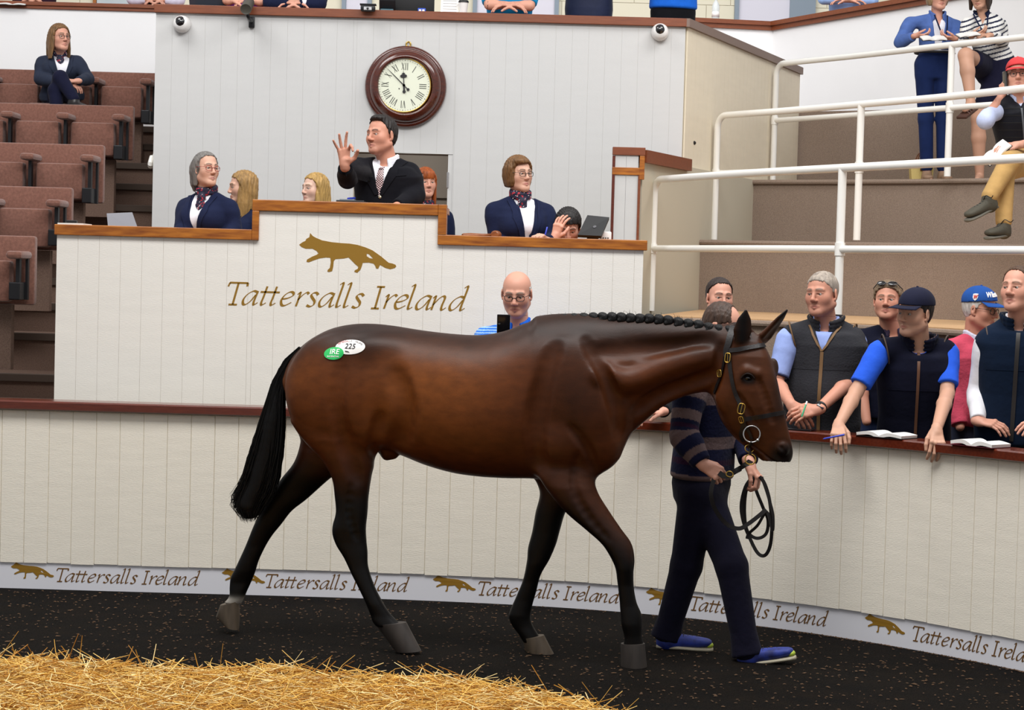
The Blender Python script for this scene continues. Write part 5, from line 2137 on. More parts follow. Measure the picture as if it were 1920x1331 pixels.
    def neckcut(s, F, r=None, k=.006):
        r = r or s.neck_r * 1.12
        F.cap(s.N - s.up * .01, s.N + s.up * .2, r, r, k=k, op='s')

    def garment(s, name, m, off, sleeves=None, lo=-.14, hi=1.0, v=None, neck=None, res=.0065, cols=None, post=None, k=.03, sh=True, taper=0.0, parent=None, soff=None):
        F = Field()
        s.torso(F, off=off, lo=lo, hi=hi, k=k, sh=sh)
        if sleeves:
            for a in s.arms:
                s.sleeve(F, a, (soff if soff is not None else off), a.get('sl', sleeves), k=.025, taper=taper)
        if v:
            s.vcut(F, *v)
        if neck:
            s.neckcut(F, neck)
        if post:
            post(F)
        vv, ff = F.mesh(res)
        return mesh_obj(name, vv, ff, m, parent or s.root, smooth=True, cols=None if cols is None else cols(vv))

    def collar(s, m, r=.008, h=.03, rad=None, open_=25, name='collar', tilt=.018, drop=0.0):
        """shirt collar: a band round the neck open at the front"""
        F = Field()
        rad = rad or s.neck_r * 1.16
        lo_, hi_ = [], []
        for k in range(19):
            a = math.radians(open_ + (360 - 2 * open_) * k / 18)
            fr = max(0.0, math.cos(a))
            e = s.r * (math.sin(a) * rad) + s.f * (math.cos(a) * rad * .98 + .006)
            lo_.append(s.N + e * 1.06 + s.up * (-.006 - .030 * fr - drop) * s.sc)
            hi_.append(s.N + e * 1.0 + s.up * (h - .030 * fr * (h / .03) - drop) * s.sc)
        for k in range(18):
            for t in (0, .5, 1):
                F.cap(lo_[k].lerp(hi_[k], t), lo_[k + 1].lerp(hi_[k + 1], t), r * .8, k=.012)
        for q in (0, 18):
            sg = 1 if q == 0 else -1
            tip = lo_[q] - s.up * .034 * s.sc + s.r * sg * .020 + s.f * .006
            for t in (0, .33, .66, 1):
                k2 = lo_[q].lerp(hi_[q], 1 - t * .6) if t < .5 else lo_[q].lerp(lo_[q + (3 if q == 0 else -3)], (t - .3))
                F.cap(k2 + s.f * .002, tip, r * .62, r * .4, k=.008)
        v, f = F.mesh(.0045)
        return mesh_obj(name, v, f, m, s.root, smooth=True)

    def scarf(s, tail=.13, m=None):
        F = Field()
        rad = s.neck_r * 1.15
        for j in range(2):
            pts = []
            for k in range(13):
                a = 2 * math.pi * k / 12
                pts.append(s.N + s.r * (math.sin(a) * rad) + s.f * (math.cos(a) * rad + .012) + s.up * (.022 + .022 * j - .014 * math.cos(a)) * s.sc)
            F.chain(pts, [.0155] * 13, k=.01)
        c = s.N + s.f * (rad + .022)
        F.ell(c - s.up * .012, (.026, .018, .024), (s.r, s.f, s.up), k=.01)
        F.loft(c - s.up * .01, c - s.up * tail + s.f * .035, s.r, [0, .4, .8, 1], [.022, .034, .022, .006], [.010, .011, .009, .005], k=.01, round_=.004)
        v, f = F.mesh(.005)
        so = mesh_obj('scarf', v, f, m or M_scarf, s.root, smooth=True)
        bv = BVHTree.FromPolygons([Vector(q) for q in v.tolist()], f.tolist())
        vs, fs = [], []
        rr = random.Random(4)
        for i in range(46):
            o = c + s.r * rr.uniform(-.06, .06) + s.up * rr.uniform(-.12, .06) + s.f * .2
            l, n, _, _ = bv.ray_cast(o, -s.f)
            if l is None:
                continue
            a = rr.uniform(-.5, 1.2)
            d1 = nrm(s.r * math.cos(a) + s.up * math.sin(a)) * .0062
            d2 = nrm(n.cross(d1)) * .0022
            l = l + n * .0012
            k0 = len(vs)
            vs += [l - d1, l - d2, l + d1, l + d2]
            fs.append((k0, k0 + 1, k0 + 2, k0 + 3))
        tag(mesh_obj('scarf_fleck', vs, fs, M_scarfw, so), kind='stuff')
        return so

    def trousers(s, m, off=.0, res=.011, r=(.088, .062, .05), seat=(.155, .12), end=1.0, name='trousers', hem=None, top=.1):
        F = Field()
        sc = s.sc
        F.loft(s.V - s.up * .12 * sc, s.V + s.up * (top * sc), s.r, [0, .5, 1], [seat[0] * sc * .92, seat[0] * sc * s.build, seat[0] * sc * s.build * .96],
               [seat[1] * sc * .9, seat[1] * sc, seat[1] * sc * .96], k=.04)
        for l in s.legs:
            F.cap(l['H'], l['K'], r[0] * sc, r[1] * sc, k=.04)
            F.cap(l['K'], l['K'].lerp(l['A'], end), r[1] * sc, r[2] * sc, k=.02)
        v, f = F.mesh(res)
        return mesh_obj(name, v, f, m, s.root, smooth=True)

    def shoes(s, m, sole=None, res=.007, L=.25):
        for l in s.legs:
            F = Field()
            A, t = l['A'], l['toe'].normalized()
            up = Vector((0, 0, 1)) if abs(t.z) < .9 else s.f
            sd = t.cross(up).normalized()
            up = sd.cross(t)
            h = .075 * s.sc
            b = A - up * (h * .55) - t * .045
            F.loft(b, b + t * L, sd, [0, .12, .4, .7, .92, 1.0], [.026, .034, .036, .045, .038, .02], [.035, .036, .034, .028, .020, .012], foff=None, k=.01, round_=.01)
            F.cap(A, A - up * .05, .042, .045, k=.03)
            v, f = F.mesh(res)
            sh = mesh_obj('shoe', v, f, m, s.root, smooth=True)
            if sole:
                F = Field()
                b2 = b - up * .033
                F.loft(b2 - t * .006, b2 + t * (L + .008), sd, [0, .15, .4, .7, .92, 1.0], [.030, .038, .038, .049, .042, .022], [.012] * 6, k=.0, round_=.006)
                v, f = F.mesh(res)
                mesh_obj('sole', v, f, sole, sh, smooth=True)

    def stripe(s, name, pts, w, th, m, parent, nv=None):
        """ribbon lying along a path"""
        return ribbon(name, pts, w, th, m, parent, nv)


def ribbon(name, pts, w, th, m, parent, normals):
    n = len(pts)
    vs, fs = [], []
    for i in range(n):
        t = (Vector(pts[min(i + 1, n - 1)]) - Vector(pts[max(i - 1, 0)])).normalized()
        nn = Vector(normals[i]) if isinstance(normals, list) else Vector(normals)
        sd = t.cross(nn).normalized()
        nn = sd.cross(t)
        p = Vector(pts[i])
        ww = w[i] if isinstance(w, list) else w
        vs += [p - sd * ww / 2, p + sd * ww / 2, p + sd * ww / 2 + nn * th, p - sd * ww / 2 + nn * th]
    for i in range(n - 1):
        for j in range(4):
            l = (j + 1) % 4
            fs.append((4 * i + j, 4 * i + l, 4 * i + 4 + l, 4 * i + 4 + j))
    fs += [(0, 1, 2, 3), tuple(4 * (n - 1) + j for j in (3, 2, 1, 0))]
    b = MB()
    b.add(vs, fs)
    return b.build(name, m, parent, smooth=True, angle=.8)


def surf_path(o, us, Y=None, off=.002):
    """points of the nearest surface of mesh o seen at the given pixels"""
    me = o.data
    co = np.empty(len(me.vertices) * 3, np.float32)
    me.vertices.foreach_get('co', co)
    bv = BVHTree.FromPolygons([Vector(q) for q in co.reshape(-1, 3).tolist()], [tuple(p.vertices) for p in me.polygons])
    P_, N_ = [], []
    for u, v in us:
        d = ray(u, v).normalized()
        l, n, _, _ = bv.ray_cast(Vector((0, 0, CAMZ)), d)
        if l is None:
            l, n, _, _ = bv.find_nearest(P(u, v, Y))
        if n.dot(d) > 0:
            n = -n
        P_.append(l + n * off)
        N_.append(n)
    return P_, N_
# ------------------------------------------------------------------ dressing helpers
def bvh_of(o):
    me = o.data
    co = np.empty(len(me.vertices) * 3, np.float32)
    me.vertices.foreach_get('co', co)
    lt = np.empty(len(me.loops), np.int32)
    me.loops.foreach_get('vertex_index', lt)
    return BVHTree.FromPolygons([Vector(q) for q in co.reshape(-1, 3).tolist()], lt.reshape(-1, 4).tolist())


def front(p, bv, xts, off=.002):
    """points on the front of a garment: (x across in metres, t along the torso 0 pelvis..1 neck)"""
    Ps, Ns = [], []
    for x, t in xts:
        o = p.V.lerp(p.N, t) + p.r * x + p.f * .6
        l, n, _, _ = bv.ray_cast(o, -p.f)
        if l is None:
            l, n, _, _ = bv.find_nearest(o - p.f * .45)
        if n.dot(p.f) < 0:
            n = -n
        Ps.append(l + n * off)
        Ns.append(n)
    return Ps, Ns


def seg_line(a, b, n=8):
    return [(a[0] + (b[0] - a[0]) * i / n, a[1] + (b[1] - a[1]) * i / n) for i in range(n + 1)]


def patch(p, bv, rows, off, th, name, m, parent):
    """slab of cloth lying on a garment: rows of (x,t) points"""
    G_ = [front(p, bv, r, off) for r in rows]
    nr, nc = len(rows), len(rows[0])
    vs = [q for g in G_ for q in g[0]] + [q + n * th for g in G_ for q, n in zip(g[0], g[1])]
    fs = []
    K_ = nr * nc
    for i in range(nr - 1):
        for j in range(nc - 1):
            a = i * nc + j
            fs += [(a, a + 1, a + nc + 1, a + nc), (K_ + a, K_ + a + nc, K_ + a + nc + 1, K_ + a + 1)]
    rim = [j for j in range(nc)] + [i * nc + nc - 1 for i in range(1, nr)] + [(nr - 1) * nc + j for j in range(nc - 2, -1, -1)] + [i * nc for i in range(nr - 2, 0, -1)]
    for a, b in zip(rim, rim[1:] + rim[:1]):
        fs.append((a, K_ + a, K_ + b, b))
    b = MB()
    b.add(vs, fs)
    return b.build(name, m, parent, smooth=True, angle=.9)


M_navyj = cloth('navy_jacket', (24, 31, 58))
M_blackj = cloth('black_jacket', (16, 16, 22))
M_whitesh = cloth('white_shirt', (232, 232, 238), .75, .04)
M_navytr = cloth('navy_trousers', (20, 22, 44))
M_darktr = cloth('dark_trousers', (22, 22, 28))
M_shoeb = mat('black_shoe', srgb(24, 20, 20), .4)
M_buttn = mat('button_metal', srgb(190, 184, 160), .35, .6)


def suit(p, jm, depth=.45, wid=.085, shirt=M_whitesh, lw=.05, x0=0.0, buttons=1, res=.0065, sl=1.93, lo=-.16):
    s1 = p.garment('shirt', shirt, .0, None, lo=0, neck=p.neck_r * 1.05, res=res)
    p.collar(shirt)
    j = p.garment('jacket', jm, .016, sl, lo=lo, v=(depth, wid, 0, None, x0), neck=p.neck_r * 1.35, res=res)
    bv = bvh_of(j)
    t0 = 1 - depth
    for q in (-1, 1):
        inn, out = [], []
        for i in range(9):
            k = i / 8
            x = x0 + q * (wid * (k * .93) + .004)
            w = lw * (.35 + .65 * min(1, k * 1.6)) * (1 if k < .72 else .72)
            inn.append((x, t0 + .98 * (1.0 - t0) * k))
            out.append((x + q * w, t0 + .98 * (1.0 - t0) * k - .01))
        patch(p, bv, [inn, [((a[0] + b[0]) / 2, (a[1] + b[1]) / 2) for a, b in zip(inn, out)], out], .002, .005, 'lapel', jm, j)
    for i in range(buttons):
        ps, ns = front(p, bv, [(x0 + .008, t0 - .03 - .13 * i)], .001)
        MB().lathe(ps[0], ns[0], [(.0001, .005), (.009, .004), (.0105, 0), (.0105, -.004)], 14).build('button', M_buttn if buttons == 1 else M_black, j, smooth=True)
    return j, bv


def stand_legs(p, floor, tr=M_navytr, shoe=M_shoeb, spread=.09, res=.013):
    for q in (-1, 1):
        Hp = p.V + p.r * (q * spread * p.sc) - Vector((0, 0, .02))
        A = Vector((Hp.x, Hp.y, floor + .075)) + p.r * q * .02
        K = Hp.lerp(A, .5) + p.f * .02
        p.leg(q, K, A, None, Hp)
    p.trousers(tr, res=res)
    p.shoes(shoe, res=.011)


DAIS = .93
# ------------------------------------------------------------------ 1 auctioneer
H = Head(P(715, 253.5, 12.72), -40, 0, 3, .98)
p = Person('person', 'man in black suit and chequered tie standing at the rostrum with one hand raised', H, -17, 'ruddy', N=P(727, 301, 12.76), V=P(727, 450, 12.80),
           shw=.185, build=1.1, belly=.02, beard=.45, brow=(.03, .02, .015), look=-30, mouth=.003, wide=1.06, jaw=1.1, lip=(.30, .10, .09))
p.arm(-1, E=P(652, 338, 12.52), W=P(646, 309, 12.33), hand=dict(d=(-.06, -.12, 1), n=(.45, -1, .1), thumb=(1, 0, 0), curls=[(52, 62, 40), (6, 10, 8), (4, 8, 6), (6, 8, 6)], fan=[2, 4, -12, -32], tcurl=28, tout=58, s=1.0), S=P(671, 315, 12.66))
p.arms[-1]['sl'] = 1.80
p.arm(1, E=P(782, 366, 12.70), W=P(742, 388, 12.50), hand=dict(d=(-.8, -.3, -.25), n=(0, .2, -1), thumb=(0, -1, 0.2), curl=(30, 40, 20)), S=P(768, 324, 12.80))
p.body()
hair(H, p.root, 'receding', hairmat('dark', (30, 23, 20)), .010, extra=lambda F, H: F.ell(H.p(.008, .030, .106), (.046, .042, .016), H.ax, k=.03))
j, bv = suit(p, M_blackj, .44, .082, lw=.058, lo=-.16)
M_tie = mat('chequered_tie', srgb(30, 20, 34), .5)
tb_ = bvh_of([c for c in p.root.children if c.name.startswith('shirt')][0])
ps, ns = front(p, tb_, seg_line((0, .975), (.0, .53), 10), .004)
# tie: small chequers as vertex colours
vs, fs, cs = [], [], []
NX, NT = 6, 30
for i in range(NT + 1):
    k = i / NT
    c_, n_ = front(p, tb_, [(0, .985 - .45 * k)], .0)
    w = (.016 if k < .06 else .012 + .022 * k)
    for q_ in range(NX + 1):
        vs.append(c_[0] + p.r * (w * (2 * q_ / NX - 1)) + p.f * (.009 + .004 * math.cos((q_ / NX - .5) * 3) + (.008 if k < .06 else 0)))
fm = []
for i in range(NT):
    for q_ in range(NX):
        a = i * (NX + 1) + q_
        fs.append((a, a + 1, a + NX + 2, a + NX + 1))
        fm.append((i + q_) % 2 if True else 0)
b = MB()
b.add(vs, fs)
tie = mesh_obj('tie', vs, fs, mat('tie_dark', srgb(30, 10, 22), .5), p.root, smooth=True, mats=[mat('tie_light', srgb(226, 196, 196), .5)], fmat=fm)
ps, ns = front(p, bv, seg_line((.10, .80), (.155, .815), 4), .002)
ribbon('pocket_welt', ps, .014, .003, M_blackj, j, ns)
stand_legs(p, DAIS, M_darktr)

# ------------------------------------------------------------------ 2 woman with grey hair, left of the rostrum
def lady_jacket(p, depth, wid, x0=0, scarf=True, tail=.15, lo=-.16):
    j, bv = suit(p, M_navyj, depth, wid, lw=.045, x0=x0, buttons=2, lo=lo)
    if scarf:
        p.scarf(tail)
    return j, bv


H = Head(P(386, 316.5, 13.0), 40, 2, -2, .92)
p = Person('person', 'grey-haired woman in red spectacles and navy jacket behind the left desk', H, -22, 'fair', fem=True, N=P(389, 366, 13.03), V=P(389, 500, 13.06), shw=.155, build=1.05, bust=.025,
           brow=(.10, .075, .06), look=15, lip=(.36, .13, .12))
p.arm(-1, E=P(340, 432, 12.95), W=P(352, 470, 12.85), hand=dict(d=(.5, -.6, -.3), n=(0, 0, -1), thumb=(1, 0, 0)))
p.arm(1, E=P(440, 430, 12.95), W=P(410, 470, 12.8), hand=dict(d=(-.7, -.5, -.3), n=(0, 0, -1), thumb=(0, -1, 0)))
p.body()
hair(H, p.root, 'back', hairmat('grey', (112, 108, 104)), .006, extra=long_locks(.175, -.02, .07, False, w=.022))
glasses(H, p.root, M_glassred)
lady_jacket(p, .60, .075, -.012)
stand_legs(p, DAIS)

# ------------------------------------------------------------------ 3 blonde in profile
H = Head(P(455, 350, 13.45), -72, -6, 0, .88)
p = Person('person', 'young woman with long fair hair in profile facing left beside the rostrum post', H, -50, 'fair', fem=True, N=P(460, 393, 13.5), V=P(466, 520, 13.5), shw=.15, bust=.02, brow=(.16, .10, .05), flush=.7)
p.arm(-1)
p.arm(1)
p.body()
hair(H, p.root, 'long', hairmat('fair', (150, 116, 68)), .008, extra=long_locks(.30, .0, .08, True, left=True, w=.04))
lady_jacket(p, .5, .07)
stand_legs(p, DAIS)
# ------------------------------------------------------------------ 4 blonde seated behind the rostrum
H = Head(P(590, 354, 13.9), -48, 0, 0, .90)
p = Person('person', 'young blonde woman whose head shows above the rostrum rail', H, -30, 'pale', fem=True, N=P(598, 399, 13.95), V=P(600, 530, 14.0), shw=.15, brow=(.2, .12, .06), look=-10, flush=.8)
p.arm(-1)
p.arm(1)
p.body()
hair(H, p.root, 'long', hairmat('blonde', (170, 136, 78)), .008, extra=long_locks(.30, .0, .085, True, w=.04))
lady_jacket(p, .5, .07)
stand_legs(p, DAIS)
# ------------------------------------------------------------------ 6 red-haired woman at the doorway
H = Head(P(798, 342, 15.2), 20, 0, 0, .92)
p = Person('person', 'red-haired woman with a fringe half hidden behind the man in the black suit', H, 20, 'pink', fem=True, N=P(799, 387, 15.25), V=P(799, 505, 15.25), shw=.15, brow=(.14, .06, .03))
p.arm(-1)
p.arm(1)
p.body()


def fringe(F, H):
    F.loft(H.p(-.045, .082, .055), H.p(.045, .082, .055), H.u, [0, .5, 1], [.03, .036, .03], [.012, .016, .012], k=.01, round_=.006)
    long_locks(.28, .0, .08, True, w=.035)(F, H)


hair(H, p.root, 'long', hairmat('ginger', (150, 74, 28)), .009, extra=fringe)
lady_jacket(p, .5, .07)
stand_legs(p, DAIS)
# ------------------------------------------------------------------ 7 woman with bobbed hair, right desk
H = Head(P(973, 326, 12.9), 34, 0, 2, .92)
p = Person('person', 'woman with bobbed brown hair and navy jacket standing at the right desk', H, 12, 'fair', fem=True, N=P(975, 374, 12.92), V=P(977, 520, 12.96), shw=.165, build=1.15, bust=.035, brow=(.10, .065, .04), lip=(.40, .12, .12), look=12)
p.arm(-1, E=P(930, 452, 12.85), W=P(960, 478, 12.7))
p.arm(1, E=P(1038, 450, 12.85), W=P(1028, 452, 12.62), hand=dict(d=(-.4, -.4, .25), n=(-.2, -.1, -1), thumb=(-.3, 0, 1), curl=(40, 50, 30)))
p.body()


def bob(F, H):
    s = H.s
    for q in (-1, 1):
        F.loft(H.p(q * .066, -.012, .05), H.p(q * .064, -.008, -.092), H.f, [0, .3, .75, 1], [.05 * s, .058 * s, .052 * s, .036 * s], [.02 * s, .024 * s, .022 * s, .012 * s], k=.02, round_=.01)
    F.loft(H.p(0, -.085, .04), H.p(0, -.075, -.09), H.r, [0, .4, 1], [.06 * s, .072 * s, .058 * s], [.03 * s, .032 * s, .018 * s], k=.02, round_=.01)
    F.ell(H.p(-.02, .05, .085), (.05 * s, .04 * s, .022 * s), H.ax, k=.02)


hair(H, p.root, 'short', hairmat('brown', (108, 76, 44)), .014, extra=bob)
glasses(H, p.root, M_glass)
lady_jacket(p, .62, .07, .012, tail=.2)
stand_legs(p, DAIS)
pw = p.arms[1]['W']
# ------------------------------------------------------------------ 8 seated clerk, hand at his brow
H = Head(P(1065, 425, 12.82), 0, -28, 0, .9)
p = Person('person', 'dark-haired young man bent over the right desk with a hand at his brow', H, 0, 'pink', N=P(1064, 470, 12.95), V=P(1064, 600, 13.1), shw=.17, brow=(.03, .02, .015))
p.arm(-1, E=P(1030, 505, 12.75), W=P(1040, 445, 12.66), hand=dict(d=(.30, -.1, 1), n=(.5, 1, -.1), thumb=(1, -.6, 0), curl=(18, 28, 18), s=.86))
p.arm(1, E=P(1105, 520, 12.8), W=P(1090, 500, 12.65))
p.body()
hair(H, p.root, 'full', hairmat('black', (26, 22, 22)), .017)
p.garment('jacket', M_darktr, .01, 1.9, neck=p.neck_r * 1.1)
stand_legs(p, DAIS, res=.016)
# ------------------------------------------------------------------ 9 bald man behind the ring wall with a phone
H = Head(P(969, 549, 11.82), -8, -17, 0, 1.03)
p = Person('person', 'bald man in spectacles and blue striped polo looking at a phone behind the ring wall', H, -12, 'pink', N=P(972, 608, 11.88), V=P(975, 775, 11.9), build=1.1, shw=.20, beard=.35, brow=(.22, .18, .15), wide=1.02, look=0)
p.arm(-1, E=P(898, 690, 11.82), W=P(938, 668, 11.62), hand=dict(d=(.15, -.2, 1), n=(1, .3, .2), thumb=(.2, 1, .4), curl=(30, 40, 25)))
p.arms[-1]['sl'] = .82
p.arm(1, E=P(1042, 692, 11.82), W=P(985, 672, 11.62), hand=dict(d=(-.5, -.2, .7), n=(-.3, .5, .6), thumb=(0, 0, 1), curl=(40, 40, 25)))
p.arms[-1]['sl'] = .82
p.body()
hair(H, p.root, 'balding', hairmat('white', (206, 198, 190)), .0035, top_open=(.085, .02, .15))
glasses(H, p.root, M_glass)


def polo_cols(v):
    d = v - np.array(p.V)
    t = d @ np.array(p.up)
    x = np.abs(d @ np.array(p.r))
    base = np.tile(np.array(srgb(36, 108, 214)), (len(v), 1))
    lt = np.array(srgb(150, 188, 232))
    st = (np.floor(t / .0075) % 2 == 0)
    return np.where((st & (x > .05) & (t > .1))[:, None], lt, base)


p.garment('polo_shirt', cloth('blue_polo', (40, 110, 214), vcol=True), .008, .82, neck=p.neck_r * 1.1, cols=polo_cols, res=.005)
p.collar(cloth('blue_collar', (34, 104, 216)), h=.034)
stand_legs(p, 0.0, res=.016)
BALD = p
# ------------------------------------------------------------------ 10 dark-haired girl
H = Head(P(1349, 557, 11.72), 12, -2, -2, .94)
p = Person('person', 'young woman with dark hair tied back and black jacket behind the ring wall', H, 5, 'pink', fem=True, N=P(1346, 613, 11.76), V=P(1338, 770, 11.8), brow=(.04, .028, .02), lip=(.42, .14, .12), shw=.17)
p.arm(-1, E=P(1268, 735, 11.62), W=P(1241, 772, 11.20), hand=dict(d=(-.9, -.25, -.12), n=(0, -.1, -1), thumb=(-.2, -1, 0), curl=(24, 34, 22), s=.92))
p.arm(1, E=P(1408, 730, 11.7), W=P(1385, 770, 11.4), hand=dict(d=(-.8, -.4, -.1), n=(0, 0, -1), thumb=(0, -1, 0)))
p.body()


def bun(F, H):
    F.ell(H.p(0, -.115, .03), (.03, .03, .03), k=.02)


hair(H, p.root, 'back', hairmat('darkbrown', (44, 32, 28)), .0055, extra=bun)
p.garment('jacket', cloth('black_fleece', (24, 25, 28)), .018, 1.95, neck=p.neck_r * 1.15)
p.collar(cloth('black_fleece', (24, 25, 28)), r=.013, h=.04, open_=30)
stand_legs(p, 0.0, res=.016)
# ------------------------------------------------------------------ 12 grey-haired man in grey fleece gilet
M_piping = mat('tan_piping', srgb(112, 82, 48), .7)
M_zip = mat('zip_metal', srgb(150, 150, 150), .35, .7)
WATCH = None


def gilet(p, m, V, inner=None, sleeves=None, off=.030, zipm=M_piping, arm_m=M_piping, x0=0.0, zipw=.012, collar=True, res=.0065, seam=True, lo=-.16):
    """fleece waistcoat: root garment, stand collar, zip, armhole piping, seam"""
    p.shlen = .86
    g = p.garment('gilet', m, off, None, lo=lo, v=V, neck=p.neck_r * 1.5, res=res)
    p.shlen = 1.0
    bv = bvh_of(g)
    t0 = 1 - V[0] if V else .97
    ps, ns = front(p, bv, seg_line((x0, t0 - .005), (x0, -.12), 14), .001)
    ribbon('zip', ps, zipw * 1.5, .004, zipm, g, ns)
    if V:
        for q in (-1, 1):
            pts = []
            for i in range(9):
                k = i / 8
                pts.append((x0 + q * (V[1] * k * .93 + .004), t0 + .93 * (1 - t0) * k))
            ps, ns = front(p, bv, pts, .002)
            ribbon('piping', ps, zipw, .004, zipm, g, ns)
    if seam:
        ps, ns = front(p, bv, seg_line((-.15, .55), (.15, .55), 12), .0)
        ribbon('seam', ps, .003, .002, m, g, ns)
    for a in p.arms:
        rr = a['r'][0] + off * .9
        ax = (a['E'] - a['S']).normalized()
        c = a['S'] - ax * .012 + p.r * (a['q'] * -.022)
        t1 = nrm(ax.cross(p.f))
        t2 = ax.cross(t1)
        n2 = nrm(p.r * a['q'] + ax * .35)
        u1 = nrm(n2.cross(p.f))
        u2 = n2.cross(u1)
        b = MB().tube([c + u1 * (math.cos(k) * rr * 1.12) + u2 * (math.sin(k) * rr * .98) for k in [2 * math.pi * i / 26 for i in range(26)]], .0045, 6, closed=True)
        b.build('armhole_piping', arm_m, g, smooth=True)
    if collar:
        F = Field()
        rad = p.neck_r * 1.36
        pts, tp = [], []
        for k in range(21):
            a = math.radians(20 + 320 * k / 20)
            fr = max(0.0, math.cos(a))
            e = p.r * (math.sin(a) * rad * 1.12) + p.f * (math.cos(a) * rad * 1.05 + .010)
            base = p.N + e - p.up * (.012 + .028 * fr)
            top = p.N + e * 1.10 + p.up * (.040 - .034 * fr)
            pts.append(base)
            tp.append(top)
        for k in range(20):
            for t in (0, .5, 1):
                F.cap(pts[k].lerp(tp[k], t), pts[k + 1].lerp(tp[k + 1], t), .0085, k=.016)
        v, f = F.mesh(.0052)
        c = mesh_obj('collar', v, f, m, g, smooth=True)
        MB().tube(catmull([q + p.up * .008 for q in tp], 3), .0042, 6).build('collar_piping', zipm, g, smooth=True)
    return g, bv


H = Head(P(1541, 550, 11.25), -36, -3, 2, 1.0)
p = Person('person', 'grey-haired man in charcoal fleece gilet and pale blue polo leaning on the ring rail', H, -14, 'ruddy', N=P(1549, 607, 11.30), V=P(1540, 792, 11.32), shw=.195, build=1.12, belly=.03, beard=.3, brow=(.2, .15, .12), look=-20, wide=1.04, jaw=1.1)
p.arm(-1, E=P(1456, 716, 11.20), W=P(1484, 759, 10.92), hand=dict(d=(.45, -.45, -.6), n=(.3, .6, -.6), thumb=(1, 0, .5), curl=(30, 35, 25), s=1.0), S=P(1478, 634, 11.26))
p.arms[-1]['sl'] = .86
p.arm(1, E=P(1596, 712, 11.22), W=P(1534, 768, 10.88), hand=dict(d=(-.85, -.2, -.15), n=(.1, .8, -.6), thumb=(0, -.3, 1), curl=(28, 32, 22), s=1.0), S=P(1603, 638, 11.30))
p.arms[-1]['sl'] = .84
p.body()
hair(H, p.root, 'short', hairmat('silver', (158, 146, 134)), .006)
M_paleb = cloth('pale_blue_polo', (148, 166, 220), .85)
p.garment('polo_shirt', M_paleb, .006, .86, neck=p.neck_r * 1.08, soff=.012, taper=.008)
for a in p.arms:
    ax = (a['E'] - a['S'])
    c = a['S'] + ax * .88
    ax.normalize()
    t1 = nrm(ax.cross(p.f))
    t2 = ax.cross(t1)
    rr = a['r'][1] + .0235
    MB().tube([c + t1 * math.cos(k) * rr + t2 * math.sin(k) * rr for k in [2 * math.pi * i / 24 for i in range(24)]], .004, 6, closed=True).build('sleeve_edge', M_navyj, p.root, smooth=True)
p.collar(M_paleb, h=.034)
gilet(p, cloth('charcoal_fleece', (48, 48, 52), .95, .1, .8, 90), (.27, .085))
stand_legs(p, 0.0, M_darktr, res=.016)
GREY = p
# watch and pen
a = p.arms[1]
ax = (a['W'] - a['E']).normalized()
c = a['E'].lerp(a['W'], .93)
t1 = nrm(ax.cross(Vector((0, 0, 1))))
t2 = ax.cross(t1)
w = MB().tube([c + t1 * math.cos(k) * .029 + t2 * math.sin(k) * .029 for k in [2 * math.pi * i / 24 for i in range(24)]], .008, 6, closed=True).build('wrist_watch', M_black, p.root, smooth=True)
fc = c + nrm(Vector((-.1, -1, .35))) * .033
nf = nrm(Vector((-.1, -1, .35)))
MB().obox(fc, ax, nf.cross(ax).normalized(), nf, .018, .021, .005, .004).build('watch_face', mat('watch_glass', (.012, .014, .02), .12, coat=.6), w, smooth=True, angle=.6)
# ------------------------------------------------------------------ 13 man with sunglasses on his head
H = Head(P(1664, 563, 12.0), -16, 4, 0, .94)
p = Person('person', 'man with sunglasses pushed up on his hair and navy gilet behind the capped man', H, 0, 'ruddy', N=P(1672, 618, 12.05), V=P(1668, 780, 12.1), shw=.2, build=1.1, brow=(.12, .08, .05), look=-15, beard=.2)
p.arm(-1, E=P(1612, 715, 12.0), W=P(1625, 790, 11.9))
p.arm(1, E=P(1750, 715, 12.0), W=P(1740, 790, 11.9))
p.body()
hair(H, p.root, 'short', hairmat('sandy', (118, 98, 76)), .012)
b = MB()
for q in (-1, 1):
    lp = [H.p(q * .034 + math.cos(k) * .026, .078 - (abs(q * .034 + math.cos(k) * .026) ** 2) * 7 - math.sin(k) * .008, .100 + math.sin(k) * .011) for k in [2 * math.pi * i / 18 for i in range(18)]]
    n0 = len(b.v)
    b.tube(lp, .003, 6, closed=True)
    cc_ = sum(lp, Vector()) / 18
    b.add([cc_] + lp, [(0, 1 + i, 1 + (i + 1) % 18) for i in range(18)])
    b.tube([H.p(q * .058, .052, .100), H.p(q * .088, .0, .072), H.p(q * .090, -.06, .05)], .003, 6)
b.tube([H.p(-.01, .080, .100), H.p(.01, .080, .100)], .003, 6)
b.build('sunglasses', mat('dark_lens', (.01, .01, .012), .1, coat=.8), p.root, smooth=True)
M_navyg = cloth('navy_gilet', (15, 17, 34), .9)
p.garment('gilet', M_navyg, .026, .35, v=(.2, .06), neck=p.neck_r * 1.3)
p.collar(cloth('plum_shirt', (60, 50, 70)), h=.03)
stand_legs(p, 0.0, cloth('jeans', (40, 52, 84)), res=.016)
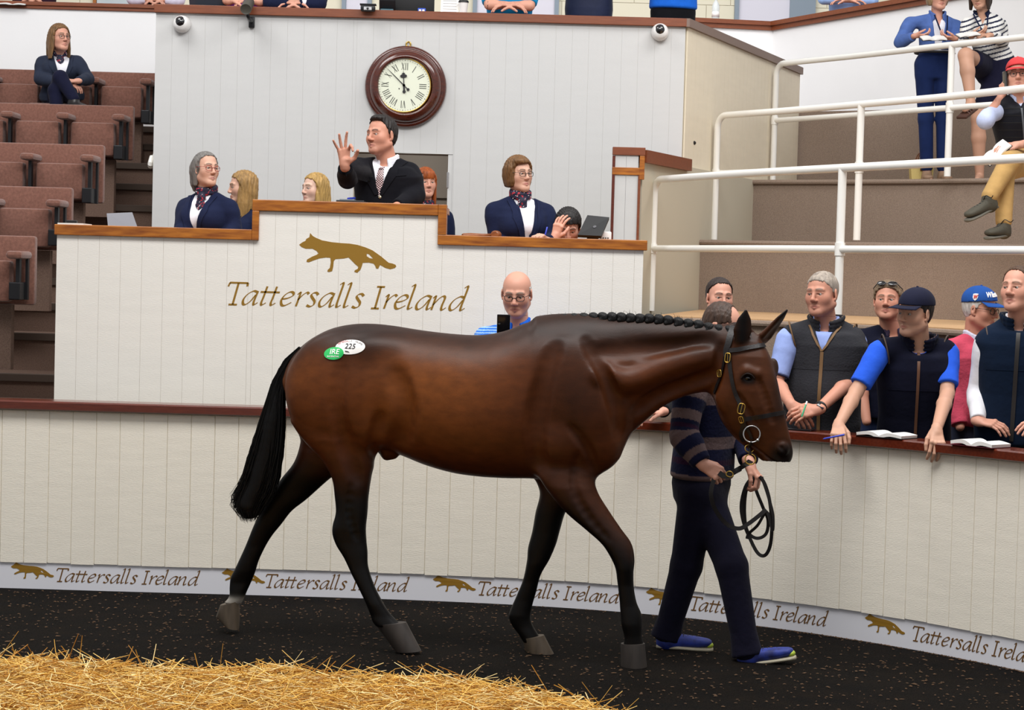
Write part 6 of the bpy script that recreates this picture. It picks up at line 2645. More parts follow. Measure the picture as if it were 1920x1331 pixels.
# ------------------------------------------------------------------ 14 man in navy cap
H = Head(P(1716, 586, 10.92), -52, -4, -3, 1.0)
p = Person('person', 'man in navy baseball cap, navy gilet and bright blue sleeves with both hands on rail', H, -8, 'tan', N=P(1722, 642, 10.98), V=P(1712, 835, 11.12), shw=.19, build=1.05, beard=.55, brow=(.03, .02, .015), look=-20)
p.arm(-1, E=P(1605, 735, 10.86), W=P(1572, 797, 10.60), hand=dict(d=(-.12, -.8, -.5), n=(.15, .4, -1), thumb=(1, -.2, 0), curl=(34, 38, 22), tout=35, s=1.0), S=P(1650, 658, 10.94))
p.arms[-1]['sl'] = .82
p.arm(1, E=P(1776, 738, 10.86), W=P(1756, 806, 10.38), hand=dict(d=(-.05, -.6, -.65), n=(-.1, .5, -.8), thumb=(-1, -.2, 0), curl=(34, 38, 22), tout=30, s=1.0), S=P(1776, 660, 11.0))
p.arms[-1]['sl'] = .80
p.body()
hair(H, p.root, 'short', hairmat('black', (26, 22, 22)), .004)
M_navycap = cloth('navy_cap', (26, 28, 48), .8, bump=.2)
cap_hat(H, p.root, M_navycap, tilt=3, brimlen=.082)
M_blue = cloth('blue_polo_bright', (42, 92, 214))
p.garment('polo_shirt', M_blue, .006, .82, neck=p.neck_r * 1.08, soff=.011, taper=.009)
gilet(p, M_navyg, None, zipm=mat('brown_zip', srgb(96, 62, 42), .6), arm_m=mat('dark_piping', srgb(70, 56, 48), .7), zipw=.010, off=.028)
stand_legs(p, 0.0, M_darktr, res=.016)
CAPM = p
ps_ = p.arms[1]['W']
# wedding ring
b = MB()
# ------------------------------------------------------------------ 15 man in pink sweater and blue cap
H = Head(P(1838, 579, 11.62), 52, -6, 0, .96)
p = Person('person', 'older man in blue cap, glasses and pink sweater looking right along the rail', H, 30, 'ruddy', N=P(1828, 633, 11.66), V=P(1822, 790, 11.7), shw=.18, build=1.08, brow=(.3, .28, .25), belly=.02)
p.arm(-1, E=P(1785, 730, 11.6), W=P(1800, 800, 11.5))
p.arm(1, E=P(1885, 730, 11.62), W=P(1880, 800, 11.4))
p.body()
hair(H, p.root, 'short', hairmat('white', (206, 198, 190)), .004)
M_bcap = cloth('royal_blue_cap', (34, 78, 150), .8, bump=.2)
cp = cap_hat(H, p.root, M_bcap, tilt=10, brimlen=.07)
bvc = bvh_of(cp)


def on_cap(H, bvc, x, z, yaw, off=.001):
    """point on the cap: yaw around the head (0 = front), z up"""
    a = math.radians(yaw)
    d = H.r * math.sin(a) + H.f * math.cos(a)
    o = H.p(0, -.012, 0) + H.u * z + d * .4
    l, n, _, _ = bvc.ray_cast(o, -d)
    if l is None:
        l, n, _, _ = bvc.find_nearest(o - d * .3)
    if n.dot(d) < 0:
        n = -n
    return l, n


def cap_print(V2, F2, sc, yaw0, z0, rot, name, m, off=.0015):
    def fn(x, y, d):
        X, Y_ = x * sc, y * sc
        X, Y_ = X * math.cos(rot) - Y_ * math.sin(rot), X * math.sin(rot) + Y_ * math.cos(rot)
        l, n = on_cap(H, bvc, 0, z0 + Y_, yaw0 + math.degrees(X / .10))
        return l + n * (off + d)
    return slab(V2, F2, fn, name, m, cp, th=.002)


cap_print(*text_mesh('Wilson', .036, .15, .0012), 1.0, -12, .088, 0.1, 'lettering', M_lab)
sh_ = [(-1, .9), (0, 1.0), (1, .9), (.95, -.1), (.6, -.7), (0, -1.1), (-.6, -.7), (-.95, -.1)]
cap_print([(0, 0)] + sh_, [(0, 1 + i, 1 + (i + 1) % 8) for i in range(8)], .0185, -82, .066, .1, 'shield_emblem', M_lab)
cap_print(*text_mesh('W', .026, .2, .0016), 1.0, -82, .066, .1, 'emblem_letter', mat('emblem_red', srgb(196, 60, 40), .5), off=.0045)
glasses(H, p.root, M_glass)
M_pink = cloth('pink_sweater', (196, 74, 96), .95, .1, .8, 60)
p.garment('sweater', M_pink, .020, 1.95, neck=p.neck_r * 1.2)
p.collar(cloth('pale_collar', (206, 208, 226)), h=.034, rad=p.neck_r * 1.15)
stand_legs(p, 0.0, cloth('grey_trousers', (52, 56, 74)), res=.016)
# ------------------------------------------------------------------ 16 tall man at the right edge
H = Head(P(1909, 541, 10.72), -40, 4, 2, 1.0)
p = Person('person', 'tall man with receding brown hair, white shirt and dark teal gilet at the rail', H, -14, 'pink', N=P(1911, 604, 10.78), V=P(1898, 800, 10.82), shw=.19, build=1.02, brow=(.12, .07, .04), look=-15, beard=.25, nose=1.15, mouth=.003)
p.arm(-1, E=P(1832, 735, 10.86), W=P(1834, 790, 10.72), hand=dict(d=(.8, -.5, -.1), n=(0, .5, -1), thumb=(0, 0, 1)), S=P(1849, 645, 10.80))
p.arm(1, E=P(1990, 730, 10.7), W=P(1960, 790, 10.45), hand=dict(d=(-.8, -.5, -.1), n=(0, .5, -1), thumb=(0, 0, 1)))
p.body()
hair(H, p.root, 'receding', hairmat('chestnut', (74, 50, 32)), .006)
p.garment('shirt', M_whitesh, .012, 1.93, neck=p.neck_r * 1.08)
p.collar(M_whitesh, h=.036)
g, bv = gilet(p, cloth('teal_gilet', (12, 26, 46), .92, .08), None, zipm=mat('black_zip', srgb(34, 30, 28), .5), arm_m=mat('dark_piping', srgb(70, 56, 48), .7), zipw=.014, off=.030)
fx, ff = fox()


def chest_print(p, bv, x0, t0, sc, m, parent, name='fox_emblem'):
    L_ = (p.N - p.V).length

    def fn(x, y, d):
        ps, ns = front(p, bv, [(x0 + x * sc, t0 + y * sc / L_)], .001 + d)
        return ps[0]
    return slab([(x - 357, y - 140) for x, y in fx], ff, fn, name, m, parent, th=.0015)


chest_print(p, bv, .095, .72, .06 / 714, mat('pale_thread', srgb(222, 214, 190), .7), g)
stand_legs(p, 0.0, M_darktr, res=.016)
# ------------------------------------------------------------------ 11 the handler leading the horse
M_jnavy = (0.010, 0.012, 0.040)
H = Head(P(1352, 612, 10.28), 62, -38, 0, 1.0)
p = Person('person', 'groom in navy and grey striped jumper leading the horse by the rein', H, 62, 'pink', N=P(1335, 668, 10.27), V=P(1316, 895, 10.30), shw=.20, build=1.08, brow=(.12, .08, .05))
nearS = P(1296, 722, 10.09)
farS = P(1368, 720, 10.45)
p.arm(1, E=P(1281, 815, 10.02), W=P(1318, 871, 9.95), hand=dict(d=(.8, -.15, -.45), n=(-.1, .95, -.4), thumb=(.4, -.2, 1), curl=(58, 72, 40), tcurl=35, tout=25, s=1.0), S=nearS, r=(.058, .048, .028))
p.arm(-1, E=P(1392, 800, 10.40), W=P(1404, 868, 10.14), hand=dict(d=(.5, -.25, -.75), n=(-.6, .2, -.5), thumb=(-.4, -.9, -.2), curl=(45, 60, 35), tcurl=30, tout=20, s=1.0), S=farS, r=(.058, .048, .028))
for q, K, A, toe in ((1, P(1287, 1060, 10.24), P(1251, 1184, 10.28), (1, -.12, -.02)), (-1, P(1372, 1062, 10.06), P(1399, 1216, 10.0), (1, -.25, .22))):
    p.leg(q, K, A, toe, P(1312 + (6 if q < 0 else -2), 925, 10.20 if q > 0 else 10.30))
p.body()
hair(H, p.root, 'balding', hairmat('thin_brown', (66, 48, 38)), .004, top_open=(.055, .06, .075))
GRS = (0.125, 0.085, 0.085)
NV = (0.0075, 0.009, 0.032)


def jumper_cols(v):
    out = np.tile(np.array(NV), (len(v), 1))
    # nearest limb decides the band direction
    best = np.full(len(v), 9.0)
    band = np.zeros(len(v))
    ax = np.array(p.N - p.V)
    L2 = ax @ ax
    d = v - np.array(p.V)
    t = d @ ax / L2
    dist = np.linalg.norm(d - t[:, None] * ax, axis=1) / .15
    band = t * math.sqrt(L2)
    best = dist
    for a in p.arms:
        S, E, W = [np.array(a[k]) for k in ('S', 'E', 'W')]
        l1 = np.linalg.norm(E - S)
        for (A, B, base) in ((S, E, 0.0), (E, W, l1)):
            ab = B - A
            tt = np.clip((v - A) @ ab / (ab @ ab), 0, 1)
            di = np.linalg.norm(v - A - tt[:, None] * ab, axis=1) / .062
            m = di < best
            best = np.where(m, di, best)
            band = np.where(m, 10 + base + tt * np.linalg.norm(ab), band)
    tor = band < 9
    bt = band
    # torso bands (metres above the pelvis) and sleeve bands (metres from the shoulder)
    g = tor & (((bt > .165) & (bt < .225)) | ((bt > .385) & (bt < .455)) | (bt < .03))
    bs = band - 10
    g |= (~tor) & (((bs > .015) & (bs < .075)) | ((bs > .135) & (bs < .185)) | ((bs > .245) & (bs < .29)) | ((bs > .35) & (bs < .385)))
    out[g] = GRS
    pl = tor & (bt > .08) & (bt < .11) | (~tor) & (bs > .205) & (bs < .225)
    out[pl] = (0.022, 0.006, 0.024)
    return out


p.garment('striped_jumper', cloth('striped_knit', (40, 40, 70), .95, .12, .9, 60, vcol=True), .020, 1.93, lo=-.02, neck=p.neck_r * 1.2, cols=jumper_cols, res=.0055, sh=True)
p.trousers(cloth('dark_navy_cord', (18, 17, 34), .85, .1, .8, 30), r=(.098, .078, .062), seat=(.165, .135), end=1.02, res=.008, top=.06)
for l in p.legs:                                            # flared hem resting on the shoe
    F = Field()
    dr = (l['A'] - l['K']).normalized()
    F.loft(l['K'].lerp(l['A'], .72), l['A'] + dr * .035, Vector((1, 0, 0)), [0, .6, 1], [.062, .070, .078], [.058, .062, .066], k=.02, round_=.006)
    v_, f_ = F.mesh(.008)
    mesh_obj('trouser_hem', v_, f_, MATS['cloth_dark_navy_cord'], p.root, smooth=True)
M_tr = mat('trainer_blue', srgb(42, 66, 170), .6, var=.25, vscale=22, col2=srgb(22, 28, 80))
M_sole = mat('trainer_sole', srgb(178, 170, 148), .7, var=.1, vscale=30)
p.shoes(M_tr, M_sole, res=.005, L=.27)
M_lime = mat('lime_toe', srgb(170, 190, 60), .6)
M_lace = mat('dark_lace', srgb(22, 24, 52), .7)
for sh, l in zip([c for c in p.root.children if c.name.startswith('shoe')], p.legs):
    t = l['toe'].normalized()
    sd = t.cross(Vector((0, 0, 1))).normalized()
    up = sd.cross(t)
    b0 = l['A'] - up * .041 - t * .045
    F = Field()
    F.ell(b0 + t * .258 - up * .012, (.020, .030, .016), (t, sd, up), k=.005)
    v_, f_ = F.mesh(.005)
    mesh_obj('toe_cap', v_, f_, M_lime, sh, smooth=True)
    b = MB()
    for i in range(5):
        c = b0 + t * (.105 + .022 * i) + up * (.036 - .003 * i)
        b.tube([c - sd * .026 - up * .010, c + up * .002, c + sd * .026 - up * .010], .0032, 6)
    b.build('laces', M_lace, sh, smooth=True)
HANDLER = p

# ------------------------------------------------------------------ bridle
M_leather = mat('dark_leather', srgb(24, 19, 19), .42, bump=.15, bscale=120, spec=.4, var=.15, vscale=40)
br = empty('bridle', hd(1400, 730, .0))
tag(br, 'dark leather bridle with brass buckles on the horse head', 'bridle')


def strap(name, px, w, off=.004, th=.004, m=M_leather, per=6, parent=br):
    cp = catmull([Vector((u, v, 0)) for u, v in px], per)
    ps, ns = [], []
    for q in cp:
        a, n = on_horse(q.x, q.y, off)
        ps.append(a)
        ns.append(n)
    # even the normals and the path out
    for _ in range(3):
        ps = [ps[0]] + [(ps[i - 1] + ps[i] * 2 + ps[i + 1]) / 4 for i in range(1, len(ps) - 1)] + [ps[-1]]
        ns = [ns[0]] + [(ns[i - 1] + ns[i] + ns[i + 1]).normalized() for i in range(1, len(ns) - 1)] + [ns[-1]]
    return ribbon(name, ps, w, th, m, parent, ns)


strap('headpiece', [(1376, 612), (1370, 628), (1366, 645), (1363, 656), (1364, 668)], .030, .005)
strap('browband', [(1361, 658), (1375, 657), (1395, 654), (1415, 651), (1432, 648)], .021, .006)
strap('cheekpiece', [(1367, 664), (1370, 690), (1374, 715), (1380, 740), (1388, 760), (1392, 776), (1396, 790)], .019, .005)
strap('throatlash', [(1361, 668), (1357, 690), (1352, 708), (1345, 725), (1341, 738)], .014, .005)
strap('noseband', [(1396, 786), (1412, 783), (1432, 780), (1452, 776), (1471, 773)], .020, .006)
strap('jaw_strap', [(1396, 788), (1392, 805), (1390, 815), (1396, 826)], .018, .006)
strap('bit_cheek', [(1394, 786), (1400, 800), (1407, 812), (1410, 822)], .014, .006)


def buckle(u, v, wpx, hpx, ang=0.0, name='buckle', m=M_brass, off=.012, r=.0026, parent=br):
    """oblong ring lying flat on the strap"""
    c, n = on_horse(u, v, off)
    up0 = Vector((math.sin(ang), 0, math.cos(ang)))
    up = (up0 - n * n.dot(up0)).normalized()
    sd = up.cross(n)
    ww, hh = wpx / 389 / 2, hpx / 389 / 2
    pts = []
    for k in range(28):
        a = 2 * math.pi * k / 28
        x = math.copysign(abs(math.cos(a)) ** .6, math.cos(a)) * ww
        y = math.copysign(abs(math.sin(a)) ** .6, math.sin(a)) * hh
        pts.append(c + sd * x + up * y)
    o = MB().tube(pts, r, 8, closed=True).build(name, m, parent, smooth=True)
    MB().tube([c - up * hh, c + up * hh * .9 + n * .002], r * .6, 6).build('prong', m, o)
    return o


buckle(1366, 671, 10, 17, .05)
buckle(1352, 700, 10, 13, -.15)
buckle(1390, 766, 12, 19, .2)
buckle(1391, 786, 8, 12, -.25, off=.010)


def ring(c, n, rad, r, name, m, parent=br, squash=1.0):
    c, n = Vector(c), nrm(n)
    u = nrm(n.cross(Vector((.1, .2, 1))))
    v = n.cross(u)
    return MB().tube([c + u * math.cos(a) * rad + v * math.sin(a) * rad * squash for a in [2 * math.pi * i / 36 for i in range(36)]], r, 8, closed=True).build(name, m, parent, smooth=True)


bc, bn = on_horse(1411, 812, .014)
ring(bc, (-.15, -1, .05), .0385, .0036, 'bit_ring', M_steel)
MB().ball(on_horse(1422, 823, .016)[0], .008).build('bit_knuckle', M_steel, br, smooth=True)
c2, n2 = on_horse(1406, 840, .012)
r2 = P(1405, 841, c2.y - .005)
ring(r2, (.35, -1, .2), .022, .003, 'coupling_ring', M_brass, squash=.8)
r3 = P(1407, 861, c2.y - .01)
ring(r3, (-.2, -1, .1), .0245, .0034, 'coupling_ring', M_brass)
MB().tube(catmull([bc + Vector((0, -.004, -.035)), r2 + Vector((0, -.004, .01)), r2, r3 + Vector((0, 0, .02))], 5), .006, 8).build('coupling_strap', M_leather, br, smooth=True)

# ------------------------------------------------------------------ lead rein: from the coupling to both hands, spare loops hanging
lead = empty('lead_rein', r3)
tag(lead, 'dark leather lead rein looped in the groom hands', 'rein')
hw = HANDLER.arms[0]['W']
hand1 = hw + Vector((.075, -.03, -.035))
LY = hand1.y


def rp(u, v, dy=0.0):
    return P(u, v, LY + dy)


path = [r3 + Vector((0, -.004, -.01)), rp(1392, 876, .0), rp(1376, 885, -.004), rp(1360, 893, -.008), hand1]
ribbon('strap', catmull(path, 5), .026, .005, M_leather, lead, (0.1, -1, .35))
cb = rp(1368, 889, -.012)
ring(cb, (.1, -1, .3), .017, .003, 'buckle', M_brass, lead, .8)
ribbon('strap', catmull([hand1 + Vector((-.02, 0, -.02)), rp(1333, 925, -.01), rp(1341, 955, .0), rp(1362, 982, .02), rp(1385, 991, .03), rp(1403, 982, .04), rp(1424, 966, .05), rp(1436, 955, .06)], 7), .020, .004, M_leather, lead, (0.0, -1, .25))
hand2 = HANDLER.arms[1]['W'] + Vector((.03, -.02, -.06))
Y2 = hand2.y - .03


def lp(u, v, dy=0.0):
    return P(u, v, Y2 + dy)


ribbon('loop', catmull([lp(1412, 893), lp(1398, 912), lp(1390, 945, .01), lp(1393, 975, .015), lp(1404, 1005, .02), lp(1420, 1036, .02), lp(1434, 1041, .015), lp(1444, 1022, .01), lp(1447, 985), lp(1443, 940, -.005), lp(1434, 908, -.01), lp(1424, 893, -.01)], 7), .017, .0035, M_leather, lead, (0.15, -1, .1))
ribbon('loop', catmull([lp(1410, 894, .02), lp(1399, 920, .03), lp(1396, 960, .04), lp(1401, 995, .04), lp(1418, 1009, .035), lp(1436, 1001, .03), lp(1440, 975, .025), lp(1430, 950, .02), lp(1418, 920, .015), lp(1412, 896, .015)], 7), .016, .0035, M_leather, lead, (-.1, -1, .15))
ribbon('loop', catmull([lp(1428, 894, -.02), lp(1440, 930, -.025), lp(1449, 965, -.03), lp(1448, 995, -.03), lp(1438, 960, -.02), lp(1420, 985, -.015), lp(1404, 1000, -.01), lp(1400, 1010, -.01)], 7), .014, .0035, M_leather, lead, (.2, -1, .0))
# ------------------------------------------------------------------ seated woman, top of the raked seats
SY, SZT, SZP, SZB = SEATY[0]
H = Head(P(112, 70, 17.2), 42, 2, 0, .95)
p = Person('person', 'woman with long brown hair, navy jacket and spectacles seated cross-legged in the top row', H, 14, 'pink', fem=True, N=P(112, 106, 17.28), V=P(116, 178, 17.32), shw=.16, build=1.0, bust=.02, brow=(.1, .07, .04))
p.arm(-1, E=P(74, 148, 17.18), W=P(124, 158, 16.98), hand=dict(d=(1, -.1, -.1), n=(0, .4, -1), thumb=(0, -.3, 1), curl=(30, 30, 20)), S=P(80, 118, 17.26))
p.arm(1, E=P(166, 148, 17.2), W=P(146, 152, 16.95), hand=dict(d=(-1, -.1, -.05), n=(0, .4, -1), thumb=(0, -.3, 1), curl=(30, 30, 20)), S=P(145, 117, 17.26))
p.leg(-1, P(113, 146, 16.86), P(139, 186, 16.78), (.7, -.6, -.2), P(108, 182, 17.24))
p.leg(1, P(104, 170, 16.88), P(108, 226, 16.80), (0, -1, 0), P(126, 184, 17.24))
p.body()
hair(H, p.root, 'long', hairmat('brownlong', (112, 82, 50)), .009, extra=long_locks(.25, .0, .095, True, w=.036))
glasses(H, p.root)
suit(p, cloth('slate_jacket', (40, 46, 62)), .72, .085, lw=.04, buttons=2)
p.scarf(.07)
p.trousers(M_navytr, r=(.085, .06, .045), res=.009)
p.shoes(M_shoeb)
# the tipped-down seat she uses
MB().box(P(112, 180, 17.3).x - .19, 16.98, P(112, 180, 17.32).z - .15, P(112, 180, 17.3).x + .19, SY - .05, P(112, 180, 17.32).z - .085, .02).build('seat', M_seat, bpy.data.objects['seat_row'], smooth=True, angle=.6)

# ------------------------------------------------------------------ two women on the upper terrace
ZT3 = z3 + .008
H = Head(P(1759, -10, 17.6), 12, -8, 2, 1.02)
p = Person('person', 'woman in denim jacket and blue trousers reading a catalogue at the uppermost handrail', H, 4, 'pink', fem=True, N=P(1757, 31, 17.63), V=P(1751, 122, 17.68), shw=.18, build=.92, brow=(.2, .14, .1), scale=.93)
p.arm(-1, E=P(1686, 80, 17.55), W=P(1716, 67, 17.38), hand=dict(d=(1, -.1, .0), n=(.1, .3, .8), thumb=(0, -1, .6), curl=(28, 34, 22)), S=P(1706, 44, 17.6))
p.arm(1, E=P(1796, 74, 17.58), W=P(1790, 72, 17.36), hand=dict(d=(-1, -.1, .05), n=(0, .3, .8), thumb=(0, -1, .6), curl=(28, 34, 22)), S=P(1793, 50, 17.64))
p.arms[0]['sl'] = p.arms[1]['sl'] = 1.86
for q, u in ((-1, 1738), (1, 1768)):
    Hp = p.V + p.r * q * .085
    A = Vector((P(u, 300, 17.68).x, 17.66, ZT3 + .075))
    p.leg(q, Hp.lerp(A, .5) - Vector((0, .01, 0)), A, (.1 * q, -1, 0), Hp)
ank = [dict(pts=[l['H'], l['K'], l['A'], l['A'] - Vector((0, 0, .02))], rs=[.06, .045, .033, .034], foot=[l['A'] - Vector((0, 0, .03)), l['A'] + Vector((0, -.15, -.055))], fr=[.034, .022]) for l in p.legs]
p.body(bare_legs=ank)
hair(H, p.root, 'short', hairmat('ashblonde', (150, 122, 88)), .014, extra=bob)
p.garment('blouse', M_whitesh, .004, None, neck=p.neck_r * 1.3, v=(.22, .05))
M_denim = cloth('denim_jacket', (78, 104, 164), .85, .12, .9, 40)
j = p.garment('denim_jacket', M_denim, .018, 1.86, lo=.3, v=(1.05, .07), neck=p.neck_r * 1.3)
p.collar(M_denim, r=.009, h=.045, rad=p.neck_r * 1.5, open_=34)
M_btr = cloth('blue_trousers', (26, 42, 86), .8, .1, .6, 24)
p.trousers(M_btr, r=(.088, .068, .058), end=.86, res=.009, top=.12)
bvj = bvh_of([c for c in p.root.children if c.name.startswith('trousers')][0])
b = MB().tube([p.V + p.up * .10 + p.r * math.cos(k) * .165 + p.f * math.sin(k) * .128 for k in [2 * math.pi * i / 30 for i in range(30)]], .012, 6, closed=True)
b.build('belt', M_black, p.root, smooth=True)
ribbon('lanyard', catmull([p.N + p.r * -.05 + p.f * .10 + p.up * .0, p.N + p.r * -.005 + p.f * .135 - p.up * .12, p.N + p.r * .035 + p.f * .15 - p.up * .22], 6), .012, .003, M_navyj, p.root, p.f)
ribbon('lanyard', catmull([p.N + p.r * .06 + p.f * .10, p.N + p.r * .055 + p.f * .135 - p.up * .12, p.N + p.r * .04 + p.f * .15 - p.up * .22], 6), .012, .003, M_navyj, p.root, p.f)
p.shoes(mat('tan_shoe', srgb(150, 120, 96), .6), L=.22)
DEN = p

H = Head(P(1838, -14, 17.35), -32, -22, 0, 1.02)
p = Person('person', 'woman in navy and white striped top and shorts with one foot up on the rail', H, -22, 'tan', fem=True, N=P(1842, 28, 17.42), V=P(1866, 122, 17.5), shw=.17, build=1.02, bust=.02, brow=(.05, .03, .02), scale=.94)
p.arm(-1, E=P(1806, 80, 17.30), W=P(1822, 66, 17.10), hand=dict(d=(.6, -.3, .1), n=(.1, .3, .8), thumb=(0, -1, .5), curl=(26, 30, 20)), S=P(1814, 44, 17.36))
p.arm(1, E=P(1882, 78, 17.38), W=P(1856, 66, 17.05), hand=dict(d=(-1, -.2, -.05), n=(0, .3, -.8), thumb=(0, -1, .6), curl=(34, 40, 24)), S=P(1876, 46, 17.5))
kn, an = P(1811, 104, 16.98), P(1820, 190, 16.86)
Hl, Hr = p.V + p.r * -.08 - Vector((0, 0, .02)), p.V + p.r * .06 - Vector((0, 0, .02))
k2, a2 = P(1834, 222, 17.44), Vector((P(1838, 292, 17.46).x, 17.46, ZT3 + .075))
bl = [dict(pts=[Hl, Hl.lerp(kn, .6), kn, kn.lerp(an, .35), an], rs=[.085, .072, .062, .058, .036], foot=[an - Vector((.0, 0, .02)), P(1810, 205, 16.78)], fr=[.038, .026]),
      dict(pts=[Hr, Hr.lerp(k2, .5), k2, k2.lerp(a2, .35), a2], rs=[.085, .075, .058, .060, .036], foot=[a2 - Vector((0, 0, .03)), a2 + Vector((-.05, -.15, -.055))], fr=[.036, .024])]
p.body(bare_legs=bl)
hair(H, p.root, 'long', hairmat('darkbrown2', (50, 36, 28)), .010, extra=long_locks(.20, .0, .08, False, w=.03))


def stripes(v):
    d = v - np.array(p.V)
    t = d @ np.array(p.up)
    out = np.tile(np.array(srgb(222, 220, 216)), (len(v), 1))
    for a in p.arms:
        S, E = np.array(a['S']), np.array(a['E'])
    st = ((t + .004 * np.sin(d @ np.array(p.r) * 9)) % .036) < .0125
    out[st] = srgb(28, 32, 58)
    return out


p.garment('striped_top', cloth('striped_jersey', (220, 220, 216), vcol=True), .012, 1.93, lo=-.16, v=(.16, .05), neck=p.neck_r * 1.25, cols=stripes, res=.0055)
p.collar(M_navyj, h=.036, rad=p.neck_r * 1.35, open_=40)
M_short = cloth('navy_shorts', (26, 26, 48), .85)
F = Field()
F.loft(p.V - p.up * .12, p.V + p.up * .06, p.r, [0, .5, 1], [.165, .175, .16], [.125, .13, .12], k=.04)
F.chain([Hl, Hl.lerp(kn, .62)], [.105, .088], k=.04)
F.chain([Hr, Hr.lerp(k2, .70)], [.105, .088], k=.04)
v_, f_ = F.mesh(.009)
mesh_obj('shorts', v_, f_, M_short, p.root, smooth=True)
ribbon('lanyard', catmull([p.N + p.r * -.06 + p.f * .09, p.N + p.r * -.03 + p.f * .15 - p.up * .10, p.N + p.r * .0 + p.f * .165 - p.up * .19], 6), .012, .003, M_navyj, p.root, p.f)
ribbon('lanyard', catmull([p.N + p.r * .06 + p.f * .09, p.N + p.r * .04 + p.f * .15 - p.up * .10, p.N + p.r * .0 + p.f * .165 - p.up * .19], 6), .012, .003, M_navyj, p.root, p.f)
M_sandal = mat('sandal_brown', srgb(74, 44, 32), .6)
for an_, to_ in ((an, P(1808, 207, 16.76)), (a2, a2 + Vector((-.05, -.17, -.06)))):
    d_ = (to_ - an_)
    d_.z *= .6
    d_.normalize()
    sd = nrm(d_.cross(Vector((0, 0, 1))))
    b = MB().obox(an_ + d_ * .06 - Vector((0, 0, .075)), d_, sd, sd.cross(d_), .13, .045, .012, .008)
    for q in (.02, .07, .11):
        c = an_ + d_ * q - Vector((0, 0, .05))
        b.tube([c - sd * .042 - Vector((0, 0, .02)), c + Vector((0, 0, .018)), c + sd * .042 - Vector((0, 0, .02))], .007, 6)
    b.build('sandal', M_sandal, p.root, smooth=True, angle=.7)
STR = p

# ------------------------------------------------------------------ seated man in red cap
Ys = 14.0
H = Head(P(1909, 141, Ys), -14, 3, 3, .93)
p = Person('person', 'man in red cap and black quilted gilet seated on the terrace talking on a phone', H, -10, 'pink', N=P(1911, 184, Ys + .05), V=P(1921, 292, Ys + .12), shw=.185, build=1.0, brow=(.12, .08, .05), beard=.2, scale=.95)
p.arm(-1, E=P(1848, 226, Ys - .10), W=H.p(-.122, -.01, -.150), hand=dict(d=(.16, .10, 1), n=(.95, .25, -.1), thumb=(.0, -.9, .4), curl=(28, 30, 20), s=.95), S=P(1872, 206, Ys + .02))
p.arms[-1]['sl'] = 1.12
p.arm(1, E=P(1968, 262, Ys - .05), W=P(1908, 272, Ys - .28), hand=dict(d=(-1, -.1, .0), n=(0, .2, -1), thumb=(0, -.9, .4), curl=(22, 28, 18), s=.95), S=P(1955, 208, Ys + .05))
p.arms[-1]['sl'] = 1.3
p.leg(-1, P(1893, 303, 13.55), P(1853, 372, 13.42), (-.75, -.5, -.35), P(1908, 298, 14.02))
p.leg(1, P(1884, 322, 13.62), P(1882, 421, 13.50), (-.62, -.75, -.1), P(1935, 302, 14.05))
p.body()
hair(H, p.root, 'short', hairmat('brownshort', (80, 56, 40)), .004)
cp2 = cap_hat(H, p.root, cloth('red_cap', (196, 62, 64), .8, bump=.2), tilt=16, brimlen=.06)
glasses(H, p.root)
M_ltblue = cloth('light_blue_shirt', (186, 196, 226), .8)
p.garment('shirt', M_ltblue, .008, 1.2, neck=p.neck_r * 1.1)
p.collar(M_ltblue, h=.034)
for a in p.arms:
    pts_ = a['E'].lerp(a['W'], .06)
    F = Field()
    F.cap(a['E'].lerp(a['W'], .0), a['E'].lerp(a['W'], .16), a['r'][1] + .026, a['r'][1] + .024, k=0)
    v_, f_ = F.mesh(.007)
    mesh_obj('rolled_cuff', v_, f_, M_ltblue, p.root, smooth=True)


def quilt(F):
    for i in range(9):
        c = p.V.lerp(p.N, -.05 + .12 * i)
        U, C = V3(p.up), V3(c)
        F.raw(lambda X, Y, Z, U=U, C=C: (np.abs((X - C[0]) * U[0] + (Y - C[1]) * U[1] + (Z - C[2]) * U[2]) - .002).astype(np.float32) + 0 * (X + Y + Z), C - np.array([.32, .3, .03]), C + np.array([.32, .3, .03]), .022, 's')


p.shlen = .8
M_quilt = cloth('black_quilt', (26, 27, 34), .5, .05, .3)
g = p.garment('quilted_gilet', M_quilt, .034, None, lo=-.16, neck=p.neck_r * 1.45, v=(.12, .05))
bv = bvh_of(g)
for i in range(8):
    t = -.08 + .125 * i
    ps, ns = front(p, bv, seg_line((-.17, t), (.17, t), 12), .0)
    ribbon('quilt_seam', ps, .006, .0015, mat('seam_black', (.004, .004, .005), .8), g, ns)
ps, ns = front(p, bv, seg_line((.0, .86), (.0, -.1), 14), .001)
ribbon('zip', ps, .012, .004, mat('grey_zip', srgb(92, 96, 102), .5), g, ns)
p.shlen = 1.0
M_must = cloth('mustard_trousers', (180, 145, 92), .85, .08, .7, 26)
p.trousers(M_must, r=(.092, .07, .056), res=.008, end=.93)
M_sock = cloth('blue_sock', (62, 98, 186), .9)
M_walk = mat('walking_shoe', srgb(66, 62, 50), .75, bump=.4, bscale=80)
for l in p.legs:
    F = Field()
    F.cap(l['K'].lerp(l['A'], .88), l['A'] - Vector((0, 0, .02)), .042, .040, k=0)
    v_, f_ = F.mesh(.007)
    mesh_obj('sock', v_, f_, M_sock, p.root, smooth=True)
p.shoes(M_walk, mat('grey_sole', srgb(96, 92, 82), .8), res=.006, L=.27)
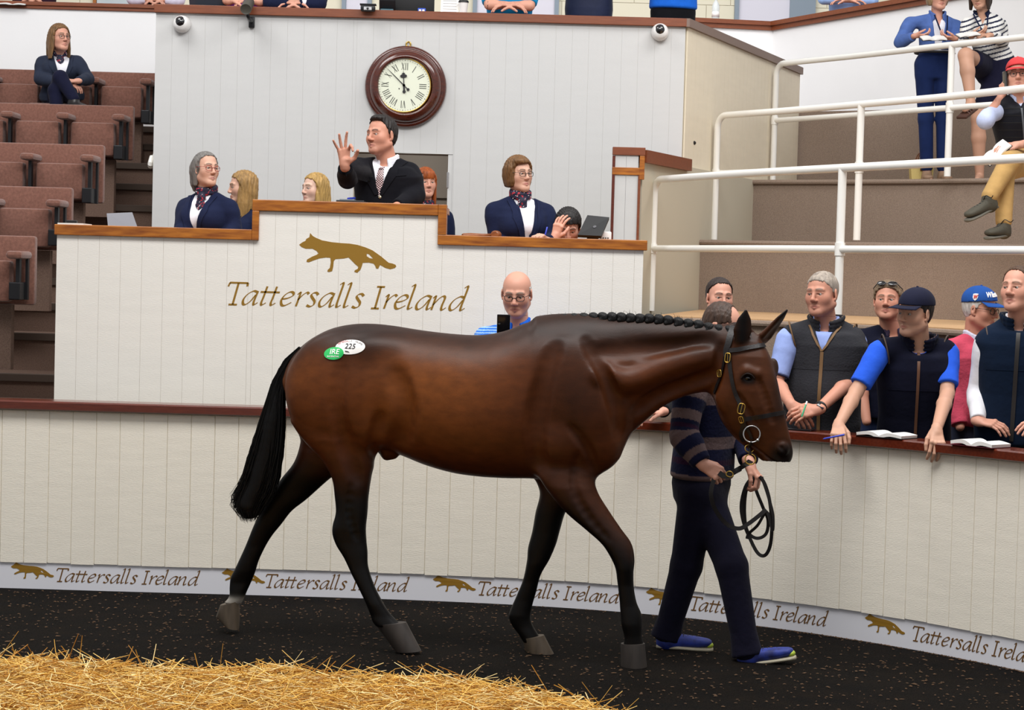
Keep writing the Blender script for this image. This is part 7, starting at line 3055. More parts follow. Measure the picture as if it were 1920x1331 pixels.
for sh, l in zip([c for c in p.root.children if c.name.startswith('shoe')], p.legs):
    t = l['toe'].normalized()
    sd = t.cross(Vector((0, 0, 1))).normalized()
    up = sd.cross(t)
    b0 = l['A'] - up * .041 - t * .045
    b = MB()
    for i in range(4):
        c = b0 + t * (.10 + .026 * i) + up * (.036 - .003 * i)
        b.tube([c - sd * .026 - up * .010, c + up * .003, c + sd * .026 - up * .010], .004, 6)
    c = b0 + t * .09 + up * .045
    b.tube(catmull([c, c + up * .03 - sd * .03, c + up * .015 - sd * .07, c - sd * .09 + up * .03], 5), .003, 5)
    b.build('laces', M_black, sh, smooth=True)
RED = p
RHAND = p.arms[0]['W']

# ------------------------------------------------------------------ people along the gallery rail (heads above the picture)
def leaner(label, u, v, Y, byaw, garm, gm, skin='pink', fem=False, elbow=(34, 8), wrist=(4, 6), sl=1.95, trs=None, hairm=None, zf=None, hs=None, lift=0.0, extra=None, off=.014):
    """someone leaning forearms on the gallery rail at pixel (u,v)"""
    c = P(u, v, Y)
    N = c + Vector((0, .12, .30 + lift))
    V = N + Vector((0, .16, -.52))
    H = Head(N + Vector((0, -.06, .20)), byaw, -12, 0, 1.0)
    p = Person('person', label, H, byaw, skin, fem=fem, N=N, V=V, res=.009, shw=.165 if fem else .185)
    for q in (-1, 1):
        E = c + Vector((q * elbow[0] * Y / FPX, .0, .045))
        W = c + Vector((q * wrist[0] * Y / FPX, -.02, .04 + wrist[1] * .001))
        p.arm(q, E=E, W=W, hand=dict(d=(-q, -.15, -.05), n=(0, .2, -1), thumb=(0, -1, .3), curl=(18, 24, 16)))
        p.arms[-1]['sl'] = sl
    p.body()
    hair(H, p.root, 'full' if not fem else 'long', hairm or hairmat('brownshort', (80, 56, 40)), .01, h=.008)
    p.garment(garm, gm, off, sl, neck=p.neck_r * 1.1, res=.009)
    stand_legs(p, zf, trs or M_darktr, res=.018)
    return p


ZGF = zbt - .9
RY = YB + .11
leaner('person in navy top leaning bare forearms on the gallery rail above the raked seats', 62, 8, YLW + .08, 10, 'sweater', cloth('burgundy_navy', (48, 28, 44)), elbow=(30, 4), wrist=(8, 4), sl=1.3, zf=ZGF, fem=True)
q_ = leaner('person in navy waistcoat over lilac shirt with a hand on the gallery rail', 292, 9, YLW + .05, 0, 'shirt', cloth('lilac_shirt', (222, 216, 236)), elbow=(44, 5), wrist=(14, 4), sl=1.88, zf=ZGF)
q_.garment('waistcoat', M_navyg, .03, None, lo=-.16, v=(.3, .07), neck=q_.neck_r * 1.3, res=.009)
leaner('person in pink and purple top leaning on the rail beside the bullet camera', 457, 13, RY, -5, 'striped_top', cloth('magenta_top', (150, 60, 150)), elbow=(32, 4), wrist=(18, 2), sl=.8, zf=ZGF, fem=True)
q_ = leaner('person in navy suit with white shirt leaning on the rail next to a black console', 552, 16, RY, 18, 'shirt', M_whitesh, elbow=(44, 4), wrist=(6, 2), sl=1.9, zf=ZGF)
q_.garment('jacket', M_navyj, .03, 1.82, lo=-.16, v=(.45, .08), neck=q_.neck_r * 1.3, res=.009)
q_ = leaner('person in turquoise polo with bare arms folded on the gallery rail', 955, 21, RY, 0, 'polo_shirt', cloth('turquoise_polo', (30, 140, 196)), elbow=(38, 8), wrist=(6, 6), sl=.9, zf=ZGF)
# standing figures seen at the waist
def stander(label, u, Y, byaw, gm, gname, hem, tr, zf, fem=False, sc=1.0, sl=1.95, hairm=None):
    c = P(u, 20, Y)
    V = Vector((c.x, Y, zf + 1.08))
    N = V + Vector((0, 0, .53))
    H = Head(N + Vector((0, -.03, .18)), byaw, 0, 0, 1.0)
    p = Person('person', label, H, byaw, 'fair', fem=fem, N=N, V=V, res=.009)
    for q in (-1, 1):
        E = p.shoulder(q) + p.r * q * .10 - p.up * .22 + p.f * .02
        p.arm(q, E=E, W=E + p.f * .18 - p.r * q * .12 + p.up * .06, hand=dict(d=p.f - p.r * q * .6, n=(0, 0, -1), thumb=-p.r * q + p.up))
    p.body()
    hair(H, p.root, 'short', hairm or hairmat('black', (26, 22, 22)), .01, h=.008)
    p.garment(gname, gm, .026, sl, lo=hem, neck=p.neck_r * 1.2, res=.009)
    stand_legs(p, zf, tr, res=.016)
    return p


q_ = stander('person in navy quilted jacket standing behind the middle of the gallery rail', 1104, RY + .42, -8, cloth('navy_quilt', (36, 42, 66), .5, .1, .3), 'quilted_jacket', -.16, cloth('indigo_trousers', (26, 28, 60)), ZGF)
q_ = stander('person in blue shirt and black trousers standing near the right dome camera', 1262, RY + .30, 10, cloth('royal_shirt', (28, 100, 206)), 'shirt', 0, cloth('black_trousers', (16, 17, 22)), ZGF)
gp = Vector(wgp[1]).lerp(Vector(wgp[2]), .52)
q_ = leaner('person in pale blue shirt leaning folded arms on the right gallery rail', 1590, 8, gp.y + .22, -6, 'shirt', cloth('pale_blue_shirt', (150, 178, 226)), elbow=(48, 6), wrist=(-6, 6), sl=1.72, zf=ZG - 1.1)

# ================================================================== OBJECTS
# ------------------------------------------------------------------ clock
CC = P(761, 163, YB)
ck = empty('wall_clock', (CC.x, YB - .002, CC.z))
tag(ck, 'round mahogany wall clock with white roman dial on the white boards', 'clock')
M_mah = mat('clock_mahogany', srgb(96, 36, 16), .2, bump=.03, bscale=40, var=.45, vscale=7, stretch=(3, 3, 9), col2=srgb(44, 14, 8), coat=.7)
PX_M = FPX / YB
R0 = 76 / PX_M
ax = Vector((0, -1, 0))
tiltn = Vector((-.05, -1, .05)).normalized()
C0 = Vector((CC.x, YB - .003, CC.z))
MB().lathe(C0, ax, [(R0, 0), (R0, .022), (R0 * .985, .036), (R0 * .95, .046), (R0 * .92, .048), (R0 * .90, .044), (R0 * .885, .052), (R0 * .86, .075), (R0 * .80, .096), (R0 * .74, .108), (R0 * .70, .110), (R0 * .675, .104), (R0 * .655, .088), (R0 * .65, .07)], 64).build('case', M_mah, ck, smooth=True)
CD = C0 + Vector((-.010, -.085, .004))
RD = R0 * .655
M_dial = mat('clock_dial', srgb(224, 228, 208), .5)
MB().lathe(CD, ax, [(RD, -.012), (RD, 0), (.00001, .001)], 48).build('dial', M_dial, ck)
MB().lathe(CD, ax, [(RD * .97, .0), (RD * 1.0, .008), (RD * 1.02, .0)], 48).build('bezel', M_brass, ck, smooth=True)
rot0 = math.radians(1.5)


def dp(a, r, d=.0025):
    """dial point: a clockwise from twelve"""
    return CD + Vector((math.sin(a + rot0) * r, -d, math.cos(a + rot0) * r))


ROM = ['XII', 'I', 'II', 'III', 'IIII', 'V', 'VI', 'VII', 'VIII', 'IX', 'X', 'XI']
def stroke(mb, a, off0, r0, off1, r1, w, d=.0025):
    """bar on the dial between radii, sideways offsets off0/off1"""
    s, c = math.sin(a + rot0), math.cos(a + rot0)
    e = Vector((c, 0, -s))
    o = Vector((s, 0, c))
    p0, p1 = CD + o * r0 + e * off0, CD + o * r1 + e * off1
    t = (p1 - p0).normalized()
    n_ = Vector((-t.z, 0, t.x)) * w / 2
    k0 = Vector((0, -d, 0))
    mb.add([p0 - n_ + k0, p0 + n_ + k0, p1 + n_ + k0, p1 - n_ + k0], [(0, 1, 2, 3)])


for i, rn in enumerate(ROM):
    a = 2 * math.pi * i / 12
    wd = {'I': .0145, 'V': .027, 'X': .027}
    W = sum(wd[ch] for ch in rn)
    num = MB()
    x = -W / 2
    r0, r1 = RD * .57, RD * .84
    for ch in rn:
        c = x + wd[ch] / 2
        if ch == 'I':
            stroke(num, a, c, r0, c, r1, .0042)
        elif ch == 'V':
            stroke(num, a, c - .009, r1, c, r0, .0045)
            stroke(num, a, c + .009, r1, c, r0, .0022)
        else:
            stroke(num, a, c - .009, r1, c + .009, r0, .0045)
            stroke(num, a, c + .009, r1, c - .009, r0, .0022)
        x += wd[ch]
    num.build('numeral', M_ink, ck)
tk = MB()
for i in range(60):
    a = 2 * math.pi * i / 60
    stroke(tk, a, 0, RD * .905, 0, RD * .945, .004 if i % 5 == 0 else .0018)
tag(tk.build('minute_marks', M_ink, ck), kind='stuff')


def hand_(a, L, w, name, spade):
    b = MB()
    o = Vector((math.sin(a + rot0), 0, math.cos(a + rot0)))
    e = Vector((o.z, 0, -o.x))
    base = CD + Vector((0, -.007, 0))
    pr = [(-.22 * L, w * .5), (-.02 * L, w * .6), (.6 * L, w * .45), (L, w * .1)]
    pts = [base + o * t + e * s for t, s in pr] + [base + o * t - e * s for t, s in pr[::-1]]
    b.prism(pts, (0, -.002, 0))
    b.prism([base + o * (-.25 * L if not spade else -.42 * L) + (o * math.cos(k) + e * math.sin(k)) * w * 1.9 for k in [2 * math.pi * i / 12 for i in range(12)]], (0, -.0022, 0))
    b.prism([base + (o * math.cos(k) + e * math.sin(k)) * w * 1.6 for k in [2 * math.pi * i / 12 for i in range(12)]], (0, -.003, 0))
    if spade:
        b.prism([base + o * t + e * s for t, s in ((.50 * L, 0), (.54 * L, .024), (.66 * L, .026), (.76 * L, .006), (.80 * L, .014), (.84 * L, 0), (.80 * L, -.014), (.76 * L, -.006), (.66 * L, -.026), (.54 * L, -.024))], (0, -.0024, 0))
        b.prism([base + o * t + e * s for t, s in ((-.42 * L, w), (0, w), (0, -w), (-.42 * L, -w))], (0, -.0016, 0))
    return b.build(name, M_ink, ck)


hand_(math.radians(-47.5), RD * .88, .006, 'minute_hand', False)
hand_(math.radians(-5), RD * .56, .0065, 'hour_hand', True)
MB().lathe(CD + Vector((-.036, -.002, -.026)), ax, [(.005, 0), (.005, .001), (.00001, .0012)], 10).build('winding_hole', M_ink, ck)
hk = C0 + Vector((.012, -.012, R0))
MB().tube([hk + Vector((math.cos(a) * .017, 0, .012 + math.sin(a) * .018)) for a in [2 * math.pi * i / 20 for i in range(20)]], .006, 8, closed=True).box(hk.x - .05, hk.y - .012, hk.z - .022, hk.x + .05, hk.y + .004, hk.z - .004, .004).build('hanger', M_brass, ck, smooth=True, angle=.7)

# ------------------------------------------------------------------ cameras on the box front
M_camw = mat('camera_white', srgb(232, 230, 228), .3)
M_lens = mat('camera_glass', (.006, .006, .008), .05, coat=1.0)
for u, v, lab in ((342, 46, 'white dome camera at the left end of the white boards'), (1237, 61, 'white dome camera at the right end of the white boards')):
    c = P(u, v, YB)
    d = empty('dome_camera', (c.x, YB, c.z))
    tag(d, lab, 'camera')
    c = Vector((c.x, YB - .002, c.z))
    r = .066
    MB().lathe(c, ax, [(r * 1.02, 0), (r * 1.02, .02), (r * .98, .045), (r * .86, .072), (r * .66, .09), (.0001, .098)], 28).build('housing', M_camw, d, smooth=True)
    MB().ball(c + Vector((-.003, -.066, .012)), .044).build('dome', M_lens, d, smooth=True)
    b = MB()
    for k in (-.6, 2.2, 4.6):
        b.ball(c + Vector((math.cos(k) * .052, -.062, math.sin(k) * .052)), .004)
    b.build('screws', M_black, d, smooth=True)
c = P(470, 44, YB)
d = empty('bullet_camera', (c.x, YB, c.z))
tag(d, 'dark bullet camera on a bracket over the wooden gallery rail', 'camera')
M_camd = mat('camera_grey', srgb(74, 72, 64), .5)
t0, t1 = P(461, 17, YB - .24), P(468, 2, YB - .06)
dd = (t1 - t0).normalized()
MB().lathe(t0, dd, [(.030, .0), (.041, -.006), (.043, .0), (.043, .16), (.036, .18), (.0001, .182)], 22).build('barrel', M_camd, d, smooth=True, angle=.8)
MB().lathe(t0, dd, [(.0001, .012), (.030, .010)], 20).build('lens', M_lens, d, smooth=True)
MB().tube(catmull([t0 + dd * .10 - Vector((0, 0, .035)), P(465, 30, YB - .18), P(470, 38, YB - .10), P(472, 40, YB - .01)], 5), .014, 10).build('bracket', M_blackm, d, smooth=True)
MB().obox(P(472, 42, YB - .016), (1, 0, 0), (0, 1, 0), (0, 0, 1), .022, .014, .042, .006).build('wall_plate', M_blackm, d, smooth=True, angle=.6)
c = P(690, 16, YB - .08)
d = empty('rail_camera', (c.x, c.y, c.z))
tag(d, 'small black tracking camera clipped on the gallery rail', 'camera')
MB().obox(c, (1, 0, 0), (0, 1, 0), (0, 0, 1), .055, .03, .022, .01).build('housing', M_blackm, d, smooth=True, angle=.6)
MB().obox(c + Vector((0, -.031, -.003)), (1, 0, 0), (0, 1, 0), (0, 0, 1), .030, .003, .012, .002).build('sensor_bar', mat('sensor_grey', srgb(190, 190, 192), .4), d)
MB().lathe(c + Vector((0, -.035, -.003)), ax, [(.009, 0), (.009, .004), (.0001, .005)], 12).build('lens', M_lens, d, smooth=True)
MB().obox(c + Vector((0, .01, .03)), (1, 0, 0), (0, 1, 0), (0, 0, 1), .062, .03, .006, .003).build('hood', M_blackm, d)

# ------------------------------------------------------------------ books and papers
M_page = mat('page', srgb(232, 230, 226), .8, var=.05, vscale=120, stretch=(1, 1, 12))
M_pedge = mat('page_edge', srgb(206, 204, 198), .9, var=.2, vscale=300, stretch=(.1, .1, 14))


def open_book(label, c, xdir, up, w, dpt, th, cat='book', cover=M_black, curve=.5, group=None):
    """open paperback: two curved page blocks on a cover"""
    c, x, u = Vector(c), nrm(xdir), nrm(up)
    y = u.cross(x)
    bk = empty('open_book', c)
    tag(bk, label, cat, group)
    for q in (-1, 1):
        n = 9
        prof = []
        for i in range(n + 1):
            t = i / n
            h = th * (.35 + 1.0 * math.sin(min(1, t * 1.9) * math.pi / 2) * (1 - .55 * t) + .0) * (.9 if q > 0 else 1.0)
            prof.append((t * w, h + th * curve * math.sin(t * math.pi) * .5))
        vs, fs = [], []
        for s in (-1, 1):
            for (a, h) in prof:
                vs.append(c + x * (q * a) + y * (s * dpt / 2) + u * h)
            for (a, h) in prof[::-1]:
                vs.append(c + x * (q * a * .985) + y * (s * dpt / 2) + u * (max(.001, h - th * (1.05 - a / w * .35))))
        m = 2 * (n + 1)
        fs = [tuple(range(m)), tuple(range(m, 2 * m))[::-1]] + [(i, (i + 1) % m, m + (i + 1) % m, m + i) for i in range(m)]
        b = MB()
        b.add(vs, fs)
        b.build('pages', M_page, bk, smooth=True, angle=.5)
    vs = []
    for s in (-1, 1):
        for t in (-1, -.3, 0, .3, 1):
            vs.append(c + x * (t * (w + .004)) + y * (s * (dpt / 2 + .003)) + u * (.0))
        for t in (1, .3, 0, -.3, -1):
            vs.append(c + x * (t * (w + .004)) + y * (s * (dpt / 2 + .003)) - u * .002)
    fs = [tuple(range(10)), tuple(range(10, 20))[::-1]] + [(i, (i + 1) % 10, 10 + (i + 1) % 10, 10 + i) for i in range(10)]
    b = MB()
    b.add(vs, fs)
    b.build('cover', cover, bk)
    return bk


def on_cap_rail(u, off=.0):
    s_ = min(np.linspace(2, SEND, 1500), key=lambda q: abs(PX(WC(q, off, HW))[0] - u))
    return WC(float(s_), off, HW), (WC(float(s_) + .05, off, HW) - WC(float(s_) - .05, off, HW)).normalized()


c, t = on_cap_rail(1663, -.02)
open_book('open white catalogue on the rail left of the capped man hand', c + Vector((0, 0, .003)), t, (0, 0, 1), .135, .15, .020)
c, t = on_cap_rail(1838, -.01)
open_book('open white catalogue on the rail in front of the teal gilet', c + Vector((0, 0, .003)), t, (0, 0, 1), .125, .15, .022, cover=mat('maroon_cover', srgb(90, 24, 40), .5))
dl = DEN.arms[0]['W']
open_book('catalogue held open by the woman in the denim jacket', P(1750, 73, 17.26), (1, 0, .05), (-.05, -.28, .95), .10, .15, .014)
open_book('catalogue resting open on the rail before the woman in the striped top', P(1815, 66, 16.98), (1, 0, .15), (.05, -.24, .95), .085, .15, .012)
open_book('catalogue held folded back by the man in the red cap', P(1869, 287, 13.68), (.55, -.1, .55), (-.55, -.25, .6), .095, .17, .012)
open_book('open book lying on the gallery rail above the raked seats', P(25, 8, YLW - .0), (1, 0, 0), (0, -.2, 1), .12, .14, .012)

# phones
def slab_box(name, label, cat, c, x, y, z, hx, hy, hz, m, b=.004, group=None):
    r = empty(name, c)
    tag(r, label, cat, group)
    MB().obox(c, x, y, z, hx, hy, hz, b).build('body', m, r, smooth=True, angle=.6)
    return r


M_phone = mat('phone_black', (.008, .008, .010), .2, coat=.5)
ph = slab_box('phone', 'black phone held up by the bald man in the blue polo', 'phone', P(944, 612, 11.55), (1, 0, 0), (0, .93, .36), (0, -.36, .93), .037, .005, .072, M_phone)
MB().lathe(P(936, 606, 11.54), (0, -1, .38), [(.008, 0), (.008, .002), (.0001, .0025)], 12).build('camera_lens', M_lens, ph)
d1 = nrm(H.f) if False else Vector((.4, -.1, 1)).normalized()
hc = RED.H.p(-.092, .03, -.045)
slab_box('phone', 'black phone at the ear of the man in the red cap', 'phone', hc, (.15, -.98, .1), (.97, .15, .1), (-.1, -.1, .98), .034, .005, .070, M_phone)
c, t = on_cap_rail(1503, -.0)
slab_box('phone', 'dark phone lying under the grey-haired man hands', 'phone', c + Vector((0, 0, .006)), t, (-t.y, t.x, 0), (0, 0, 1), .07, .036, .005, M_phone)


def pen(label, a, b_, m, r=.0045):
    a, b_ = Vector(a), Vector(b_)
    e = empty('pen', a)
    tag(e, label, 'pen')
    d = (b_ - a)
    MB().tube([a, a.lerp(b_, .08), a.lerp(b_, .78), b_], [r * .3, r, r, r * .9], 10).build('barrel', m, e, smooth=True, angle=.7)
    MB().tube([a.lerp(b_, .80), b_ + d * .01], r * 1.12, 10).build('pen_cap', M_camw if 'green' in label else m, e, smooth=True, angle=.7)


M_pblue = mat('pen_blue', srgb(52, 72, 196), .35)
pen('green pen held in the grey-haired man hand', P(1503, 782, 10.80), P(1513, 753, 10.84), mat('pen_green', srgb(60, 170, 120), .35))
pen('blue pen under the capped man left hand', P(1543, 823, 10.47), P(1583, 815, 10.44), M_pblue)
pen('blue pen in the hand of the woman with bobbed hair', P(1022, 441, 12.50), P(1026, 426, 12.52), M_pblue)
pen('dark blue pen in the hand resting on the rail behind the horse neck', P(1212, 775, 11.06), P(1235, 767, 11.14), mat('pen_navy', srgb(40, 34, 92), .35))

# rostrum clutter
lt = empty('laptop', P(232, 422, YR + .42))
tag(lt, 'grey laptop lid standing open on the left desk', 'laptop')
a, b_, c_, d_ = P(203, 425, YR + .40), P(259, 425, YR + .42), P(248, 398, YR + .52), P(200, 400, YR + .50)
a.z = b_.z = ZL - .01
n_ = (b_ - a).cross(d_ - a).normalized()
MB().prism([a, b_, c_, d_], n_ * -.008).build('lid', mat('laptop_grey', srgb(112, 112, 118), .5, .2), lt)
MB().prism([a, b_, b_ + Vector((.0, .2, 0)), a + Vector((0, .2, 0))], (0, 0, .008)).build('keyboard_base', M_blackm, lt)
M_pap = M_paper
pp = empty('clipboard', P(142, 418, YR + .4))
tag(pp, 'white papers on a clipboard at the far left of the desk', 'papers')
x0, x1 = RX(118, 420, YR + .35), RX(166, 420, YR + .35)
MB().box(x0, YR + .2, ZL - .011, x1, YR + .45, ZL + .012).build('papers', M_pap, pp)
MB().box((x0 + x1) / 2 - .03, YR + .21, ZL + .012, (x0 + x1) / 2 + .035, YR + .24, ZL + .030, .004).build('clip', M_black, pp)
pd = empty('folder', P(658, 376, YR + .3))
tag(pd, 'dark folder with pens on top of the rostrum rail', 'folder')
x0, x1 = RX(634, 376, YR + .3), RX(686, 376, YR + .3)
MB().box(x0, YR + .16, ZC - .013, x1, YR + .4, ZC + .016, .003).build('cover', mat('folder_black', srgb(40, 42, 46), .5), pd)
MB().box(x0 + .02, YR + .165, ZC + .0161, x1 - .06, YR + .36, ZC + .022).build('papers', M_greyf, pd)
MB().tube([(x0 + .07, YR + .17, ZC + .026), (x0 + .10, YR + .3, ZC + .034)], .006, 8).build('pen', M_pblue, pd)
gv = empty('gavel', P(930, 434, YR + .25))
tag(gv, 'turned wooden gavel lying on the right desk', 'gavel')
M_gav = mat('gavel_wood', srgb(112, 60, 28), .35, var=.3, vscale=8, col2=srgb(150, 88, 44), stretch=(2, 10, 10))
g0, g1 = P(866, 437, YR + .25), P(922, 436, YR + .3)
g0.z = ZL + .003
g1.z = ZL + .010
MB().tube([g0, g0.lerp(g1, .05), g0.lerp(g1, .3), g0.lerp(g1, .7), g1], [.008, .013, .015, .010, .010], 12).build('handle', M_gav, gv, smooth=True)
gh = P(931, 434, YR + .28)
gh.z = ZL + .012
MB().lathe(gh + Vector((-.012, -.04, 0)), (.25, 1, 0), [(.0001, 0), (.02, .001), (.026, .008), (.024, .016), (.027, .022), (.027, .06), (.024, .066), (.026, .074), (.02, .082), (.0001, .083)], 18).build('head', M_gav, gv, smooth=True, angle=.6)
mn = empty('monitor', P(1112, 445, YR + .4))
tag(mn, 'black tilted monitor seen from behind on the right desk', 'monitor')
a, b_, c_, d_ = P(1083, 445, YR + .38), P(1127, 447, YR + .38), P(1142, 412, YR + .50), P(1101, 408, YR + .50)
n_ = (b_ - a).cross(d_ - a).normalized()
MB().prism([a, b_, c_, d_], n_ * .022).build('back_shell', M_black, mn)
cm = (a + b_ * 1.2 + c_ * 1.0 + d_ * .8) / 4
mm = empty
lg = MB().prism([cm + n_ * .0235 * (1) + (b_ - a).normalized() * (math.cos(k) * .010) + (d_ - a).normalized() * (math.sin(k) * .011) for k in [2 * math.pi * i / 14 for i in range(14)]], n_ * .0006).build('round_badge', mat('badge_grey', srgb(90, 90, 94), .4), mn)
MB().prism([P(1100, 449, YR + .44), P(1122, 449, YR + .44), P(1124, 435, YR + .46), P(1104, 435, YR + .46)], (0, .05, 0)).build('stand', M_black, mn)
tp = empty('desk_telephone', P(1138, 445, YR + .42))
tag(tp, 'white plastic desk telephone at the right end of the desk', 'telephone')
x0, x1 = RX(1126, 440, YR + .5), RX(1146, 440, YR + .5)
MB().box(x0, YR + .45, ZL - .012, x1, YR + .55, ZL + .055, .008).build('body', M_camw, tp, smooth=True, angle=.6)
b = MB()
for k in range(3):
    b.box(x0 + .012 + k * .014, YR + .446, ZL + .012, x0 + .02 + k * .014, YR + .4499, ZL + .018)
b.build('keys', M_black, tp)

# gallery rail clutter
def rail_z(u):
    return zbt + .062


mo = empty('console_monitor', P(388, 12, RY + .1))
tag(mo, 'black console monitor on the gallery rail left of the bullet camera', 'monitor')
a = P(388, 8, RY)
MB().obox((a.x, RY + .06, rail_z(0) + .045), (1, 0, 0), (0, .8, .6), (0, -.6, .8), .145, .012, .05, .004).build('back_shell', mat('monitor_grey', srgb(70, 76, 88), .5), mo)
MB().box(a.x - .10, RY - .02, rail_z(0) + .0005, a.x + .10, RY + .12, rail_z(0) + .015, .004).build('stand', M_black, mo)
cs = empty('desk_console', P(545, 12, RY))
tag(cs, 'black control console lying on the gallery rail before the navy suit', 'console')
a = P(548, 12, RY)
MB().box(a.x - .075, RY - .06, rail_z(0) + .0005, a.x + .075, RY + .06, rail_z(0) + .035, .008).build('body', M_black, cs, smooth=True, angle=.6)
kb = empty('display_screen', P(765, 8, RY + .1))
tag(kb, 'large black display seen from behind on the middle of the gallery rail', 'monitor')
a = P(766, 8, RY + .12)
MB().box(a.x - .20, RY + .12, rail_z(0) + .02, a.x + .20, RY + .16, rail_z(0) + .34, .008).build('back_shell', M_black, kb, smooth=True, angle=.6)
MB().box(a.x - .09, RY + .02, rail_z(0) + .0005, a.x + .09, RY + .2, rail_z(0) + .018, .004).build('stand', M_blackm, kb)
tb2 = empty('desk_terminal', P(728, 10, RY))
tag(tb2, 'dark card terminal on the gallery rail beside the display', 'terminal')
a = P(726, 10, RY)
MB().obox((a.x, RY + .02, rail_z(0) + .05), (1, 0, 0), (0, .9, .44), (0, -.44, .9), .062, .015, .055, .006).build('body', M_blackm, tb2, smooth=True, angle=.6)
MB().obox((a.x, RY + .0, rail_z(0) + .012), (1, 0, 0), (0, 1, 0), (0, 0, 1), .05, .03, .012, .004).build('base', mat('terminal_teal', srgb(58, 96, 110), .4), tb2)
bb = empty('blue_box', P(791, 16, RY))
tag(bb, 'small blue box standing on the rail under the display', 'box')
a = P(791, 16, RY)
MB().box(a.x - .030, RY - .02, rail_z(0) + .0005, a.x + .030, RY + .03, rail_z(0) + .038, .003).build('carton', mat('box_blue', srgb(40, 80, 190), .5), bb)
for k_ in (-1, 1):
    MB().box(a.x + k_ * .013 - .009, RY - .0215, rail_z(0) + .008, a.x + k_ * .013 + .009, RY - .0202, rail_z(0) + .028).build('print', M_camw, bb)
pr = empty('paper_sheet', P(842, 12, RY))
tag(pr, 'printed white sheet propped on the gallery rail beside the cup', 'paper')
a, a1 = P(826, 12, RY), P(860, 12, RY)
MB().obox(((a.x + a1.x) / 2, RY + .05, rail_z(0) + .10), (1, 0, 0), (0, .97, -.24), (0, .24, .97), (a1.x - a.x) / 2, .003, .10).build('sheet', M_page, pr)
b = MB()
for k in range(6):
    b.obox(((a.x + a1.x) / 2, RY + .0475 + (.02 + k * .022 - .1) * .247 + .0, rail_z(0) + .02 + k * .022), (1, 0, 0), (0, .97, -.24), (0, .24, .97), (a1.x - a.x) / 2 * .75, .0012, .002)
b.build('print', M_greyink, pr)
MB().box(a.x - .05, RY - .03, rail_z(0) + .0005, a1.x + .02, RY + .03, rail_z(0) + .012, .002).build('tray', M_camw, pr)
cu = empty('coffee_cup', P(869, 12, RY))
tag(cu, 'white paper cup with dark lid on the gallery rail', 'cup')
a = P(869, 12, RY)
cb_ = Vector((a.x, RY, rail_z(0) + .0005))
MB().lathe(cb_, (0, 0, 1), [(.028, 0), (.037, .095), (.0001, .095)], 22).build('cup_body', M_camw, cu, smooth=True, angle=.7)
MB().lathe(cb_, (0, 0, 1), [(.040, .090), (.040, .100), (.034, .108), (.0001, .108)], 22).build('lid', M_black, cu, smooth=True, angle=.7)
bo = empty('water_bottle', P(1338, 18, 17.0))
tag(bo, 'clear plastic water bottle standing on the gallery rail corner', 'bottle')
gq = Vector(wgp[0]).lerp(Vector(wgp[1]), .42)
cb_ = Vector((gq.x + .05, gq.y + .08, ZG + .0005))
M_bot = mat('clear_plastic', srgb(226, 234, 238), .1, alpha=.55)
MB().lathe(cb_, (0, 0, 1), [(.04, 0), (.043, .01), (.043, .07), (.040, .08), (.043, .09), (.043, .15), (.03, .19), (.016, .21), (.016, .225)], 20).build('bottle_body', M_bot, bo, smooth=True)
MB().lathe(cb_, (0, 0, 1), [(.018, .222), (.018, .245), (.0001, .245)], 16).build('bottle_cap', M_camw, bo, smooth=True, angle=.7)
MB().lathe(cb_, (0, 0, 1), [(.0436, .03), (.0436, .09)], 20).build('label_band', M_camw, bo, smooth=True)

# handbag on the upper terrace
hb = empty('handbag', Vector((P(1727, 300, 17.75).x, 17.75, ZT3)))
tag(hb, 'small cream handbag with brown handles at the denim woman feet', 'bag')
a = P(1728, 300, 17.75)
M_bag = mat('straw_bag', srgb(206, 184, 116), .8, bump=.8, bscale=90)
MB().prism([(a.x - .085, 17.70, ZT3), (a.x + .085, 17.70, ZT3), (a.x + .10, 17.70, ZT3 + .15), (a.x - .10, 17.70, ZT3 + .15)], (0, .10, 0)).build('body', M_bag, hb)
M_bh = mat('bag_leather', srgb(120, 74, 44), .5)
for yy in (17.705, 17.795):
    MB().tube(catmull([(a.x - .045, yy, ZT3 + .14), (a.x - .035, yy, ZT3 + .22), (a.x + .0, yy, ZT3 + .26), (a.x + .035, yy, ZT3 + .22), (a.x + .045, yy, ZT3 + .14)], 5), .006, 8).build('handle', M_bh, hb, smooth=True)
MB().box(a.x - .02, 17.693, ZT3 + .10, a.x + .02, 17.6995, ZT3 + .16, .002).build('clasp', M_bh, hb)

# ------------------------------------------------------------------ straw bed
edge_px = [(-300, 1226), (-60, 1238), (0, 1241), (60, 1240), (110, 1238), (180, 1250), (300, 1258), (420, 1260), (500, 1256), (600, 1268), (720, 1274), (830, 1276), (900, 1286), (980, 1296), (1050, 1312), (1110, 1325), (1160, 1345), (1230, 1385)]
eg = [G(u, v + 9) for u, v in edge_px]
ex_, ey_ = np.array([q.x for q in eg]), np.array([q.y for q in eg])


def edge_y(x):
    return np.interp(x, ex_, ey_, right=7.6)


rg = np.random.default_rng(11)


def mound(x, y):
    d = np.clip(edge_y(x) - y, 0, 9)
    return .055 * (1 - np.exp(-d / .10)) + .012 * np.sin(x * 7 + 1) * np.sin(y * 9) * (d > .05) + .008 * np.sin(x * 23 + y * 17)


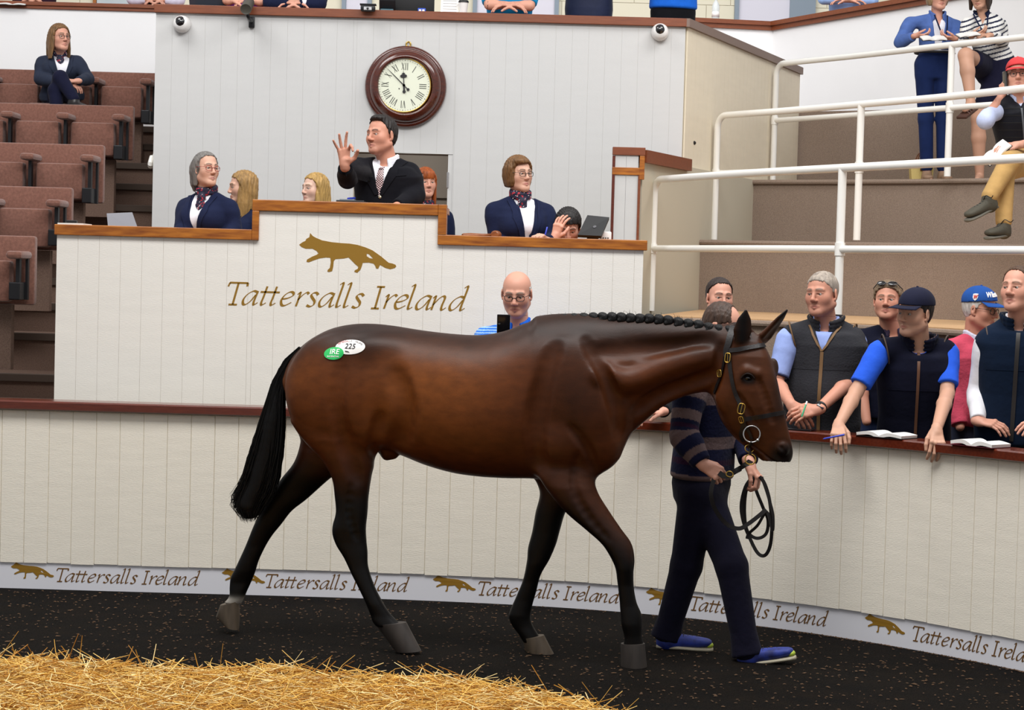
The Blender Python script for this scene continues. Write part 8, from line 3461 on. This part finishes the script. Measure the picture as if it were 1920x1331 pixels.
NXg, NYg = 120, 50
xs_ = np.linspace(-3.6, ex_.max(), NXg)
vs, fs = [], []
for i, x in enumerate(xs_):
    for j in range(NYg):
        y = 7.2 + (edge_y(x) + .02 - 7.2) * j / (NYg - 1)
        vs.append((x, y, max(0.0005, float(mound(x, y)) - .012)))
for i in range(NXg - 1):
    for j in range(NYg - 1):
        a = i * NYg + j
        fs.append((a, a + NYg, a + NYg + 1, a + 1))
M_strawb = mat('straw_base', srgb(190, 140, 58), .9, bump=1.0, bscale=60, var=.4, vscale=40, col2=srgb(112, 74, 24), stretch=(1, 3, 1))
straw = mesh_obj('straw_bed', vs, fs, M_strawb, smooth=True)
tag(straw, 'golden loose straw bedding heaped in the centre of the ring', 'straw', kind='stuff')
NS = 17000
x = rg.uniform(-3.5, ex_.max(), NS)
y = rg.uniform(7.4, 9.9, NS)
ok = (y < edge_y(x) + rg.normal(0, .03, NS))
x, y = x[ok], y[ok]
n = len(x)
az = rg.uniform(0, 2 * np.pi, n)
el = rg.normal(0.06, .17, n)
near = (edge_y(x) - y) < .16
el = np.where(near & (rg.random(n) < .11), rg.uniform(.2, 1.1, n), el)
L = rg.uniform(.05, .19, n)
bend = rg.normal(0, .35, n)
wd = rg.uniform(.0014, .0030, n)
zb_ = mound(x, y) + rg.uniform(-.004, .022, n) + np.sin(np.abs(el)) * L * .45
d0 = np.stack([np.cos(az) * np.cos(el), np.sin(az) * np.cos(el), np.sin(el)], 1)
d1 = np.stack([np.cos(az + bend) * np.cos(el + bend * .3), np.sin(az + bend) * np.cos(el + bend * .3), np.sin(el - np.abs(bend) * .4)], 1)
mid = np.stack([x, y, zb_], 1)
p0, p2 = mid - d0 * (L / 2)[:, None], mid + d1 * (L / 2)[:, None]
p0[:, 2] = np.maximum(p0[:, 2], .004)
p2[:, 2] = np.maximum(p2[:, 2], .004)
sd = np.stack([-np.sin(az), np.cos(az), np.zeros(n)], 1)
up = np.cross(d0, sd)
ring_ = []
for pt, k in ((p0, 1.0), (mid, 1.0), (p2, .8)):
    for a in (0, 2.1, 4.2):
        ring_.append(pt + (sd * math.cos(a) + up * math.sin(a)) * (wd * k)[:, None])
V_ = np.stack(ring_, 1).reshape(-1, 3)
base = (np.arange(n) * 9)[:, None]
q = []
for s_ in (0, 3):
    for k in range(3):
        l = (k + 1) % 3
        q.append(np.concatenate([base + s_ + k, base + s_ + l, base + s_ + 3 + l, base + s_ + 3 + k], 1))
F_ = np.concatenate(q).astype(np.int32)
pal = np.array([srgb(236, 196, 112), srgb(222, 170, 74), srgb(246, 222, 160), srgb(196, 138, 52), srgb(232, 186, 92)])
cc_ = pal[rg.integers(0, 5, n)] * rg.uniform(.82, 1.14, n)[:, None]
M_straw = mat('straw', rough=.55, vcol=True, spec=.35)
so = mesh_obj('straw_stalks', V_.astype(np.float32), F_, M_straw, straw, cols=np.repeat(cc_, 9, 0))
tag(so, kind='stuff')

# ------------------------------------------------------------------ put the origin of every mesh-rooted thing at its own base
for o in list(COL.objects):
    if o.type == 'MESH' and o.parent is None:
        co = np.empty(len(o.data.vertices) * 3, np.float32)
        o.data.vertices.foreach_get('co', co)
        co = co.reshape(-1, 3)
        b = Vector(((co[:, 0].min() + co[:, 0].max()) / 2, (co[:, 1].min() + co[:, 1].max()) / 2, co[:, 2].min()))
        o.data.transform(Matrix.Translation(-b))
        o.location = b
        inv = Matrix.Translation(b).inverted()
        for c in o.children:
            c.matrix_parent_inverse = inv
